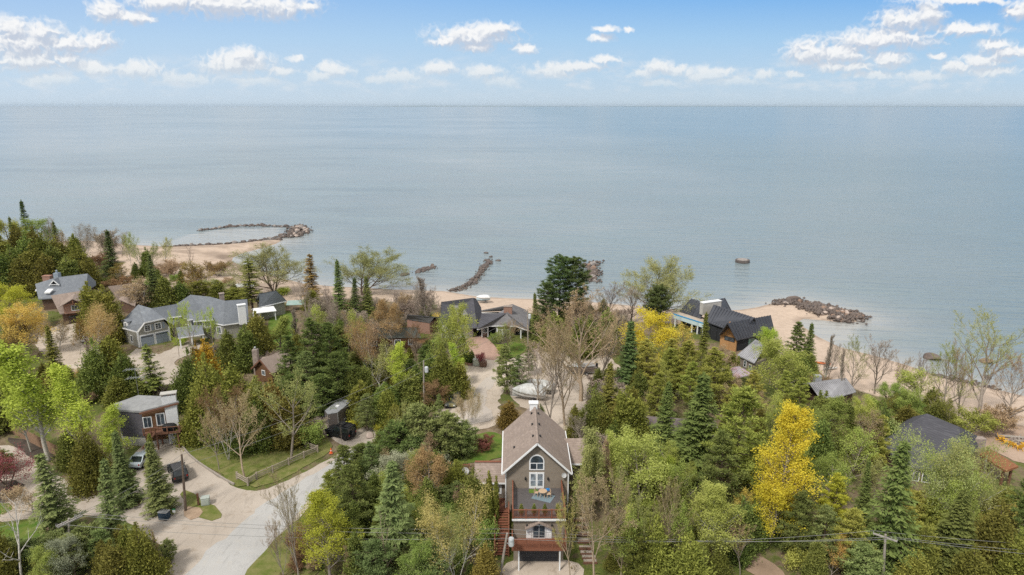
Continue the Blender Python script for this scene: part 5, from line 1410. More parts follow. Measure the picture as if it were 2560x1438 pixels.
# dark shingle house at right
RH = thing('dark_shingle_house', 'house with broad dark shingle roof behind silvery birches at the right beach', 'house', (*W(2330,1200,2.2)[:2], 2.2))
t1, t2 = W(2318,1034,9.), W(2400,1068,9.)
q1, q2, q3, q4 = W(2201,1104,5.4), W(2255,1165,5.0), W(2400,1185,5.0), W(2456,1096,5.6)
bk1 = (t1[0]+2, t1[1]+7, 5.)
rr2 = facets(RH, 'roof', [[t1,t2,q3,q2],[t1,q2,q1],[t2,q4,q3],[t1,q1,bk1],[t2,t1,bk1,q4]], M_DARKROOF, .24)
MB().prism(inset([q2,q3,q4,bk1,q1], .92), 1.9, 4.85).build('wall', M_BROWNSID, RH)
rwl = Wall(*[np.array(p) for p in (inset([q2,q3,q4,bk1,q1], .92)[0], inset([q2,q3,q4,bk1,q1], .92)[1])]); 
for a in (.2,.5,.8): window(RH, rwl, rwl.L*a, 3.6, 1.4, 1.3, 2, 1, .1)
c_ = W(2446, 1100, 6.); MB().box((c_[0], c_[1], 5.6), (1.6,.9,1.5)).build('chimney', M_STONE, rr2)
PG = thing('timber_pergola', 'brown timber lean to roof reaching from the dark shingle house toward the sand', 'pergola', (*W(2525,1192,2.2)[:2], 2.2))
a, b = W(2478,1125,5.2), W(2546,1167,5.2)
dv = np.array([b[0]-a[0], b[1]-a[1]]); dv /= np.hypot(*dv); nn = np.array([-dv[1], dv[0]])
nn = nn if nn[1] < 0 else -nn
q_ = [(a[0],a[1],5.3),(b[0],b[1],5.3),(b[0]+nn[0]*1.7,b[1]+nn[1]*1.7,4.75),(a[0]+nn[0]*1.7,a[1]+nn[1]*1.7,4.75)]
mb = MB().slab(q_, .3); mb.build('roof', mat('rust_brown_beam', (.27,.12,.06), .8, (.20,.085,.04), 3), PG)
for f_ in (.1, .86):
    for k_ in (.3, 1.4): p_ = (a[0]+(b[0]-a[0])*f_+nn[0]*k_, a[1]+(b[1]-a[1])*f_+nn[1]*k_); MB().box((p_[0], p_[1], 3.35), (.24,.24,2.6)).build('post', M_BROWNWOOD, PG)
# ------------------------------------------------------------------ vehicles
def wheel(par, x, y, r, wd, m_rim):
    mb = MB(); n = 16; b = 0
    prof = [(r*.62,-wd/2),(r*.92,-wd/2),(r,-wd*.36),(r,wd*.36),(r*.92,wd/2),(r*.62,wd/2)]
    for (q, t) in prof:
        for i in range(n): a = 2*math.pi*i/n; mb.v.append((x+q*math.cos(a), y+t, r+q*math.sin(a)))
    for k in range(len(prof)-1):
        for i in range(n): j = (i+1) % n; mb.f.append((k*n+i, k*n+j, k*n+n+j, k*n+n+i))
    w_ = mb.build('wheel', mat('tyre_rubber', (.02,.02,.021), .85), par, local=True)
    mb = MB()
    for s_ in (-1, 1):
        o = len(mb.v)
        for i in range(n): a = 2*math.pi*i/n; mb.v.append((x+r*.64*math.cos(a), y+s_*wd*.38, r+r*.64*math.sin(a)))
        mb.f.append(tuple(range(o, o+n)))
    mb.build('rim', m_rim, w_, local=True)
    return w_
def paint(name, col, dust=None):
    if dust: return mat(name, col, .45, dust, 1.6, spec=.5, detail=8)
    return mat(name, col, .3, tuple(x*.9 for x in col), 1.5, spec=.6)
def car(name, label, cat, loc, rz, paintm, Ln=4.6, Wd=1.85, Hh=1.55, style='car', group=None, rimm=None):
    """nose towards +x"""
    o = thing(name, label, cat, loc, rz, group)
    h0, hb, l, w_ = .32, (1.12 if style == 'offroad' else .92), Ln/2, Wd/2
    if style == 'offroad':
        prof = [(-l+.15,h0),(l-.1,h0),(l,.55),(l,1.05),(l-.12,1.14),(.75,1.2),(.7,1.24),(-l+.1,1.24),(-l+.05,.6)]
        cab = ((-l+.12, 1.24), (.72, 1.24), (.42, Hh), (-l+.2, Hh))
    elif style == 'suv':
        prof = [(-l+.1,h0),(l-.15,h0),(l,.5),(l-.05,.82),(l-.4,.98),(.95,1.08),(-l+.05,1.1),(-l,.6)]
        cab = ((-l+.08, 1.08), (.98, 1.06), (.25, Hh), (-l+.35, Hh))
    else:
        prof = [(-l+.1,h0),(l-.2,h0),(l,.45),(l-.03,.68),(l-.3,.82),(.95,.95),(-l+.5,1.0),(-l+.05,.92),(-l,.5)]
        cab = ((-l+.55, .98), (1.0, .95), (.15, Hh), (-l+1.3, Hh))
    mb = MB(); n = len(prof)
    for s_ in (-1, 1):
        for (x_, z_) in prof: mb.v.append((x_, s_*w_*(1. if .4 < z_ < 1.0 else .95), z_))
    mb.f = [tuple(range(n)), tuple(reversed(range(n, 2*n)))] + [((i+1)%n, i, n+i, n+(i+1)%n) for i in range(n)]
    body = mb.build('body', paintm, o, local=True, bevel=.06)
    mb = MB(); (a0,z0),(a1,z1),(a2,z2),(a3,z3) = cab; k = .93 if style == 'offroad' else .82
    mb.hull8([(a0,-w_*.95,z0),(a1,-w_*.95,z1),(a1,w_*.95,z1),(a0,w_*.95,z0),(a3,-w_*k,z3),(a2,-w_*k,z2),(a2,w_*k,z2),(a3,w_*k,z3)])
    mb.build('windows', glass('car_glass', (.015,.02,.022)), o, local=True, bevel=.03)
    mb = MB().hull8([(a3-.05,-w_*k-.02,z3-.07),(a2+.06,-w_*k-.02,z2-.07),(a2+.06,w_*k+.02,z2-.07),(a3-.05,w_*k+.02,z3-.07),(a3,-w_*k*.97,z3+.05),(a2,-w_*k*.97,z2+.05),(a2,w_*k*.97,z2+.05),(a3,w_*k*.97,z3+.05)])
    mb.build('roof', paintm, o, local=True, bevel=.03)
    mb = MB()
    for s_ in (-1, 1):
        mb.beam((a1-.02,s_*w_*.93,z1),(a2,s_*(w_*k+.01),z2),.08,.08); mb.beam((a0,s_*w_*.95,z0),(a3,s_*(w_*k+.01),z3),.12,.1)
        mx = (a0+a1)/2; mb.beam((mx,s_*w_*.965,(z0+z1)/2),(mx-.1,s_*(w_*k+.012),z2),.1,.06)
    mb.build('pillar', paintm, o, local=True)
    r = .42 if style == 'offroad' else .34
    rm = rimm or M_METAL
    for sx in (l*.64, -l*.62):
        for sy in (-1, 1): wheel(o, sx, sy*(w_-.08), r, .26, rm)
    for s_ in (-1, 1):
        MB().box((l-.02, s_*w_*.68, .78), (.08,.3,.16)).build('headlight', mat('lamp_lens', (.75,.76,.74), .15), o, local=True)
        MB().box((-l+.04, s_*w_*.8, .85), (.07,.16,.22)).build('tail_light', mat('red_lens', (.35,.02,.015), .2), o, local=True)
        MB().box((a1-.15, s_*(w_+.1), z1+.08), (.16,.18,.13)).build('mirror', paintm, o, local=True)
    MB().box((l-.02, 0, .42), (.14, Wd*.9, .18)).build('bumper', M_BLACK, o, local=True)
    MB().box((-l+.03, 0, .42), (.14, Wd*.9, .18)).build('bumper', M_BLACK, o, local=True)
    return o
def heading(a, b):      # from ground pixel a (rear) to b (front)
    p, q = G(*a), G(*b); return math.atan2(q[1]-p[1], q[0]-p[0])
def road_z(p): return (p[0], p[1], gz1(p[0], p[1])+.1)
jp = car('off_road_car', 'black boxy off road car with spare wheel parked on the drive', 'car', road_z(G(853,1092)), heading((872,1101),(826,1090)), paint('black_paint', (.012,.014,.016)), 4.4, 1.95, 1.95, 'offroad', rimm=M_BLACK)
sp_ = wheel(jp, 0, 0, .4, .24, M_BLACK); sp_.name = 'spare_wheel'; sp_.rotation_euler = (0, 0, R(90)); sp_.location = (-2.38, 0, .55)
MB().box((-.75,0,2.03),(2.0,1.35,.05)).box((-.75,.66,2.12),(2.0,.05,.14)).box((-.75,-.66,2.12),(2.0,.05,.14)).box((-.4,0,2.16),(1.0,1.0,.22)).build('roof_rack', M_BLACK, jp, local=True, bevel=.02)
for s_ in (-1, 1):
    for x_ in (1.42, -1.38): MB().box((x_, s_*.99, .94), (1.1,.18,.09)).build('wheel_arch', M_BLACK, jp, local=True, bevel=.03)
car('dusty_car', 'dark blue car dusted with yellow pollen at the cul de sac edge', 'car', road_z(G(1133,1012)), heading((1142,996),(1122,1024)), paint('pollen_dusted_blue', (.035,.06,.085), (.22,.19,.07)), 4.6, 1.9, 1.6, 'suv')
car('silver_car', 'pale silver blue car behind the spruces on the left drive', 'car', road_z(G(357,1158)), heading((345,1165),(366,1145)), paint('silver_blue_paint', (.42,.48,.52)), 4.5, 1.85, 1.5)
car('dark_suv', 'dark sport utility car with open hatch beside the dark utility pole', 'car', road_z(G(446,1190)), heading((452,1208),(438,1178)), paint('charcoal_paint', (.03,.03,.034)), 4.7, 1.9, 1.75, 'suv')
car('white_car', 'small white car on the sandy lane between the left houses', 'car', road_z(G(226,853)), heading((234,848),(216,858)), paint('white_car_paint', (.72,.73,.74)), 4.3, 1.8, 1.5)
# enclosed trailer
tp = road_z(G(847,1056)); TZ = heading((862,1046),(838,1066))
T = thing('enclosed_trailer', 'grey enclosed box trailer with silver edges beside the black off road car', 'trailer', tp, TZ)
M_TRL = siding('taupe_metal_panels', (.15,.13,.12), 1.2, vertical=True, dark=.8, rough=.4)
mb = MB(); fp = [(-2.6,-1.1),(1.9,-1.1),(2.9,0),(1.9,1.1),(-2.6,1.1)]; mb.prism(fp, .5, 2.55); mb.build('body', M_TRL, T, local=True)
mb = MB().prism([(a*1.01,b*1.01) for a,b in fp], 2.55, 2.66); mb.build('roof', mat('grey_trailer_roof', (.30,.31,.32), .5, (.24,.25,.26), 2), T, local=True)
MB().box((0,0,2.72),(.5,.5,.14)).build('roof_vent', M_WHITE, T, local=True)
mb = MB()
for a, b in fp: mb.box((a*1.004,b*1.004,1.5),(.07,.07,2.05))
mb.build('edge_trim', M_METAL, T, local=True)
for s_ in (-1, 1):
    MB().box((-.5,s_*1.2,.78),(1.7,.24,.14)).box((-1.3,s_*1.2,.62),(.1,.24,.3)).box((.3,s_*1.2,.62),(.1,.24,.3)).build('fender', M_METAL, T, local=True)
    for x_ in (-.95,-.05): wheel(T, x_, s_*1.18, .34, .2, M_METAL)
MB().beam((1.9,.6,.45),(3.9,0,.45),.1,.12).beam((1.9,-.6,.45),(3.9,0,.45),.1,.12).box((3.9,0,.5),(.3,.16,.16)).build('drawbar', M_BLACK, T, local=True)
mb = MB().box((1.0,1.12,1.45),(.75,.05,1.7)); mb.build('side_door', M_TRL, T, local=True)

# boats
def loft(name, secs, m, par, smooth=True):
    """secs: list of (x, [(y,z)...]) closed rings"""
    mb = MB(); n = len(secs[0][1])
    for x_, rg_ in secs: mb.v += [(x_, y_, z_) for y_, z_ in rg_]
    for k in range(len(secs)-1):
        for i in range(n): j = (i+1) % n; mb.f.append((k*n+i, k*n+n+i, k*n+n+j, k*n+j))
    mb.f.append(tuple(range(n))); mb.f.append(tuple(reversed(range((len(secs)-1)*n, len(secs)*n))))
    return mb.build(name, m, par, local=True, smooth=smooth)
def boat(label, loc, rz, Ln, hullm, coverm=None, group=None, hump=.9):
    o = thing('boat', label, 'boat', loc, rz, group)
    S_ = []
    for f in (0,.15,.4,.65,.85,.96,1.):
        b_ = 1.15*(1-max(0,(f-.45)/.55)**2.2)+.02; k = .35+.5*max(0,f-.6); t_ = 1.45+.25*f
        S_.append((-Ln/2+Ln*f, [(-b_,t_),(-b_*.85,k+.45),(0,k+.05*0),(b_*.85,k+.45),(b_,t_)]))
    loft('hull', S_, hullm, o, False)
    if coverm:
        S2 = []
        for f in (-.01,.12,.35,.6,.8,.95,1.01):
            b_ = 1.2*(1-max(0,(f-.45)/.55)**2.2)+.05; t_ = 1.45+.25*f; hh = hump*(math.sin(math.pi*min(1,max(0.02,(f*.8+.22))))**.8)
            S2.append((-Ln/2+Ln*f, [(-b_,t_-.25),(-b_*1.01,t_),(-b_*.55,t_+hh*.75),(0,t_+hh),(b_*.55,t_+hh*.75),(b_*1.01,t_),(b_,t_-.25)]))
        loft('cover', S2, coverm, o, True)
    else:
        MB().hull8([(.3,-.9,1.7),(.9,-.8,1.7),(.9,.8,1.7),(.3,.9,1.7),(.1,-.85,2.2),(.4,-.75,2.2),(.4,.75,2.2),(.1,.85,2.2)]).build('windshield', mat('pale_blue_glass', (.35,.5,.55), .1), o, local=True)
        MB().box((-1.2,0,1.72),(2.6,1.8,.1)).box((-.3,.45,1.95),(.5,.5,.5)).box((-.3,-.45,1.95),(.5,.5,.5)).build('cockpit', mat('boat_seat_grey', (.3,.29,.28), .7), o, local=True)
        MB().box((Ln*.27,0,1.78),(Ln*.3,1.3,.06)).build('foredeck', M_WHITE, o, local=True)
        MB().box((-Ln/2-.2,0,1.35),(.4,.4,1.2)).build('outboard_motor', M_BLACK, o, local=True, bevel=.08)
    tr_ = MB().beam((-Ln*.4,-.6,.42),(Ln*.55,0,.42),.1,.1).beam((-Ln*.4,.6,.42),(Ln*.55,0,.42),.1,.1).box((-Ln*.15,0,.4),(.1,2.0,.1)).build('boat_trailer', M_METAL, o, local=True)
    for s_ in (-1,1): w_ = wheel(o, -Ln*.15, s_*1.05, .3, .2, M_METAL)
    return o
M_WRAP = mat('white_shrink_wrap', (.55,.57,.57), .45, (.36,.36,.34), 2.2, spec=.4)
boat('boat in dusty white shrink wrap, nearest behind the front house chimney', road_z(G(1322,1000)), R(168), 5.6, paint('white_hull', (.5,.5,.49)), M_WRAP, hump=1.4)
boat('dark hulled boat in white wrap behind the nearest wrapped boat', road_z(G(1344,982)), R(160), 5.4, paint('dark_hull', (.05,.055,.06)), M_WRAP)
boat('open brown and grey motor boat with pale blue windshield on the sandy lot', road_z(G(1452,936)), R(188), 5.6, mat('brown_grey_hull', (.20,.165,.14), .5, (.12,.10,.09), 2))
kb = boat('white and blue boat on a stand at the beach beyond the black roofed house', road_z(G(1207,756)), R(200), 3.4, paint('pale_blue_hull', (.45,.58,.66)), mat('white_canvas', (.75,.76,.76), .8), hump=.4)

# ------------------------------------------------------------------ poles and wires
WIREM = mat('power_cable', (.24,.24,.23), .6)
POLES = {}
def pole(key, label, top, foot, m, arm=0., arm_rz=0., arms=1, trans=False, pins=True):
    g0 = G(*foot); d_ = ray(*top); t_ = g0[1]/d_[1]; h = CAM_Z + d_[2]*t_ - g0[2]
    xt = d_[0]*t_ - g0[0]
    o = thing('utility_pole', label, 'utility pole', g0)
    MB().bar((0,0,-.3),(xt,0,h),.17,.11,8).build('pole', m, o, local=True)
    ends = [(xt,0,h)]
    if arm:
        for k in range(arms):
            zz = h-.35-.0*k; off = (k-(arms-1)/2)*.34
            ca, sa = math.cos(arm_rz), math.sin(arm_rz)
            a_, b_ = np.array([xt-ca*arm/2-sa*off, -sa*arm/2+ca*off, zz]), np.array([xt+ca*arm/2-sa*off, sa*arm/2+ca*off, zz])
            ar = MB().beam(a_, b_, .12, .14).build('crossarm', mat('pale_crossarm', (.42,.39,.36), .85), o, local=True)
            for f in (0,.25,.75,1): q = a_+(b_-a_)*f; MB().lathe([(.02,0),(.04,.06),(.03,.1),(.035,.14),(.015,.17)], (q[0],q[1],q[2]+.06), 8).build('insulator', M_METAL, ar, local=True)
        ends = [tuple(a_+(b_-a_)*f+np.array([0,0,.3])) for f in (0,.75,1)]
    if trans:
        MB().lathe([(.02,-.05),(.28,0),(.30,.1),(.30,.8),(.26,.9),(.05,1.)], (xt+.42,-.1,h-1.9 if h > 6 else h-1.4), 12).build('transformer', mat('pale_grey_can', (.55,.58,.60), .5), o, local=True)
        MB().box((xt+.18,-.05,h-1.2),(.4,.08,.08)).build('bracket', M_METAL, o, local=True)
    POLES[key] = [(g0[0]+e[0], g0[1]+e[1], g0[2]+e[2]) for e in ends] + [(g0[0]+xt*.8, g0[1], g0[2]+h*.8)]
    return o
M_POLEB, M_POLEG = mat('dark_brown_pole', (.12,.085,.065), .9, (.17,.13,.10), 3), mat('weathered_grey_pole', (.36,.32,.28), .9, (.28,.25,.22), 3)
pole('left', 'grey utility pole with doubled pale crossarms at the bottom left', (172,1296), (174,1405), M_POLEG, 2.5, R(58), 2)
pole('dark', 'dark brown utility pole beside the full blue green spruce', (454,1136), (464,1278), M_POLEB)
pole('mid', 'grey utility pole with pale transformer left of the cul de sac', (1059,902), (1060,1028), M_POLEG, trans=True)
pole('front', 'leaning grey utility pole with transformer at the foot of the red stairs', (1268,1333), (1247,1452), M_POLEG, trans=True)
pole('right', 'grey utility pole with slanted crossarm at the bottom right', (2214,1336), (2206,1470), M_POLEG, 2.2, R(-38))
pole('beach', 'thin grey utility pole with transformer in front of the porch roof, by the beach', (1319,774), (1320,868), M_POLEG, trans=True)
def wire(label, p, q, sag=.6, r=.022):
    p, q = np.array(p), np.array(q); n = 14; seg = []
    pts = [p+(q-p)*i/n - np.array([0,0,sag*4*(i/n)*(1-i/n)]) for i in range(n+1)]
    for i in range(n): seg.append((*pts[i], *pts[i+1], r, r))
    V, F_ = tubes(seg, 4); c0 = pts[n//2]
    o = link('power_line', mesh_np('power_line', V-c0, F_), WIREM, None, tuple(c0))
    tag(o, label, 'power line', 'overhead power lines')
for k, nm in enumerate(('lowest', 'middle', 'highest')):
    a = POLES['left'][k]; b = POLES['right'][k]; f = POLES['front'][0]
    m_ = (f[0], f[1]+(-.8,0,.8)[k], f[2]-(.1, 0, .05)[k])
    wire(f'{nm} cable from the bottom left pole over the road to the leaning pole', a, m_, .7)
    wire(f'{nm} cable between the leaning pole and the bottom right pole', m_, b, .8)
    wire(f'{nm} cable from the bottom right pole toward the right edge', b, (b[0]+40, b[1]-2-k, b[2]-.6), .8)
wire('lower cable between the bottom left pole and the dark pole', POLES['left'][1], POLES['dark'][-1], .5)
wire('upper cable between the bottom left pole and the dark pole', POLES['left'][2], POLES['dark'][0], .5)
wire('upper cable from the dark pole over the lawn to the transformer pole', POLES['dark'][0], POLES['mid'][0], .9)
wire('lower cable from the dark pole over the lawn to the transformer pole', POLES['dark'][-1], POLES['mid'][-1], .9)
wire('upper cable from the transformer pole toward the beach pole', POLES['mid'][0], POLES['beach'][0], .6)
wire('lower cable from the transformer pole toward the beach pole', POLES['mid'][-1], POLES['beach'][-1], .6)
ta = W(322, 988, 8.3)
TA = thing('tv_antenna', 'double television antenna on a mast over the flat grey roof', 'antenna', (ta[0], ta[1]+2.5, 2.2))
MB().bar((0,0,0),(0,0,9.4),.04,.03).build('mast', M_METAL, TA, local=True)
for zz, ln in ((9.3,2.6),(7.9,2.4)):
    mb = MB().beam((-ln/2,-.3,zz),(ln/2,.3,zz),.05,.05)
    for i in range(8): x_ = -ln/2+ln*i/7; mb.beam((x_,x_*.23-.7+.05*i,zz),(x_,x_*.23+.7-.05*i,zz),.035,.035)
    mb.build('aerial', M_METAL, TA, local=True)

# ------------------------------------------------------------------ fences
def rail_fence(label, pts, name='split_rail_fence'):
    P3 = [G(*p) for p in pts]
    o = thing(name, label, 'fence', P3[0])
    m1 = mat('weathered_rail', (.36,.31,.245), .9, (.27,.23,.18), 3)
    for i, p in enumerate(P3): MB().beam((p[0],p[1],p[2]-.2),(p[0]+.03,p[1],p[2]+1.15),.22,.22).build('post', m1, o)
    for a, b in zip(P3[:-1], P3[1:]):
        L_ = math.hypot(a[0]-b[0], a[1]-b[1]); n = max(1, round(L_/3.2))
        for i in range(n):
            f0, f1 = i/n, (i+1)/n
            pa = [a[k]+(b[k]-a[k])*f0 for k in range(3)]; pb = [a[k]+(b[k]-a[k])*f1 for k in range(3)]
            if i: MB().beam((pa[0],pa[1],pa[2]-.2),(pa[0],pa[1],pa[2]+1.1),.2,.2).build('post', m1, o)
            for zz in (.42,.72,1.0): MB().bar((pa[0],pa[1],pa[2]+zz+random.uniform(-.05,.05)),(pb[0],pb[1],pb[2]+zz+random.uniform(-.05,.05)),.085,.075,6).build('rail', m1, o)
    return o
rail_fence('weathered grey split rail fence along the lawn beside the road', [(593,1199),(620,1214),(642,1200),(682,1183),(722,1164),(760,1147),(794,1132),(764,1120)])
f0, f1 = G(20,1078), G(152,1146)
PF = thing('plank_fence', 'tan brown plank fence behind the lime poplar stems at left', 'fence', f0)
fw_ = Wall(f0, f1); mb = MB(); n = int(fw_.L/.18)
for i in range(n): fw_.slab(mb, i*.18+.008, i*.18+.172, 2.1, 4.0+.04*math.sin(i*5.), 0, .03)
mb.build('boards', mat('tan_brown_planks', (.30,.19,.12), .9, (.22,.135,.085), 3), PF)
for i in range(0, n, 12): q = fw_.p(i*.18, 3.05, -.08); MB().box(q, (.12,.12,2.0)).build('post', M_BROWNWOOD, PF)

# ------------------------------------------------------------------ small things outdoors
c_ = road_z(G(828,1135))
CN = thing('traffic_cone', 'orange traffic cone beside the rail fence and road', 'cone', c_)
MB().lathe([(.21,.04),(.19,.1),(.05,.82),(.03,.85)], (0,0,0), 14).build('cone', mat('safety_orange', (.85,.13,.03), .55), CN, local=True)
MB().box((0,0,.03),(.5,.5,.06)).build('base', mat('cone_base', (.6,.2,.1), .6), CN, local=True)
MB().lathe([(.145,.32),(.115,.5)], (0,0,0), 14).build('band', M_WHITE, CN, local=True)
def cabinet(label, px_, py_, d, m, rz=0., name='utility_box', capm=None):
    p = road_z(G(px_, py_)); o = thing(name, label, 'utility box', p, rz)
    MB().box((0,0,d[2]/2),(d[0],d[1],d[2])).build('body', m, o, local=True, bevel=.04)
    MB().box((0,0,d[2]+.03),(d[0]*1.06,d[1]*1.06,.08)).build('lid', capm or m, o, local=True, bevel=.02)
    MB().box((0,-d[1]/2-.01,d[2]*.5),(d[0]*.8,.03,d[2]*.7)).build('door', m, o, local=True, bevel=.01)
    return o
M_UBOX = mat('grey_green_cabinet', (.40,.44,.41), .6, (.34,.38,.35), 3)
cabinet('grey green utility box on the grass strip beside the road', 515, 1262, (.95,.8,.95), M_UBOX, R(15))
cabinet('pale grey green utility box beside the brick edged bed', 1192, 914, (1.3,1.1,1.2), mat('pale_cabinet', (.50,.53,.46), .6), R(-8))
cabinet('brown utility box right of the pale one near the brick drive', 1208, 917, (1.3,1.0,.95), mat('brown_cabinet', (.17,.10,.075), .7), R(-8))
bn = cabinet('dark blue bin with grey lid at the edge of the left drive', 412, 1298, (1.1,.8,.95), mat('navy_plastic', (.025,.05,.085), .5), R(-10), 'refuse_bin', M_METAL); bn['category'] = 'bin'
p = road_z(G(497,1264)); SPp = thing('marker_post', 'short brown wooden post behind the grey green utility box', 'post', p)
MB().beam((0,0,-.1),(0,0,1.5),.2,.2).build('post', M_BROWNWOOD, SPp, local=True); MB().box((0,0,1.53),(.24,.24,.06)).build('cap', M_BROWNWOOD, SPp, local=True)
p = road_z(G(438,1297)); SG = thing('address_sign', 'small white sign with green top on a thin post by the bin', 'sign', p)
MB().bar((0,0,-.1),(0,0,1.1),.03).build('post', M_METAL, SG, local=True)
MB().box((0,-.04,.95),(.34,.03,.34)).build('panel', M_WHITE, SG, local=True); MB().box((0,-.045,1.2),(.36,.03,.16)).build('green_panel', mat('sign_green', (.02,.25,.10), .6), SG, local=True)
# white folding chairs under a tree and a table by the deck
p = road_z(G(430,1103))
for k in range(4):
    o = thing('folded_chair', 'white plastic chair leaning in the row at the foot of the garden deck', 'chair', (p[0]+.38*k-.6, p[1]+.1*k, p[2]), R(30), 'white chairs by the garden deck')
    MB().hull8([(-.25,-.1,.05),(.25,-.1,.05),(.25,0,.05),(-.25,0,.05),(-.25,.3,.95),(.25,.3,.95),(.25,.38,.95),(-.25,.38,.95)]).build('backrest', M_WHITE, o, local=True)
    MB().box((0,-.2,.42),(.5,.4,.05)).build('seat', M_WHITE, o, local=True)
    for s_ in (-1,1): MB().beam((s_*.22,-.36,0),(s_*.22,-.3,.42),.04,.04).build('leg', M_WHITE, o, local=True)
p = road_z(G(416,1100)); o = thing('patio_table', 'small dark patio table beside the white chairs', 'table', p)
MB().lathe([(.45,.7),(.47,.72),(.45,.75)], (0,0,0), 14).build('top', M_BLACK, o, local=True)
for a in range(4): MB().beam((.35*math.cos(a*1.57+.8),.35*math.sin(a*1.57+.8),0),(.3*math.cos(a*1.57+.8),.3*math.sin(a*1.57+.8),.7),.04,.04).build('leg', M_BLACK, o, local=True)

# on the roof deck of the front house
DZ = 7.71
t_ = W(1358,1243,DZ)
o = thing('rug', 'blue and white patterned rug under the deck table', 'rug', (t_[0], t_[1], DZ), R(-24))
def rugm():
    m = bpy.data.materials.new('blue_woven_rug'); m.use_nodes = True; t = m.node_tree; b = t.nodes['Principled BSDF']; b.inputs['Roughness'].default_value = .95
    tcn = nd(t, 'ShaderNodeTexCoord'); ck = nd(t, 'ShaderNodeTexChecker'); ck.inputs['Scale'].default_value = 11.
    t.links.new(tcn.outputs['Object'], ck.inputs[0]); ck.inputs[1].default_value = (.09,.16,.21,1); ck.inputs[2].default_value = (.25,.30,.32,1)
    t.links.new(ck.outputs[0], b.inputs['Base Color']); return m
MB().box((0,0,.012),(2.3,1.6,.02)).build('weave', rugm(), o, local=True)
o = thing('door_mat', 'grass green mat in front of the french doors', 'mat', (2.45, 69.7, DZ))
MB().box((0,0,.015),(1.0,.75,.025)).build('pile', mat('green_turf_mat', (.12,.20,.03), .95, (.09,.15,.02), 20), o, local=True)
M_OAK = mat('pale_oak', (.55,.40,.27), .6, (.46,.33,.22), 6)
tb = thing('bistro_table', 'round pale wooden table on the blue rug', 'table', (t_[0]-.05, t_[1]+.05, DZ+.022))
MB().lathe([(.46,.70),(.48,.72),(.48,.75),(.46,.76)], (0,0,0), 18).build('top', M_OAK, tb, local=True)
for a in range(4): MB().beam((.36*math.cos(a*1.57+.5),.36*math.sin(a*1.57+.5),0),(.28*math.cos(a*1.57+.5),.28*math.sin(a*1.57+.5),.7),.05,.05).build('leg', M_OAK, tb, local=True)
def chair(label, x_, y_, rz):
    o = thing('wooden_chair', label, 'chair', (x_, y_, DZ+.022), rz, 'wooden chairs at the deck table')
    MB().box((0,0,.44),(.44,.44,.04)).build('seat', M_OAK, o, local=True)
    MB().box((0,.2,.9),(.42,.04,.1)).box((0,.2,.7),(.42,.03,.07)).build('backrest', M_OAK, o, local=True)
    for sx in (-1,1):
        MB().beam((sx*.2,-.2,0),(sx*.19,-.19,.43),.045,.045).build('leg', M_OAK, o, local=True); MB().beam((sx*.2,.22,0),(sx*.2,.2,.95),.045,.045).build('leg', M_OAK, o, local=True)
chair('pale wooden chair at the left side of the round deck table', t_[0]-.75, t_[1]+.25, R(70)); chair('pale wooden chair at the right side of the round deck table', t_[0]+.6, t_[1]-.05, R(-80))
o = thing('blue_toy', 'bright blue folded toy at the facade on the roof deck', 'toy', (4.05, 69.9, DZ), R(10))
MB().hull8([(-.3,-.12,0),(.3,-.12,0),(.3,.12,0),(-.3,.12,0),(-.2,-.05,.22),(.15,-.05,.28),(.15,.05,.28),(-.2,.05,.22)]).build('body', mat('bright_blue_plastic', (.03,.25,.65), .4), o, local=True, bevel=.02)
MB().box((.3,0,.1),(.12,.3,.1)).build('foot', mat('bright_blue_plastic', (.03,.25,.65), .4), o, local=True)
for k, (px_, nm) in enumerate(((1303,'first'),(1335,'second'),(1362,'third'),(1394,'last'))):
    q = W(px_, 1287, DZ)
    o = thing('potted_plant', f'{nm} small conical potted evergreen from left along the deck railing', 'potted plant', (q[0], 64.95, DZ), k*1.3, 'potted evergreens on the roof deck')
    MB().lathe([(.14,0),(.2,.28),(.22,.36),(.2,.38),(.1,.36)], (0,0,0), 12).build('pot', mat('terracotta', (.28,.11,.06), .8, (.22,.085,.045), 6), o, local=True)
    a_ = link('foliage', PROTO['column'][0].crown, None, o); set_mat(a_, LEAF['cedard']); a_.location = (0,0,.34); a_.scale = (.42,.42,.24)

# bit of deck with a dish behind the cedars
q = W(1155,1172,4.9); o = thing('small_deck', 'small red brown railed deck with grey dish behind the front cedars', 'deck', (q[0], q[1], 3.0))
MB().box((q[0],q[1],4.0),(1.9,1.6,.14)).build('deck_floor', M_REDDECK, o)
railing('railing', (q[0]-.9,q[1]+.75,4.05), (q[0]+.9,q[1]+.75,4.05), 1., .14, o, .9); railing('railing', (q[0]-.9,q[1]-.75,4.05), (q[0]-.9,q[1]+.75,4.05), 1., .14, o, .8)
for dx in (-.85,.85): MB().box((q[0]+dx,q[1]-.6,3.4),(.14,.14,1.3)).build('leg', M_RED, o)
mb = MB().lathe([(.02,0),(.3,.06),(.52,.18),(.5,.2),(.3,.1),(.02,.05)], (0,0,0), 16); d_ = mb.build('dish', mat('dish_grey', (.55,.56,.57), .5), o, local=True); d_.location = (.5,-.7,1.9); d_.rotation_euler = (R(60),0,R(-10))

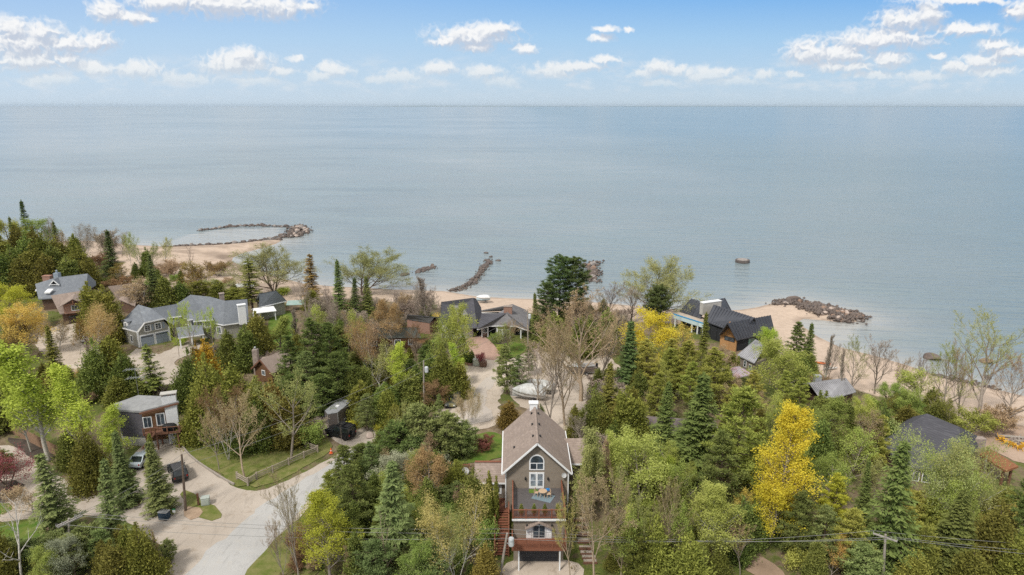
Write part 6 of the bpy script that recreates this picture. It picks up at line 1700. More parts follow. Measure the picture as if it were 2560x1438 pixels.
# beach furniture by the fire pit
def adirondack(label, px_, py_, rz):
    p = road_z(G(px_, py_)); m = mat('golden_yellow_paint', (.72,.42,.04), .6, (.6,.34,.03), 5)
    o = thing('adirondack_chair', label, 'chair', p, rz, 'yellow chairs round the fire pit')
    MB().hull8([(-.3,-.4,.36),(.3,-.4,.36),(.28,.2,.22),(-.28,.2,.22),(-.3,-.4,.40),(.3,-.4,.40),(.28,.2,.26),(-.28,.2,.26)]).build('seat', m, o, local=True)
    bk_ = MB()
    for k in range(5): x_ = -.26+k*.13; bk_.beam((x_*.8,.18,.22),(x_*1.15,.55,1.05-abs(k-2)*.05),.11,.03)
    bk_.build('backrest', m, o, local=True)
    for s_ in (-1,1):
        MB().beam((s_*.36,-.45,.58),(s_*.36,.42,.58),.13,.04).build('armrest', m, o, local=True)
        MB().beam((s_*.34,-.4,0),(s_*.34,-.4,.57),.1,.05).build('leg', m, o, local=True); MB().beam((s_*.3,.62,0),(s_*.3,-.1,.33),.05,.1).build('leg', m, o, local=True)
adirondack('yellow slatted chair farthest from the pergola, at the fire pit', 2501,1102, R(60)); adirondack('yellow slatted chair second from the far end at the fire pit', 2511,1110, R(80))
adirondack('yellow slatted chair in the middle of the fire pit row', 2529,1118, R(130)); adirondack('yellow slatted chair nearest the right edge at the fire pit', 2547,1125, R(165)); adirondack('yellow slatted chair cut by the right edge at the fire pit', 2562,1118, R(200))
p = road_z(G(2548,1108)); o = thing('fire_pit', 'round fire pit with crossed grey logs among the yellow chairs', 'fire pit', p)
mb = MB(); 
for a in range(12): mb.box((1.0*math.cos(a*.5236),1.0*math.sin(a*.5236),.15),(.35,.28,.3),a*.5236)
mb.build('stone_ring', M_STONE, o, local=True)
for a in range(5): MB().bar((.8*math.cos(a*1.3),.8*math.sin(a*1.3),.15),(-.7*math.cos(a*1.3+.3),-.7*math.sin(a*1.3+.3),.35),.08,.07).build('log', M_POLEG, o, local=True)
p = road_z(G(2530,1097)); o = thing('beach_log', 'long grey driftwood log behind the fire pit', 'log', p, R(-12))
MB().bar((-2.2,0,.2),(2.2,.1,.22),.22,.17,10).build('log', M_POLEG, o, local=True); MB().bar((.8,0,.3),(1.3,.3,.7),.07,.04,6).build('stub', M_POLEG, o, local=True)
# kayak, parasol, dock, tarp, boulder
def kayak(label, px_, py_, rz, m):
    p = road_z(G(px_, py_)); o = thing('kayak', label, 'kayak', p, rz); S_ = []
    for f in (0,.1,.3,.5,.7,.9,1.): b_ = .32*math.sin(math.pi*(f*.96+.02))**.6; S_.append((-1.6+3.2*f, [(-b_,.28),(-b_*.7,.06),(b_*.7,.06),(b_,.28),(0,.36)]))
    loft('hull', S_, m, o); MB().lathe([(.2,.33),(.24,.37),(.2,.38),(.02,.3)], (0,0,0), 12, 1.8, 1.).build('cockpit', M_BLACK, o, local=True)
kayak('orange kayak lying on the beach beyond the steel roofed cabin', 2054, 911, R(-20), mat('orange_plastic', (.75,.20,.06), .4))
kayak('pale kayak on the beach right of the orange one', 2075, 925, R(15), mat('pale_plastic', (.55,.52,.48), .4))
p = road_z(G(1094,812)); o = thing('parasol', 'yellow parasol behind the yellow green tree left of the white dormer', 'parasol', p)
MB().lathe([(1.3,2.2),(.9,2.55),(.4,2.75),(.03,2.82)], (0,0,0), 10).build('canopy', mat('yellow_canvas', (.75,.55,.12), .8), o, local=True); MB().bar((0,0,0),(0,0,2.8),.03).build('pole', M_METAL, o, local=True)
p = road_z(G(612,722)); o = thing('beach_deck', 'low grey deck with white top and railing on the beach behind the grey house', 'deck', p, R(8))
MB().box((0,0,.9),(5.2,3.2,.16)).build('deck_floor', M_WHITE, o, local=True)
for a, b in ((-2.4,-1.4),(2.4,-1.4),(-2.4,1.4),(2.4,1.4),(0,-1.4)): MB().box((a,b,.45),(.16,.16,.9)).build('leg', M_BLACK, o, local=True)
rl_ = MB().beam((-2.5,-1.5,1.8),(2.5,-1.5,1.8),.08,.06).beam((-2.5,-1.5,1.4),(2.5,-1.5,1.4),.05,.05)
for i in range(6): rl_.beam((-2.5+i,-1.5,.95),(-2.5+i,-1.5,1.8),.07,.07)
rl_.build('railing', M_BLACK, o, local=True)
p = road_z(G(742,775)); o = thing('tarp_shelter', 'low green grey tarp shelter at the edge of the beach lawn', 'shelter', p, R(10))
MB().slab([(-2.2,-1.4,1.6),(2.2,-1.4,1.6),(2.2,1.4,2.0),(-2.2,1.4,2.0)], .06).build('tarp', mat('green_grey_tarp', (.24,.36,.33), .7, (.34,.42,.40), 1.5), o, local=True)
for a, b, c in ((-2.1,-1.3,1.55),(2.1,-1.3,1.55),(2.1,1.3,1.95),(-2.1,1.3,1.95)): MB().box((a,b,c/2),(.1,.1,c)).build('post', M_BROWNWOOD, o, local=True)
p = road_z(G(1192,916)); 
o = thing('planter_wall', 'low red brick edging round the columnar cedars by the drive', 'planter', road_z(G(1172,912)))
pp = [G(*q) for q in ((1158,905),(1164,913),(1178,915),(1186,912))]; mb = MB()
for a, b in zip(pp[:-1], pp[1:]): mb.beam((a[0],a[1],2.4),(b[0],b[1],2.4),.3,.5)
mb.build('bricks', M_BRICK, o)
MB().prism([G(1160,903)[:2], G(1166,911)[:2], G(1178,913)[:2], G(1184,908)[:2], G(1170,900)[:2]], 2.2, 2.42).build('soil', M_MULCH, o)

# timber edging along the lawn
E_ = [G(*q) for q in ((450,1100),(456,1118),(472,1138),(496,1158),(520,1174),(545,1190),(566,1203),(586,1213))]
o = thing('lawn_edging', 'low grey timber edging along the curved left side of the lawn', 'edging', E_[0])
for a, b in zip(E_[:-1], E_[1:]): MB().beam((a[0],a[1],a[2]+.12),(b[0],b[1],b[2]+.12),.2,.28).build('timber', M_POLEG, o)
# ------------------------------------------------------------------ boulders
def rock_mesh(name, seed, flat=.65):
    import bmesh
    r = np.random.default_rng(seed); bm = bmesh.new(); bmesh.ops.create_icosphere(bm, subdivisions=3, radius=1.)
    ks = [(unit(r.normal(size=3)), r.uniform(.55,.85)) for _ in range(9)]
    for v in bm.verts:
        p = np.array(v.co)
        for k, c in ks:
            d_ = p@k
            if d_ > c: p = p - k*(d_-c)*.9
        p = p*(1+.05*np.sin(p*5+seed).sum()/3); p[2] *= flat
        v.co = p.tolist()
    me = bpy.data.meshes.new(name); bm.to_mesh(me); bm.free(); me.shade_smooth()
    return me
ROCKS = [rock_mesh(f'boulder_{i}', 300+i, .55+.05*i) for i in range(6)]
RM = [mat('brown_granite', (.18,.145,.125), .9, (.10,.08,.072), 1.2, bump=.4, coords='Object'), mat('dark_wet_rock', (.09,.075,.07), .8, (.15,.125,.115), 1.2, bump=.4), mat('rust_granite', (.30,.20,.145), .9, (.2,.14,.11), 1.2, bump=.4), mat('grey_granite', (.33,.30,.28), .9, (.22,.20,.19), 1.2, bump=.4), mat('pale_granite', (.46,.38,.33), .9, (.36,.29,.25), 1.2, bump=.4)]
for m_ in ROCKS: m_.materials.append(RM[0])
def boulder(x_, y_, z_, s_, mi, label, group):
    o = bpy.data.objects.new('boulder', random.choice(ROCKS)); COL.objects.link(o)
    o.location = (x_, y_, z_); o.scale = (s_*random.uniform(.9,1.4), s_*random.uniform(.8,1.2), s_*random.uniform(.8,1.15)); o.rotation_euler = (random.uniform(-.2,.2), random.uniform(-.2,.2), random.random()*6.28)
    set_mat(o, RM[mi]); return tag(o, label, 'boulder', group)
RUB = []
def rock_line(pts, n, wid, smin, smax, mats, label, group, hill=0.):
    P2 = np.array([Gz(a, b, 0)[:2] for a, b in pts]); seg = np.hypot(*np.diff(P2, axis=0).T); tot = seg.sum(); cum = np.concatenate([[0], np.cumsum(seg)])
    for i in range(n):
        t_ = (i+random.random())/n*tot; k = min(len(seg)-1, int(np.searchsorted(cum, t_)-1)); f = (t_-cum[k])/seg[k]
        q = P2[k]+(P2[k+1]-P2[k])*f; d_ = (P2[k+1]-P2[k])/seg[k]; o = random.gauss(0, wid/2); q = q+np.array([-d_[1], d_[0]])*o
        z_ = hill*max(0, 1-abs(o)/wid) + .05
        boulder(q[0], q[1], max(z_, gz1(*q)+.1), random.uniform(smin, smax), random.choice(mats), label, group)
        RUB.append((q[0], q[1], max(0, gz1(*q)), wid))
def rock_area(poly, n, smin, smax, mats, label, group, hill=.8):
    P2 = np.array([Gz(a, b, 0)[:2] for a, b in poly]); lo, hi = P2.min(0), P2.max(0); c = 0
    while c < n:
        q = lo+np.random.default_rng(int(random.random()*1e9)).random(2)*(hi-lo)
        if not inside(P2, [q[0]], [q[1]])[0]: continue
        e = float(seg_dist(P2, [q[0]], [q[1]], True)[0]); z_ = min(hill, e*.28) + random.uniform(-.1,.2)
        boulder(q[0], q[1], max(z_, gz1(*q)+.15), random.uniform(smin, smax), random.choice(mats), label, group); c += 1
        RUB.append((q[0], q[1], max(0, gz1(*q)), 2.))
rock_line([(495,577),(520,574),(555,570),(580,567),(610,565),(645,564),(685,566),(720,567)], 34, .8, .6, 1.15, (0,1,1,3), 'dark boulder in the thin outer line of the left breakwater', 'boulders of the thin outer breakwater line', .2)
rock_area([(688,592),(718,586),(728,570),(750,564),(770,573),(768,583),(745,592),(712,596)], 52, .65, 1.2, (0,0,1,3,4), 'brown boulder heaped on the round head of the left breakwater', 'boulders of the left breakwater head', 1.3)
rock_line([(410,618),(470,615),(540,612),(600,607),(640,602),(680,597),(702,601)], 32, 1.1, .6, 1.15, (0,1,1,3), 'dark boulder in the row along the sand spit at left', 'boulders along the left sand spit', .2)
rock_line([(1125,729),(1150,723),(1172,712),(1190,697),(1205,680),(1216,664),(1222,650)], 42, .9, .4, .8, (0,0,1,1), 'brown boulder in the curved groin running out from the beach', 'boulders of the curved groin', .4)
for a, b, t_ in ((1215,633,'the farthest single rock off the end of the curved groin'),(1228,643,'low single rock just off the tip of the curved groin'),(1245,652,'single dark rock right of the curved groin tip')): q = Gz(a, b, 0); boulder(q[0], q[1], .1, .8, 1, t_, None)
rock_line([(1040,681),(1055,678),(1068,672),(1084,667)], 13, .9, .55, 1.2, (1,1,0), 'dark rock of the small reef left of the curved groin', 'rocks of the small reef', .15)
for a, b, s_, t_ in ((1008,688,1.2,'largest of two lone rocks left of the small reef'),(1019,686,.8,'smaller of two lone rocks left of the small reef')): q = Gz(a, b, 0); boulder(q[0], q[1], .15, s_, 1, t_, None)
rock_line([(1492,657),(1474,668),(1488,672),(1480,682),(1484,690),(1474,704)], 20, 2.0, .55, 1.1, (0,0,2,3), 'brown rock of the short reef behind the dark red pines', 'rocks of the short reef', .3)
rock_area([(1905,769),(1940,757),(1985,749),(2040,761),(2110,778),(2168,796),(2150,806),(2088,805),(2048,789),(2000,776),(1985,764),(1940,765)], 94, .42, .95, (0,0,2,2,3,4,1), 'rounded rust and grey boulder of the right breakwater', 'boulders of the right breakwater', 1.1)
for a, b, s_, mi, t_ in ((1981,753,1.9,0,'biggest brown boulder at the top of the right breakwater'),(2328,905,1.5,0,'pointed brown rock standing in the water at right'),(2462,922,1.3,2,'brown rock in the water behind the largest budding tree'),(2468,950,1.0,1,'flat rock near the waterline below the largest budding tree'),(941,1058,1.25,4,'large round pale boulder in the garden island by the trailer'),(240,1232,.7,2,'reddish rock on the sandy drive between the spruces'),(925,1092,.7,4,'small pale rock at the edge of the garden island')): 
    q = G(a, b); boulder(q[0], q[1], max(.1, q[2]+s_*.3), s_, mi, t_, None)
rock_line([(2335,938),(2370,946),(2420,957),(2480,972)], 10, 1.2, .3, .7, (0,1,3), 'small dark rock along the waterline at the right beach', 'rocks at the right waterline', .1)
# the round crib out in the water
q = Gz(1856,656,0); CB = thing('stone_crib', 'low round grey stone crib standing alone in the lake', 'crib', (q[0], q[1], 0))
MB().lathe([(2.2,-.5),(2.35,.2),(2.3,.9),(2.1,1.0),(1.9,.95)], (0,0,0), 18).build('crib_wall', RM[1], CB, local=True, smooth=False); MB().lathe([(1.95,.8),(1.6,1.12),(.6,1.25),(.1,1.22)], (0,0,0), 14).build('stone_fill', RM[3], CB, local=True)
# rubble and pebbles between the boulders
def rubble():
    r = np.random.default_rng(5); V, F_ = [], []
    base = np.array([(1,0,0),(0,1,0),(-1,0,0),(0,-1,0),(0,0,.8),(0,0,-.6)]); bf = np.array([(0,1,4),(1,2,4),(2,3,4),(3,0,4),(1,0,5),(2,1,5),(3,2,5),(0,3,5)])
    n = 0
    for (x_, y_, z_, w_) in RUB:
        for k in range(16):
            s_ = r.uniform(.14,.36 if w_ < 2 else .58); a = r.random()*6.28; R_ = np.array([[math.cos(a),-math.sin(a),0],[math.sin(a),math.cos(a),0],[0,0,1]])
            V.append((base*s_*r.uniform(.7,1.3,3))@R_.T + [x_+r.normal(0,.7 if w_ < 2 else 1.1), y_+r.normal(0,.7 if w_ < 2 else 1.1), z_+s_*(.3 if w_ < 2 else r.uniform(.2,1.1))]); F_.append(bf+n*6); n += 1
    o = link('rubble', mesh_np('rubble', np.concatenate(V), np.concatenate(F_)), RM[0]); tag(o, 'small broken stones between the boulders of the breakwaters', 'rubble', None, 'stuff')
rubble()
# ------------------------------------------------------------------ every tree: kind, top x, top y, foot y, width, leaf, bark, label[, group[, foot x]]
GW = 'conifers of the dense wood at far left'
TREES = [
# far left wood
('spruce',78,500,652,50,'dark','brown','tall dark spruce towering over the wood by the water, far left'),
('round',38,533,668,95,'ygreen','grey','bright green leafy crown left of the towering spruce in the far left wood'),
('round',112,542,662,80,'green','grey','green leafy crown right of the towering spruce in the far left wood'),
('spruce',45,540,672,40,'deep','brown','small dark spruce tip in front of the bright leafy crown, far left'),
('bare',140,540,660,60,'grey','grey','grey leafless crown above the conifers of the far left wood'),
('spruce',152,553,668,40,'deep','brown','pointed dark spruce beside the grey leafless crown in the left wood'),
('birch',212,556,668,60,'grey','white','white stemmed bare birch at the right edge of the dense left wood'),
('thinleaf',180,568,690,50,'tan','pale','tan budding tree among the conifers behind the blue grey roof'),
('cedar',-5,552,700,60,'olive','brown',None,GW),('cedar',62,562,690,60,'olive','brown',None,GW),('cedar',100,566,694,62,'olive','brown',None,GW),
('cedar',20,585,712,70,'olive','brown',None,GW),('cedar',78,588,712,66,'cedard','brown',None,GW),('cedar',125,582,706,66,'olive','brown',None,GW),('cedar',160,590,706,62,'olive','brown',None,GW),
('cedar',195,585,702,58,'olive','brown',None,GW),('cedar',42,612,726,74,'cedard','brown',None,GW),('cedar',98,608,724,70,'olive','brown',None,GW),('cedar',148,612,722,70,'cedard','brown',None,GW),
('cedar',205,615,716,66,'olive','brown',None,GW),('cedar',-20,605,730,70,'cedard','brown',None,GW),('cedar',5,630,740,74,'cedard','brown',None,GW),('cedar',70,636,738,70,'olive','brown',None,GW),('cedar',180,636,728,62,'cedard','brown',None,GW),('cedar',122,634,734,66,'olive','brown',None,GW),('cedar',225,640,722,50,'olive','brown',None,GW),
# shore strip, left
('twigshrub',268,572,636,60,'grey','grey','round grey leafless bush at the water behind the lone dark spruce'),
('bare',305,582,640,50,'grey','grey','thin grey bare tree at the water right of the lone dark spruce'),
('spruce',287,575,700,58,'dark','brown','lone dark spruce standing on the brown sand beyond the brown roof'),
('thinleaf',328,578,665,22,'pale','white','slim pale poplar on the sand, first right of the lone dark spruce'),
('thinleaf',352,574,672,44,'pale','white','widest of the pale poplars on the sand near the breakwater'),
('thinleaf',383,602,668,34,'pale','pale','low pale poplar right of the widest poplar on the sand'),
('thinleaf',412,592,668,38,'pale','white','pale narrow poplar alone on the sand before the rock line'),
('cedar',368,618,692,30,'cedard','brown','small dark green cedar at the foot of the sand poplars'),
('twigshrub',256,630,672,45,'brown','brown','brown low thicket between the dense wood and the lone spruce'),
('twigshrub',300,690,730,60,'brown','brown','brown brush below the lone spruce behind the brown roof'),
('dead',484,603,700,50,'grey','brown','dark leafless forked tree on the sand before the breakwater'),
('thinleaf',512,648,735,90,'rusty','grey','golden budding bush on the sand under the dark forked tree'),
('thinleaf',470,668,742,60,'rusty','grey','rust tinted budding bush left of the golden bush on the sand'),
('spruce',390,634,775,58,'dark','brown','very dark narrow spruce behind the big grey house, left side'),
('cedar',418,690,775,62,'cedard','brown','dark green cedar against the right side of the very dark spruce'),
('thinleaf',345,682,780,95,'tan','white','tan budding birch over the brown roof end'),
('cedar',458,702,768,58,'cedard','brown','rounded dark cedar behind the ridge of the big grey house'),
('bushpine',505,705,760,60,'olive','brown','olive bushy tree behind the big grey house, left of the dock'),
('cedar',548,700,762,50,'olive','brown','olive cedar behind the big grey house beside the dock'),
('bushpine',590,722,765,50,'cedar','brown','low olive bush right behind the big grey house chimney'),
('thinspruce',634,648,790,60,'olive','brown','brownish thin spruce in front of the first willow'),
('willow',676,612,738,155,'willow','brown','wide drooping willow on the beach behind the white pavilion',None,690),
('thinspruce',782,636,752,46,'rusty','brown','thin brownish spruce standing alone on the open beach'),
('willow',905,624,738,170,'willow','brown','wide round willow at the waterline beyond the three dark spruces'),
('spruce',850,648,815,62,'deep','brown','tallest of the three dark spruces before the round willow'),
('spruce',888,694,812,50,'dark','brown','middle one of the three dark spruces before the round willow'),
('spruce',924,690,806,52,'deep','brown','rightmost of the three dark spruces before the round willow'),
('cedar',782,724,775,44,'cedar','brown','olive cedar bush at the foot of the thin beach spruce'),
('shrub',706,718,738,40,'lime','brown','small green bush at the foot of the beach willow'),
# band of the left houses
('round',42,695,830,115,'chart','grey','bright chartreuse round tree at the left edge beside the blue grey roof'),
('round',-5,760,860,70,'chart','grey','chartreuse tree cut by the left edge below the round one'),
('round',66,748,892,100,'gold','grey','golden orange leafy tree left of the brown house'),
('birch',112,775,865,50,'tan','pale','tan bare birch at the left gable of the brown house'),
('thinleaf',150,800,875,50,'tan','pale','small tan budding tree at the left corner of the brown garage'),
('thinleaf',28,800,905,80,'rusty','grey','rust tinted budding tree under the golden tree'),
('cedar',238,704,842,66,'cedar','brown','olive cedar in front of the brown dormer, left of a pair'),
('cedar',276,712,856,74,'cedar','brown','olive cedar in front of the brown roof, right of a pair'),
('birch',240,756,892,118,'orange','white','orange tan birch right of the brown garage door'),
('thinleaf',202,790,885,50,'rusty','pale','small rust budding tree by the brown garage door'),
('cedargroup',252,846,990,85,'cedard','brown','dark cedar by the sandy lane left of the grey garage house'),
('cedar',292,838,975,80,'cedar','brown','tall olive cedar at the left corner of the grey garage house'),
('cedar',318,878,1000,70,'cedard','brown','dark cedar behind the flat grey roof, left one'),
('spruce',150,812,985,72,'olive','brown','olive pointed spruce between the lane and the lime poplars'),
('cedar',14,785,1010,66,'olive','brown','tall narrow olive cedar at the left edge behind the lime poplar'),
('cedar',-12,880,1080,90,'cedard','brown','dark cedar at the left edge beside the tall lime poplar'),
('bareupright',227,840,905,22,'grey','grey','thin bare sapling on the sandy lane'),
('poplar',92,842,1150,156,'lime','pale','largest lime green poplar with pale stems at left',None,122),
('poplar',52,905,1130,62,'lime','pale','lime poplar with thin stem at the left edge',None,78),
('poplar',216,900,1160,138,'lime','pale','second lime green poplar left of the flat grey roof',None,240),
('poplar',292,1020,1180,78,'lime','white','small lime poplar before the dark shingle wall'),
('cedargroup',228,1062,1222,92,'olive','grey','olive cedar with bare stems on the sandy drive'),
('cedar',180,1070,1170,60,'cedard','brown','dark cedar under the second lime poplar by the plank fence'),
('raggedspruce',152,1130,1348,128,'blue','brown','leftmost blue green spruce on the sandy drive, brownish tip'),
('raggedspruce',286,1150,1372,98,'blue','brown','second blue green spruce from the left along the drive'),
('spruce',318,1074,1262,80,'blue','brown','blue green spruce before the dark shingle wall, behind the others'),
('spruce',404,1098,1282,84,'blue','brown','full blue green spruce beside the dark utility pole'),
('spruce',382,1085,1185,48,'olive','brown','small olive spruce at the corner of the dark shingle house'),
('thinspruce',388,862,1005,58,'cedard','brown','thin spruce on the dirt before the blue garage doors'),
('cedar',350,950,1010,60,'cedard','brown','low dark cedar right behind the flat grey roof'),
('cedar',300,940,1020,60,'olive','brown','olive cedar left behind the flat grey roof'),
('vase',488,748,905,66,'lime','grey','lime sapling in front of the big grey house porch'),
('vase',448,772,892,36,'lime','grey','thin lime sapling beside the blue garage door'),
('vase',540,765,905,54,'lime','grey','lime sapling before the grey house wall, right of the porch'),
('shrub',452,840,862,30,'lime','brown','lime green shrub at the porch of the big grey house'),
('cedar',522,848,1000,72,'orangecedar','brown','cedar with bright orange tip below the big grey house'),
('cedar',500,850,995,40,'rusty','brown','narrow rust tipped cedar left of the orange tipped one'),
('cedar',576,825,925,54,'cedard','brown','dark green cedar before the right part of the grey house'),
('cedar',650,778,905,72,'olive','brown','olive brown cedar hiding the right end of the grey house'),
('cedar',620,810,925,60,'cedard','brown','dark cedar between the grey house and the small brown gable'),
('poplar',700,790,880,60,'green','grey','green poplar on the lawn beside the white pavilion'),
('bareupright',737,770,865,30,'grey','grey','bare grey sapling right of the shore lawn'),
('shrub',515,890,925,60,'green','brown','green shrub below the porch of the big grey house'),
# cedar clump and lawn trees
('cedargroup',482,870,1022,80,'cedard','brown','dark cedar at the left end of the big cedar clump'),
('cedargroup',534,880,1085,112,'cedar','brown','tallest olive cedar in the big clump above the lawn'),
('cedar',598,905,1085,100,'cedar','brown','olive cedar in the clump left of the brown gable'),
('cedargroup',512,950,1094,90,'cedar','brown','front left cedar of the big clump above the lawn'),
('cedargroup',560,975,1104,110,'cedard','brown','front middle cedar of the big clump above the lawn'),
('cedar',648,940,1104,92,'olive','brown','olive cedar below the small brown gable'),
('cedar',690,945,1104,80,'rusty','brown','rusty cedar right of the small brown gable'),
('cedargroup',650,1000,1122,100,'cedard','brown','front right cedar of the big clump above the lawn'),
('cedar',725,990,1112,84,'olive','brown','olive cedar behind the vase shaped budding tree'),
('birch',572,950,1150,92,'brown','white','rust budding birch on the lawn, left of two'),
('vase',612,985,1198,130,'tan','tan','tan budding tree in the middle of the lawn'),
('vase',548,1020,1175,70,'tan','grey','low tan bare tree on the lawn before the cedar clump'),
('vase',728,910,1150,160,'pale','grey','vase shaped pale budding tree on the lawn near the rail fence'),
('shrub',775,1050,1110,70,'green','brown','green bush beside the lawn below the trailer'),
('twigshrub',790,1045,1095,60,'grey','grey','greyish bush between the trailer and the lawn'),
# dark pines, middle
('pine',790,792,985,100,'deep','brown','tall dark pine right of the small brown gable, back row'),
('pine',735,840,990,84,'deep','brown','dark pine just right of the small brown gable'),
('pine',835,800,985,96,'deep','brown','tall dark pine in the middle thicket'),
('pine',770,880,1015,104,'pineg','brown','grey green pine in the middle thicket'),
('pine',850,880,1025,110,'deep','brown','broad dark pine above the trailer'),
('pine',802,935,1045,110,'deep','brown','dark pine overhanging the trailer'),
('bushpine',740,935,1030,70,'deep','brown','low dark pine behind the vase shaped budding tree'),
('cedar',892,905,1025,70,'cedard','brown','dark cedar right of the trailer pines'),
('bare',762,765,868,60,'grey','grey','grey bare tree above the dark pines, left one'),
('bare',835,748,850,60,'grey','grey','grey bare tree between the dark spruces, upper middle'),
('bare',872,775,880,70,'grey','grey','grey bare tree over the greenish roof'),
('thinleaf',905,770,900,70,'ygreen','grey','yellow green budding tree left of the orange birch'),
('thinleaf',790,752,850,70,'ygreen','grey','yellow green budding tree below the thin beach spruce'),
('round',985,738,880,80,'orange','grey','orange budding tree against the beach, middle'),
('birch',932,790,955,84,'orange','white','orange budding birch with crooked white stem'),
('bareupright',1063,684,820,40,'grey','grey','tall bare columnar poplar against the beach'),
('bare',1105,740,830,50,'grey','grey','grey bare bush left of the black roofed house'),
('bare',1040,800,905,60,'brown','brown','brown bare tree before the brick building'),
('thinleaf',915,800,905,60,'tan','grey','tan budding tree before the greenish roof'),
('thinleaf',1095,772,935,95,'ygreen','grey','yellow green budding tree left of the black roofed house'),
('round',1130,748,945,90,'ygreen','grey','tall yellow green tree beside the white dormer'),
('poplar',1152,850,965,56,'lime','grey','lime green tree left of the brick drive'),
('poplar',1003,862,1005,66,'lime','grey','bright lime tree left of the transformer pole'),
('thinleaf',950,845,985,70,'pale','white','pale budding tree left of the bright lime tree'),
('cedar',905,950,1045,70,'cedar','brown','olive cedar right of the dark pines'),
('cedar',965,955,1045,76,'cedard','brown','dark cedar below the bright lime tree'),
('cedar',970,965,1068,56,'cedar','brown','olive cedar behind the round garden boulder'),
('cedar',1030,925,1025,72,'cedard','brown','dark cedar left of the transformer pole'),
('cedargroup',1108,860,1005,90,'olive','brown','olive cedar right of the transformer pole'),
('cedar',1148,905,995,56,'cedar','brown','olive cedar at the edge of the cul de sac'),
('cedar',1075,880,985,60,'cedard','brown','dark cedar behind the transformer pole'),
('round',1092,945,1022,66,'brown','brown','rust brown bush right of the transformer pole'),
('cedar',1025,985,1035,50,'cedard','brown','low dark cedar by the foot of the transformer pole'),
('column',1158,832,905,26,'cedard','brown','dark columnar cedar at the left corner of the brick drive'),
('column',1168,868,908,22,'cedard','brown','small columnar cedar in the brick edged bed by the drive'),
('column',1180,876,910,18,'cedard','brown','smallest columnar cedar beside the pale utility box'),
('twigshrub',1203,880,914,26,'red','brown','tiny reddish bare shrub behind the utility boxes'),
('shrub',1237,830,858,30,'green','brown','round green bush under the dark porch'),
('shrub',1252,862,876,30,'ygreen','brown','low yellow green shrub in the bed before the porch'),
('thinleaf',1275,800,880,60,'pale','grey','pale budding tree before the grey roof porch'),
('birch',1164,972,1072,46,'tan','pale','young tan birch on the cul de sac edge, left one'),
('birch',1184,980,1076,40,'tan','pale','young tan birch on the cul de sac edge, right one'),
('pine',1098,985,1040,26,'pineg','brown','slim young pine before the pollen dusted car'),
# jeep garden
('pine',918,985,1078,66,'pineg','grey','grey green pine in the garden island by the trailer'),
('shrub',888,1044,1068,46,'chart','brown','spreading yellow green juniper beside the black off roader'),
('shrub',960,1050,1076,46,'chart','brown','yellow green juniper right of the round boulder'),
('dead',856,1052,1115,24,'grey','grey','young bare tree in front of the black off roader'),
('cedar',990,1010,1078,44,'cedar','brown','narrow olive cedar at the right end of the garden island'),
('bushpine',1062,1020,1155,120,'pineg','brown','large bushy grey green pine below the pollen dusted car'),
('bushpine',1002,1055,1172,100,'deep','brown','bushy dark pine left of the large grey green pine'),
('bushpine',1122,1035,1150,90,'pineg','brown','bushy pine with round crown above the back lawn'),
('bushpine',1155,1062,1142,74,'pineg','brown','rightmost bushy pine at the edge of the back lawn'),
('bushpine',1040,1090,1180,90,'pineg','brown','low bushy pine in front of the large grey green one'),
('pine',868,1114,1262,96,'deep','brown','green pine by the road bend below the black off roader'),
('pine',932,1106,1232,70,'pineg','brown','thin grey green pine right of the road bend pine'),
('pine',832,1180,1318,80,'piney','brown','yellowish pine beside the road'),
('pine',892,1160,1335,120,'deep','brown','dark full pine behind the yellow green roadside tree'),
('round',1010,1118,1235,120,'sage','grey','sage grey bush below the bushy pines'),
('round',1072,1130,1272,120,'orange','grey','orange brown budding tree left of the brown shingle wing'),
('twigshrub',1210,1086,1128,50,'red','brown','dark red bush on the back lawn'),
('cedar',1140,1148,1235,56,'cedar','brown','light olive cedar before the small deck behind the house'),
('cedargroup',1188,1170,1310,90,'cedard','brown','dark cedar left of the columnar cedars'),
('column',1224,1178,1296,26,'cedar','brown','tallest columnar cedar beside the red stairs'),
('column',1236,1190,1310,20,'cedar','brown','columnar cedar tucked right of the tallest one by the stairs'),
('column',1223,1238,1330,22,'cedar','brown','lowest columnar cedar beside the red stairs'),
('shrub',1216,1300,1372,66,'green','brown','fresh green bush at the foot of the red stairs'),
('cedar',1214,1358,1478,64,'rusty','brown','rusty olive cedar beside the front utility pole'),
# front left
('oval',826,1243,1450,140,'chart','grey','yellow green tree with forked trunk beside the road'),
('bare',748,1170,1462,110,'tan','grey','tall bare tree leaning over the road'),
('bare',712,1290,1455,70,'tan','grey','short bare tree in dry weeds at the roadside'),
('raggedspruce',986,1148,1412,150,'blue','brown','broad blue green spruce in the front thicket'),
('dead',972,1262,1470,70,'grey','tan','dead bare pine trunk in front of the broad spruce'),
('birch',1142,1222,1468,150,'straw','white','straw yellow budding birch left of the red stairs'),
('birch',1100,1270,1478,110,'pale','white','pale green birch with slanted white stems, bottom'),
('round',1040,1340,1480,90,'green','grey','green low tree under the birches at the bottom'),
('bushpine',1075,1370,1478,90,'pineg','brown','bushy pine at the bottom below the birches'),
('cedar',900,1330,1470,70,'cedard','brown','dark cedar between the roadside tree and the spruce'),
('bushpine',935,1360,1480,100,'blue','brown','bushy blue green spruce sapling at the bottom'),
('bareupright',885,1360,1470,34,'tan','tan','thin tan bare sapling at the bottom beside the spruce'),
('cedargroup',8,1282,1460,90,'olive','brown','olive cedar at the bottom left corner'),
('round',130,1362,1480,84,'green','brown','fresh green leafy bush at the bottom left'),
('round',195,1325,1455,90,'sage','brown','sage green bushy tree at the foot of the left pole'),
('cedargroup',290,1352,1480,100,'olive','brown','low olive cedar between the left pole and the road'),
('cedargroup',362,1308,1462,100,'cedar','brown','olive cedar nearest the road at the bottom left'),
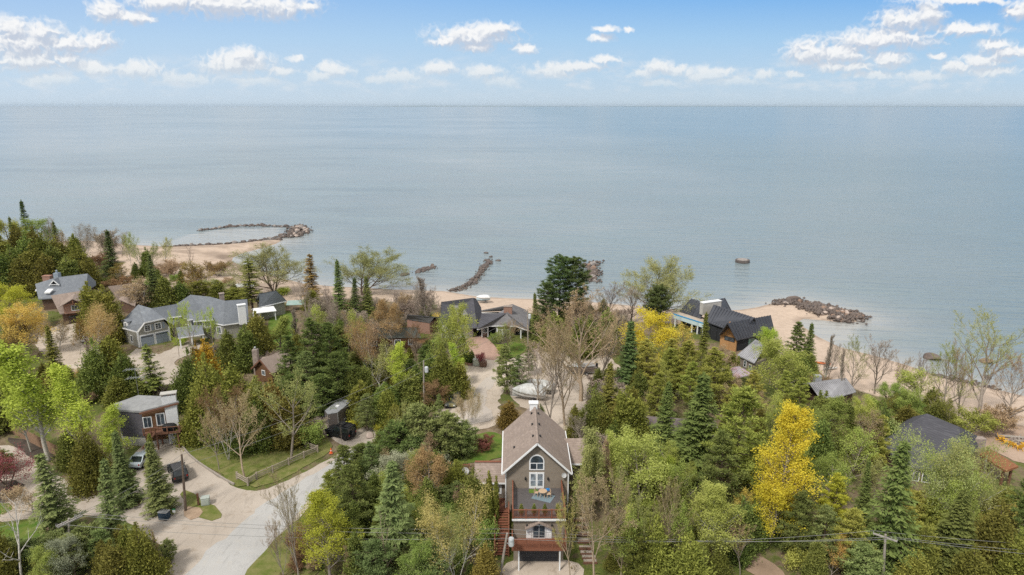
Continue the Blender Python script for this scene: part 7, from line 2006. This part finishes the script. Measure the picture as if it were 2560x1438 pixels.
('cedar',330,1312,1440,60,'cedar','brown','slim olive cedar behind the one nearest the road'),
('bareupright',397,1318,1390,20,'tan','tan','dry tan sapling beside the sandy drive'),
('bushpine',424,1352,1405,36,'pineg','brown','tiny pine on the verge of the road'),
('dead',70,1232,1462,150,'grey','white','white bare dead birch at the bottom left',None,56),
('flatmaple',22,1118,1218,130,'red','brown','spreading red maple at the left edge'),
('thinleaf',85,1200,1290,90,'tan','pale','pale tan twiggy tree behind the white dead birch'),
('bushpine',5,1130,1180,60,'deep','brown','dark bush at the left edge behind the red maple'),
# big bare trees, middle right
('bare',1452,712,1005,230,'tan','tan','widest tall bare tree over the sandy lot'),
('bare',1412,770,1065,150,'tan','tan','bare tree in the middle of the sandy lot'),
('bare',1374,800,1078,130,'tan','grey','crooked bare tree behind the front house ridge'),
('bare',1345,850,1020,100,'grey','grey','slim bare tree beside the shrink wrapped boats'),
('bare',1500,790,960,140,'tan','grey','bare tree right of the widest one, over the thicket'),
('redpine',1396,638,812,84,'dark','brown','tallest dark red pine at the beach, left of two'),
('redpine',1440,642,815,68,'dark','brown','dark red pine at the beach, right of two'),
('redpine',1366,705,830,54,'dark','brown','lower dark pine leaning left of the two red pines'),
('spruce',1340,730,850,40,'deep','brown','narrow dark spruce left of the dark red pines'),
('cedar',1385,780,870,70,'cedard','brown','dark cedar under the dark red pines'),
('cedar',1450,790,890,70,'cedard','brown','dark cedar behind the widest bare tree'),
('cedar',1515,770,880,60,'cedard','brown','dark cedar right of the widest bare tree'),
('willow',1642,642,800,150,'willow','brown','olive willow at the beach left of the black metal roofs'),
('bare',1520,702,800,80,'grey','brown','grey bare tree on the beach, left of the olive willow'),
('bare',1578,712,808,90,'grey','brown','dark branched bare tree on the beach before the olive willow'),
('bushpine',1645,714,812,64,'dark','brown','dark round pine in front of the olive willow'),
('round',1618,778,925,130,'yellow','grey','yellow blossoming tree left of the unfinished blue wall'),
('thinleaf',1678,810,935,90,'gold','grey','gold budding tree under the unfinished blue wall'),
('spruce',1565,798,1000,94,'dark','brown','tall dark spruce in the middle right of the sandy lot'),
('spruce',1516,905,1085,78,'olive','brown','olive spruce below the tall dark spruce'),
('pine',1612,850,1005,90,'piney','brown','yellow green pine right of the tall dark spruce'),
('pine',1668,872,1000,84,'piney','brown','yellow green pine before the gold budding tree'),
('pine',1712,850,1000,90,'piney','brown','yellow green pine below the unfinished blue wall'),
('pine',1780,868,1035,110,'piney','brown','yellow green pine left of the carport roof'),
('pine',1640,930,1060,80,'piney','brown','low yellow green pine by the rust coloured brush pile'),
('spruce',1752,780,930,50,'olive','brown','dark olive spruce in front of the black metal roof'),
('thinleaf',1800,850,950,70,'tan','grey','tan budding tree left of the tan gable wall'),
('column',1826,880,945,30,'cedar','brown','columnar cedar at the tan gable wall, wider left one'),
('column',1842,890,935,14,'cedar','brown','thin columnar cedar between the tan gable and the log cabin'),
('cedargroup',1485,960,1105,80,'cedard','brown','dark cedar right of the bare lot trees'),
('cedar',1560,965,1125,80,'cedar','brown','olive cedar below the tall dark spruce, right side'),
('cedar',1592,995,1118,66,'cedar','brown','olive cedar left of the brown lean to roof'),
('bare',1460,1035,1135,90,'grey','grey','grey leafless bush behind the right wing of the front house'),
('cedar',1352,1010,1085,30,'cedard','brown','small dark cedar behind the front house ridge'),
('cedar',1272,1000,1068,50,'rusty','brown','rusty cedar left behind the front house'),
('pine',1268,862,985,70,'pineg','brown','grey green pine at the left edge of the sandy lot'),
('pine',1300,885,990,54,'pineg','brown','grey green pine beside the shrink wrapped boats'),
('pine',1322,860,940,40,'pineg','brown','grey green pine above the sandy lot entrance'),
('spruce',1726,930,1198,165,'deep','brown','largest dark green spruce right of the front house'),
('spruce',1660,955,1140,90,'deep','brown','smaller dark spruce left of the largest dark green one'),
('column',1737,1068,1200,30,'olive','brown','narrow olive spruce in front of the largest dark green one'),
('pine',1828,962,1235,170,'piney','brown','broad yellow green pine left of the yellow tree'),
('pine',1800,1075,1280,120,'deep','brown','dark green pine under the broad yellow green one'),
# right band
('round',1950,848,1015,160,'ygreen','grey','round yellow green tree in front of the log cabin'),
('round',1925,808,925,66,'lime','grey','lime tree at the right end of the black metal roof'),
('pine',1985,806,930,62,'deep','brown','dark pine at the beach, left of a pair'),
('spruce',2016,808,930,52,'deep','brown','dark spruce at the beach, right of a pair'),
('cedar',2000,880,960,50,'cedard','brown','dark cedar behind the small steel roofed cabin'),
('oval',1924,998,1340,150,'yellow','grey','brilliant yellow tree, tallest and brightest'),
('round',1925,1180,1360,110,'yellow','grey','low yellow branches at the foot of the brilliant yellow tree'),
('oval',2042,985,1165,104,'green','grey','green leafy tree right of the brilliant yellow tree'),
('round',2138,985,1085,66,'ygreen','grey','yellow green leafy tree right below the small steel roofed cabin'),
('thinleaf',2130,1010,1170,90,'tan','grey','tan budding tree between the green tree and dark cedar'),
('cedargroup',2198,1008,1130,80,'cedard','brown','dark cedar left of the dark shingle house'),
('bareupright',2058,830,970,24,'grey','pale','thin pale bare tree beside the small steel roofed cabin'),
('bare',2070,850,950,50,'grey','grey','small bare tree on the beach beyond the steel roof'),
('bare',2128,832,995,66,'pale','grey','pale budding tree on the beach right of the steel roof'),
('bare',2186,828,985,100,'grey','grey','bare tree with dark trunk on the open beach'),
('thinleaf',2292,905,1025,110,'ygreen','grey','yellow green budding tree on the beach'),
('bare',2296,870,1015,50,'grey','brown','dark thin bare tree in front of the yellow green beach tree'),
('bare',2352,850,1050,100,'ygreen','grey','slanted budding tree right of the yellow green beach tree'),
('bare',2440,792,1045,215,'pale','grey','largest budding tree leaning over the water at right'),
('twigshrub',2420,1020,1080,120,'ygreen','brown','green twiggy shrubs at the foot of the leaning water tree'),
('twigshrub',2490,1010,1075,90,'tan','brown','tan twiggy bush on the sand right of the leaning tree'),
('cedar',2336,1000,1070,56,'cedard','brown','dark cedar behind the dark shingle house ridge'),
('cedar',2260,1010,1090,60,'olive','brown','olive cedar left of the dark shingle house ridge'),
('birch',2295,1055,1325,160,'pale','white','silvery spreading birch over the dark shingle roof, left one'),
('birch',2402,1072,1340,180,'pale','white','silvery spreading birch over the dark shingle roof, right one'),
('birch',2345,1130,1350,130,'ygreen','white','silvery birch between the two spreading ones, lower'),
('thinleaf',2115,1078,1220,120,'ygreen','grey','yellow green tree left of the olive spruce'),
('round',2060,1140,1285,110,'green','grey','green leafy tree behind the gold tinted pine'),
('raggedspruce',2206,1098,1432,170,'deep','brown','tall dark spruce behind the right utility pole'),
('spruce',2152,1148,1330,60,'deep','brown','narrow dark spruce left of the tall one at the utility pole'),
('spruce',2366,1225,1440,150,'deep','brown','full dark spruce right of the utility pole'),
('cedargroup',2470,1250,1450,130,'olive','brown','olive cedar right of the full dark spruce'),
('pine',2540,1180,1420,110,'deep','brown','dark pine at the right edge below the pergola'),
('cedargroup',2530,1330,1490,130,'cedar','brown','olive cedar at the bottom right corner'),
('cedargroup',2420,1360,1490,110,'olive','brown','low olive cedar at the bottom right'),
('pine',2076,1180,1350,92,'chart','brown','gold tinted pine right of the brilliant yellow tree'),
('pine',1988,1228,1400,110,'deep','brown','dark pine at the foot of the brilliant yellow tree'),
('pine',2050,1270,1425,100,'pineg','brown','grey green pine below the gold tinted pine'),
('pine',2112,1270,1440,110,'piney','brown','yellow green pine at the dirt track, right side'),
('cedargroup',2290,1300,1450,90,'olive','brown','olive cedar between the utility pole and the full dark spruce'),
('cedargroup',2280,1375,1490,100,'cedar','brown','low olive cedar right of the utility pole foot'),
('bushpine',2150,1365,1470,110,'pineg','brown','bushy pine at the left of the utility pole foot'),
# more fine trees against the water and in the thickets
('bare',2395,850,1060,80,'tan','grey','thin grey bare tree just left of the largest budding tree'),
('bare',2515,880,1075,110,'tan','grey','bare tree at the right edge over the sand'),
('bare',2236,880,1000,60,'tan','grey','small bare tree left of the yellow green beach tree'),
('bareupright',2100,870,1000,22,'grey','pale','pale thin bare stem right of the steel roof'),
('vase',1010,1000,1120,50,'pale','grey','thin pale tree at the end of the garden island'),
('thinleaf',560,690,740,70,'pale','grey','pale budding thicket on the sand left of the beach deck'),
('twigshrub',430,650,690,70,'tan','brown','tan scrub on the sand below the rock row'),
('twigshrub',545,650,690,60,'brown','brown','brown scrub on the sand before the breakwater cove'),
('thinleaf',300,660,720,60,'rusty','grey','rust budding tree right behind the brown rear roof'),
('bare',1265,790,880,70,'tan','tan','thin bare tree in front of the porch roof hip'),
('thinleaf',2180,1130,1280,80,'pale','grey','pale thin tree left of the narrow dark spruce'),
('thinleaf',1990,1090,1240,80,'ygreen','grey','yellow green thin tree right of the brilliant yellow crown'),
# front right
('poplar',1455,1105,1330,56,'pale','grey','thin pale tree right beside the front house wing, lower'),
('vase',1525,1150,1400,90,'tan','tan','slender tan budding tree left of the large pale lime tree'),
('bareupright',1512,1090,1290,26,'tan','tan','tan bare stem between the two lime trees beside the wing'),
('vase',1600,1230,1445,90,'pale','tan','pale slender budding tree below the large lime tree'),
('thinleaf',1560,1160,1360,80,'pale','grey','pale thin tree in front of the slim lime tree'),
('thinleaf',1700,1230,1430,80,'ygreen','tan','thin yellow green tree right of the reddish tan trunks'),
('vase',1850,1300,1440,70,'tan','grey','small tan budding tree at the head of the dirt track'),
('round',1604,1070,1310,165,'palelime','grey','large pale lime tree right of the log steps'),
('poplar',1545,1060,1265,64,'palelime','grey','slim lime tree left of the large pale lime one'),
('poplar',1480,1052,1285,78,'pale','grey','pale tree at the right wing of the front house'),
('vase',1486,1192,1475,170,'tan','tan','tan budding tree over the log steps, tallest'),
('vase',1425,1240,1450,80,'straw','tan','straw yellow sapling at the right side of the deck'),
('thinleaf',1552,1270,1455,80,'ygreen','tan','yellow green thin tree right of the log steps'),
('poplar',1575,1250,1420,50,'palelime','grey','slim lime sapling right of the tan budding tree'),
('bare',1660,1190,1440,100,'tan','tan','bare tree with reddish tan trunks at the front right'),
('oval',1786,1180,1408,150,'palelime','pale','bright lime tree with pale forked trunk at front right'),
('cedargroup',1632,1290,1452,110,'cedar','brown','olive cedar under the reddish tan trunks'),
('cedargroup',1716,1330,1480,130,'cedar','brown','broad olive cedar at the bottom left of the track'),
('cedar',1690,1200,1380,70,'cedard','brown','dark cedar behind the reddish tan trunks'),
('fullspruce',1746,1296,1385,44,'blue','brown','small blue green spruce left of the bright lime tree'),
('cedargroup',1790,1350,1470,60,'olive','brown','low olive cedar under the bright lime tree'),
('cedar',1640,1160,1330,50,'olive','brown','narrow olive cedar in front of the large pale lime tree'),
('bushpine',1590,1320,1460,80,'olive','brown','bushy olive pine right of the log steps foot'),
('column',1440,1190,1290,20,'cedard','brown','thin dark columnar cedar at the right corner of the house'),
('cedar',1840,1240,1400,70,'cedard','brown','dark cedar behind the bright lime tree'),
('cedar',1885,1260,1365,60,'cedard','brown','dark cedar between the yellow tree and the dirt track'),
]
hs = []
for row in TREES:
    kind, tx, ty, by, wd, leaf, bark, label = row[:8]
    grp = row[8] if len(row) > 8 else None
    bx = row[9] if len(row) > 9 else None
    if label is None: label = 'olive green conifer packed among others in the far left wood'
    o, h = tree(kind, tx, ty, by, wd, leaf, bark, label, grp, bx)
    hs.append((h, row))
# ------------------------------------------------------------------ the air over the lake
hz = bpy.data.materials.new('lake_haze'); hz.use_nodes = True
t = hz.node_tree; t.nodes.clear(); o = nd(t, 'ShaderNodeOutputMaterial'); pv_ = nd(t, 'ShaderNodeVolumePrincipled')
pv_.inputs['Color'].default_value = (.70,.85,1.0,1); pv_.inputs['Density'].default_value = 1.1e-5; pv_.inputs['Anisotropy'].default_value = .2
t.links.new(pv_.outputs[0], o.inputs['Volume'])
mb = MB().box((0, 38500, 70), (190000, 83000, 160))
o = mb.build('haze', hz); tag(o, 'thin pale haze over the lake', 'haze', None, 'stuff')
# ------------------------------------------------------------------ undergrowth that fills the woods
def W2(pts): return np.array([G(a, b)[:2] for a, b in pts])
ZONES = [
 ('far left wood', W2([(-60,640),(230,640),(240,720),(200,735),(-60,760)]), 18, [('cedar','olive',3.5,6),('shrub','green',1.5,2.5)]),
 ('trees behind the grey house', W2([(250,700),(330,690),(600,715),(640,770),(520,775),(380,790),(280,770)]), 20, [('cedar','cedard',3,5.5),('shrub','green',1.5,2.5),('twigshrub','tan',2,3)]),
 ('trees left of the sandy lane', W2([(-40,830),(90,820),(120,900),(200,950),(240,1000),(180,1060),(-40,1080)]), 26, [('cedar','olive',3,6),('shrub','ygreen',1.5,2.5),('twigshrub','tan',2,3.5),('thinleaf','gold',3,5)]),
 ('trees above the flat roofed house', W2([(250,950),(440,985),(440,1005),(330,985),(250,1000)]), 9, [('cedar','cedard',3,4.5),('twigshrub','grey',1.5,3)]),
 ('middle thicket', W2([(480,900),(620,860),(760,850),(960,880),(1120,900),(1130,990),(1050,1030),(900,1040),(780,1050),(560,1060)]), 55, [('cedar','cedard',4,7.5),('cedar','olive',4,7),('twigshrub','grey',2,4),('bushpine','deep',3,6)]),
 ('thicket below the beach', W2([(720,790),(860,770),(1080,770),(1090,850),(1120,880),(960,900),(780,860)]), 46, [('twigshrub','grey',3,5),('twigshrub','tan',2.5,4.5),('shrub','green',2,3),('thinleaf','tan',5,8),('bare','grey',6,9),('cedar','cedard',4,6)]),
 ('thicket round the sandy lot', W2([(1330,800),(1560,780),(1580,900),(1500,930),(1440,860),(1380,855),(1330,870)]), 30, [('twigshrub','grey',2,4.5),('cedar','cedard',4,7),('bare','tan',5,8),('shrub','brown',1.5,3)]),
 ('bank behind the front house', W2([(1440,1020),(1500,960),(1600,1000),(1600,1120),(1480,1150),(1420,1095)]), 26, [('cedar','olive',4,7),('twigshrub','grey',3,5),('cedar','cedard',4,7)]),
 ('right hand woods', W2([(1580,940),(1760,900),(1900,1000),(2060,1010),(2200,1080),(2200,1250),(2000,1240),(1850,1280),(1640,1200)]), 66, [('pine','piney',6,9),('cedar','olive',4,7),('thinleaf','ygreen',5,8),('shrub','ygreen',2,3),('cedar','cedard',5,8),('thinleaf','tan',5,8)]),
 ('woods along the right beach', W2([(1990,930),(2120,1010),(2300,1030),(2380,1080),(2330,1120),(2160,1100),(2000,1010)]), 46, [('twigshrub','tan',2.5,4),('round','green',4,6.5),('shrub','ygreen',2,3),('cedar','cedard',4,6.5),('thinleaf','olive',5,7)]),
 ('bottom right woods', W2([(1520,1300),(1700,1270),(1860,1320),(1990,1330),(2250,1330),(2560,1250),(2620,1460),(1960,1462),(1860,1400),(1800,1455),(1530,1460)]), 62, [('cedar','olive',4,7.5),('thinleaf','ygreen',4,7.5),('bushpine','piney',3,6),('cedar','cedard',4,6.5),('shrub','ygreen',2,3),('thinleaf','gold',4,6)]),
 ('slope right of the front house', W2([(1440,1200),(1540,1180),(1700,1200),(1720,1300),(1600,1400),(1500,1440),(1480,1300)]), 44, [('thinleaf','ygreen',4,7),('twigshrub','tan',2.5,4),('thinleaf','tan',4,7),('cedar','olive',3,5),('poplar','lime',5,8)]),
 ('front thicket', W2([(850,1290),(960,1230),(1150,1230),(1220,1300),(1230,1460),(840,1460)]), 48, [('cedar','cedard',3.5,6),('shrub','green',1.5,3),('twigshrub','tan',2,4),('thinleaf','ygreen',4,7),('bushpine','pineg',3,5)]),
 ('trees between road and back lawn', W2([(900,1160),(1000,1110),(1120,1120),(1180,1170),(1200,1230),(950,1230),(860,1250)]), 30, [('bushpine','deep',3,5),('cedar','cedard',3.5,6),('shrub','sage',2,3),('thinleaf','tan',4,6)]),
 ('bottom left corner', W2([(-40,1400),(130,1405),(330,1395),(420,1420),(400,1470),(-40,1470)]), 20, [('bushpine','pineg',2.5,4.5),('cedar','olive',3,5),('shrub','green',1.5,2.5)]),
 ('dry roadside bank', W2([(690,1370),(740,1310),(800,1330),(830,1440),(690,1460)]), 16, [('twigshrub','tan',1.2,2.4),('shrub','brown',1,1.8)]),
]
PLACED = [(o.location.x, o.location.y) for o in S.objects if o.type == 'EMPTY' and o.get('category') in ('tree', 'shrub')]
KEEP = []
for o in S.objects:
    if o.type == 'MESH' and o.get('kind') == 'structure' and o.name.split('.')[0] in ('sandy_drive','cul_de_sac','sandy_lot','asphalt_road','brick_drive','lawn','garage_drive','sandy_lane','front_drive','dirt_track','back_lawn','shore_lawn','gravel_pad'):
        v = np.empty(len(o.data.vertices)*3, np.float32); o.data.vertices.foreach_get('co', v); KEEP.append(v.reshape(-1,3)[:,:2])
KEEP = np.concatenate(KEEP)
HB = []
for o in S.objects:
    if o.type == 'EMPTY' and o.get('category') in ('house','cabin','deck','stairs','steps','pavilion','carport'):
        vs = []
        for c in o.children_recursive:
            if c.type == 'MESH' and len(c.data.vertices):
                p_ = c.location + c.parent.location if c.parent is o else c.location + c.parent.location + o.location
                vs += [(b[0]+p_[0], b[1]+p_[1]) for b in c.bound_box]
        vs = np.array(vs); HB.append((vs.min(0)-.8, vs.max(0)+.8))
ADJ = {'cedar':'cedar','shrub':'leafy shrub','twigshrub':'twiggy bush','thinleaf':'budding sapling','bushpine':'bushy pine','bare':'bare sapling','round':'leafy tree','pine':'pine','poplar':'poplar sapling'}
COLN = {'olive':'olive','green':'green','cedard':'dark green','tan':'tan','ygreen':'yellow green','gold':'golden','grey':'grey','deep':'deep green','brown':'brown','piney':'yellow green','lime':'lime green','sage':'sage grey','pineg':'grey green'}
fr = np.random.default_rng(99)
for zname, poly, cnt, kinds in ZONES:
    lo, hi = poly.min(0), poly.max(0); made = tries = 0
    while made < cnt and tries < cnt*30:
        tries += 1
        q = lo+fr.random(2)*(hi-lo)
        if not inside(poly, [q[0]], [q[1]])[0]: continue
        if shore_d([q[0]], [q[1]])[0] < (24 if q[0] > 40 else 14): continue
        if ((KEEP-q)**2).sum(1).min() < 1.7**2: continue
        if any((q > a).all() and (q < b).all() for a, b in HB): continue
        if min((a-q[0])**2+(b-q[1])**2 for a, b in PLACED) < 1.5**2: continue
        kind, leaf, h0, h1 = kinds[fr.integers(len(kinds))]
        # keep the view of the houses open: nothing tall right in front of a house
        h = fr.uniform(h0, h1)
        if any(a[0]-1 < q[0] < b[0]+1 and a[1]-9 < q[1] < b[1] for a, b in HB): h = min(h, 2.4)
        pl = PROTO[kind]; p = pl[fr.integers(len(pl))]
        g0 = (q[0], q[1], gz1(*q)); nm = KINDN[kind]
        o = thing(nm, f'{COLN[leaf]} {ADJ[kind]} in the undergrowth of the {zname}', 'shrub' if nm == 'shrub' else 'tree', g0, fr.random()*6.28, f'undergrowth of the {zname}')
        s_ = h/p.H; k = fr.uniform(1.0, 1.35)*(1.25 if s_ < .6 and kind in ('cedar','bushpine') else 1)
        o.scale = (s_*k, s_*k, s_)
        a = link('trunk', p.trunk, None, o); set_mat(a, BARK['grey' if kind in ('thinleaf','bare','twigshrub') else 'brown'])
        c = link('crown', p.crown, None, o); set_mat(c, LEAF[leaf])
        PLACED.append((q[0], q[1])); made += 1

# low plants, dead leaves and grass tufts: one ground cover
def ground_cover():
    r = np.random.default_rng(17); Cs, As, Hs, T = [], [], [], []
    pts = []
    for zname, poly, cnt, kinds in ZONES:
        lo, hi = poly.min(0)-4, poly.max(0)+4; area = (hi-lo).prod(); n = int(area*1.1)
        q = lo+r.random((n,2))*(hi-lo); k = inside(poly, q[:,0], q[:,1]) | (r.random(n) < .15)
        q = q[k]; k = shore_d(q[:,0], q[:,1]) > 15; q = q[k]
        q = q[vnoise(q[:,0], q[:,1], 2.6, 31) > .38]
        pts.append(q)
    q = np.concatenate(pts)
    # not on roads and drives
    cell = {(int(a), int(b)) for a, b in KEEP} | {(int(a)+1, int(b)) for a, b in KEEP} | {(int(a), int(b)+1) for a, b in KEEP}
    q = q[[(int(a), int(b)) not in cell for a, b in q]]
    m = 9; n = len(q)
    c = np.repeat(q, m, 0)+r.normal(0,.28,(n*m,2)); z = np.repeat(gz(q[:,0], q[:,1]), m)
    hgt = r.uniform(.08,.42,n*m); C = np.stack([c[:,0], c[:,1], z+hgt], 1)
    ax = rdir(r, n*m)+np.array([0,0,.5]); V, F_ = cards(C, ax, rdir(r, n*m)+np.array([0,0,.4]), r.uniform(.10,.20,n*m), r.uniform(.05,.10,n*m))
    t_ = np.repeat(np.clip(vnoise(q[:,0], q[:,1], 5, 33)*1.5-.25+r.normal(0,.1,n),0,1), m*4)
    o = link('ground_cover', mesh_np('ground_cover', V, F_, {'tint': t_}), leafmat('ground_cover_leaves', (.23,.165,.10), (.17,.21,.055), .2, 0, .05))
    tag(o, 'low plants, dry grass and leaf litter under the trees', 'ground cover', None, 'stuff'); return len(F_)
GCN = ground_cover()
# dry weeds on the road bank and under the dark pole
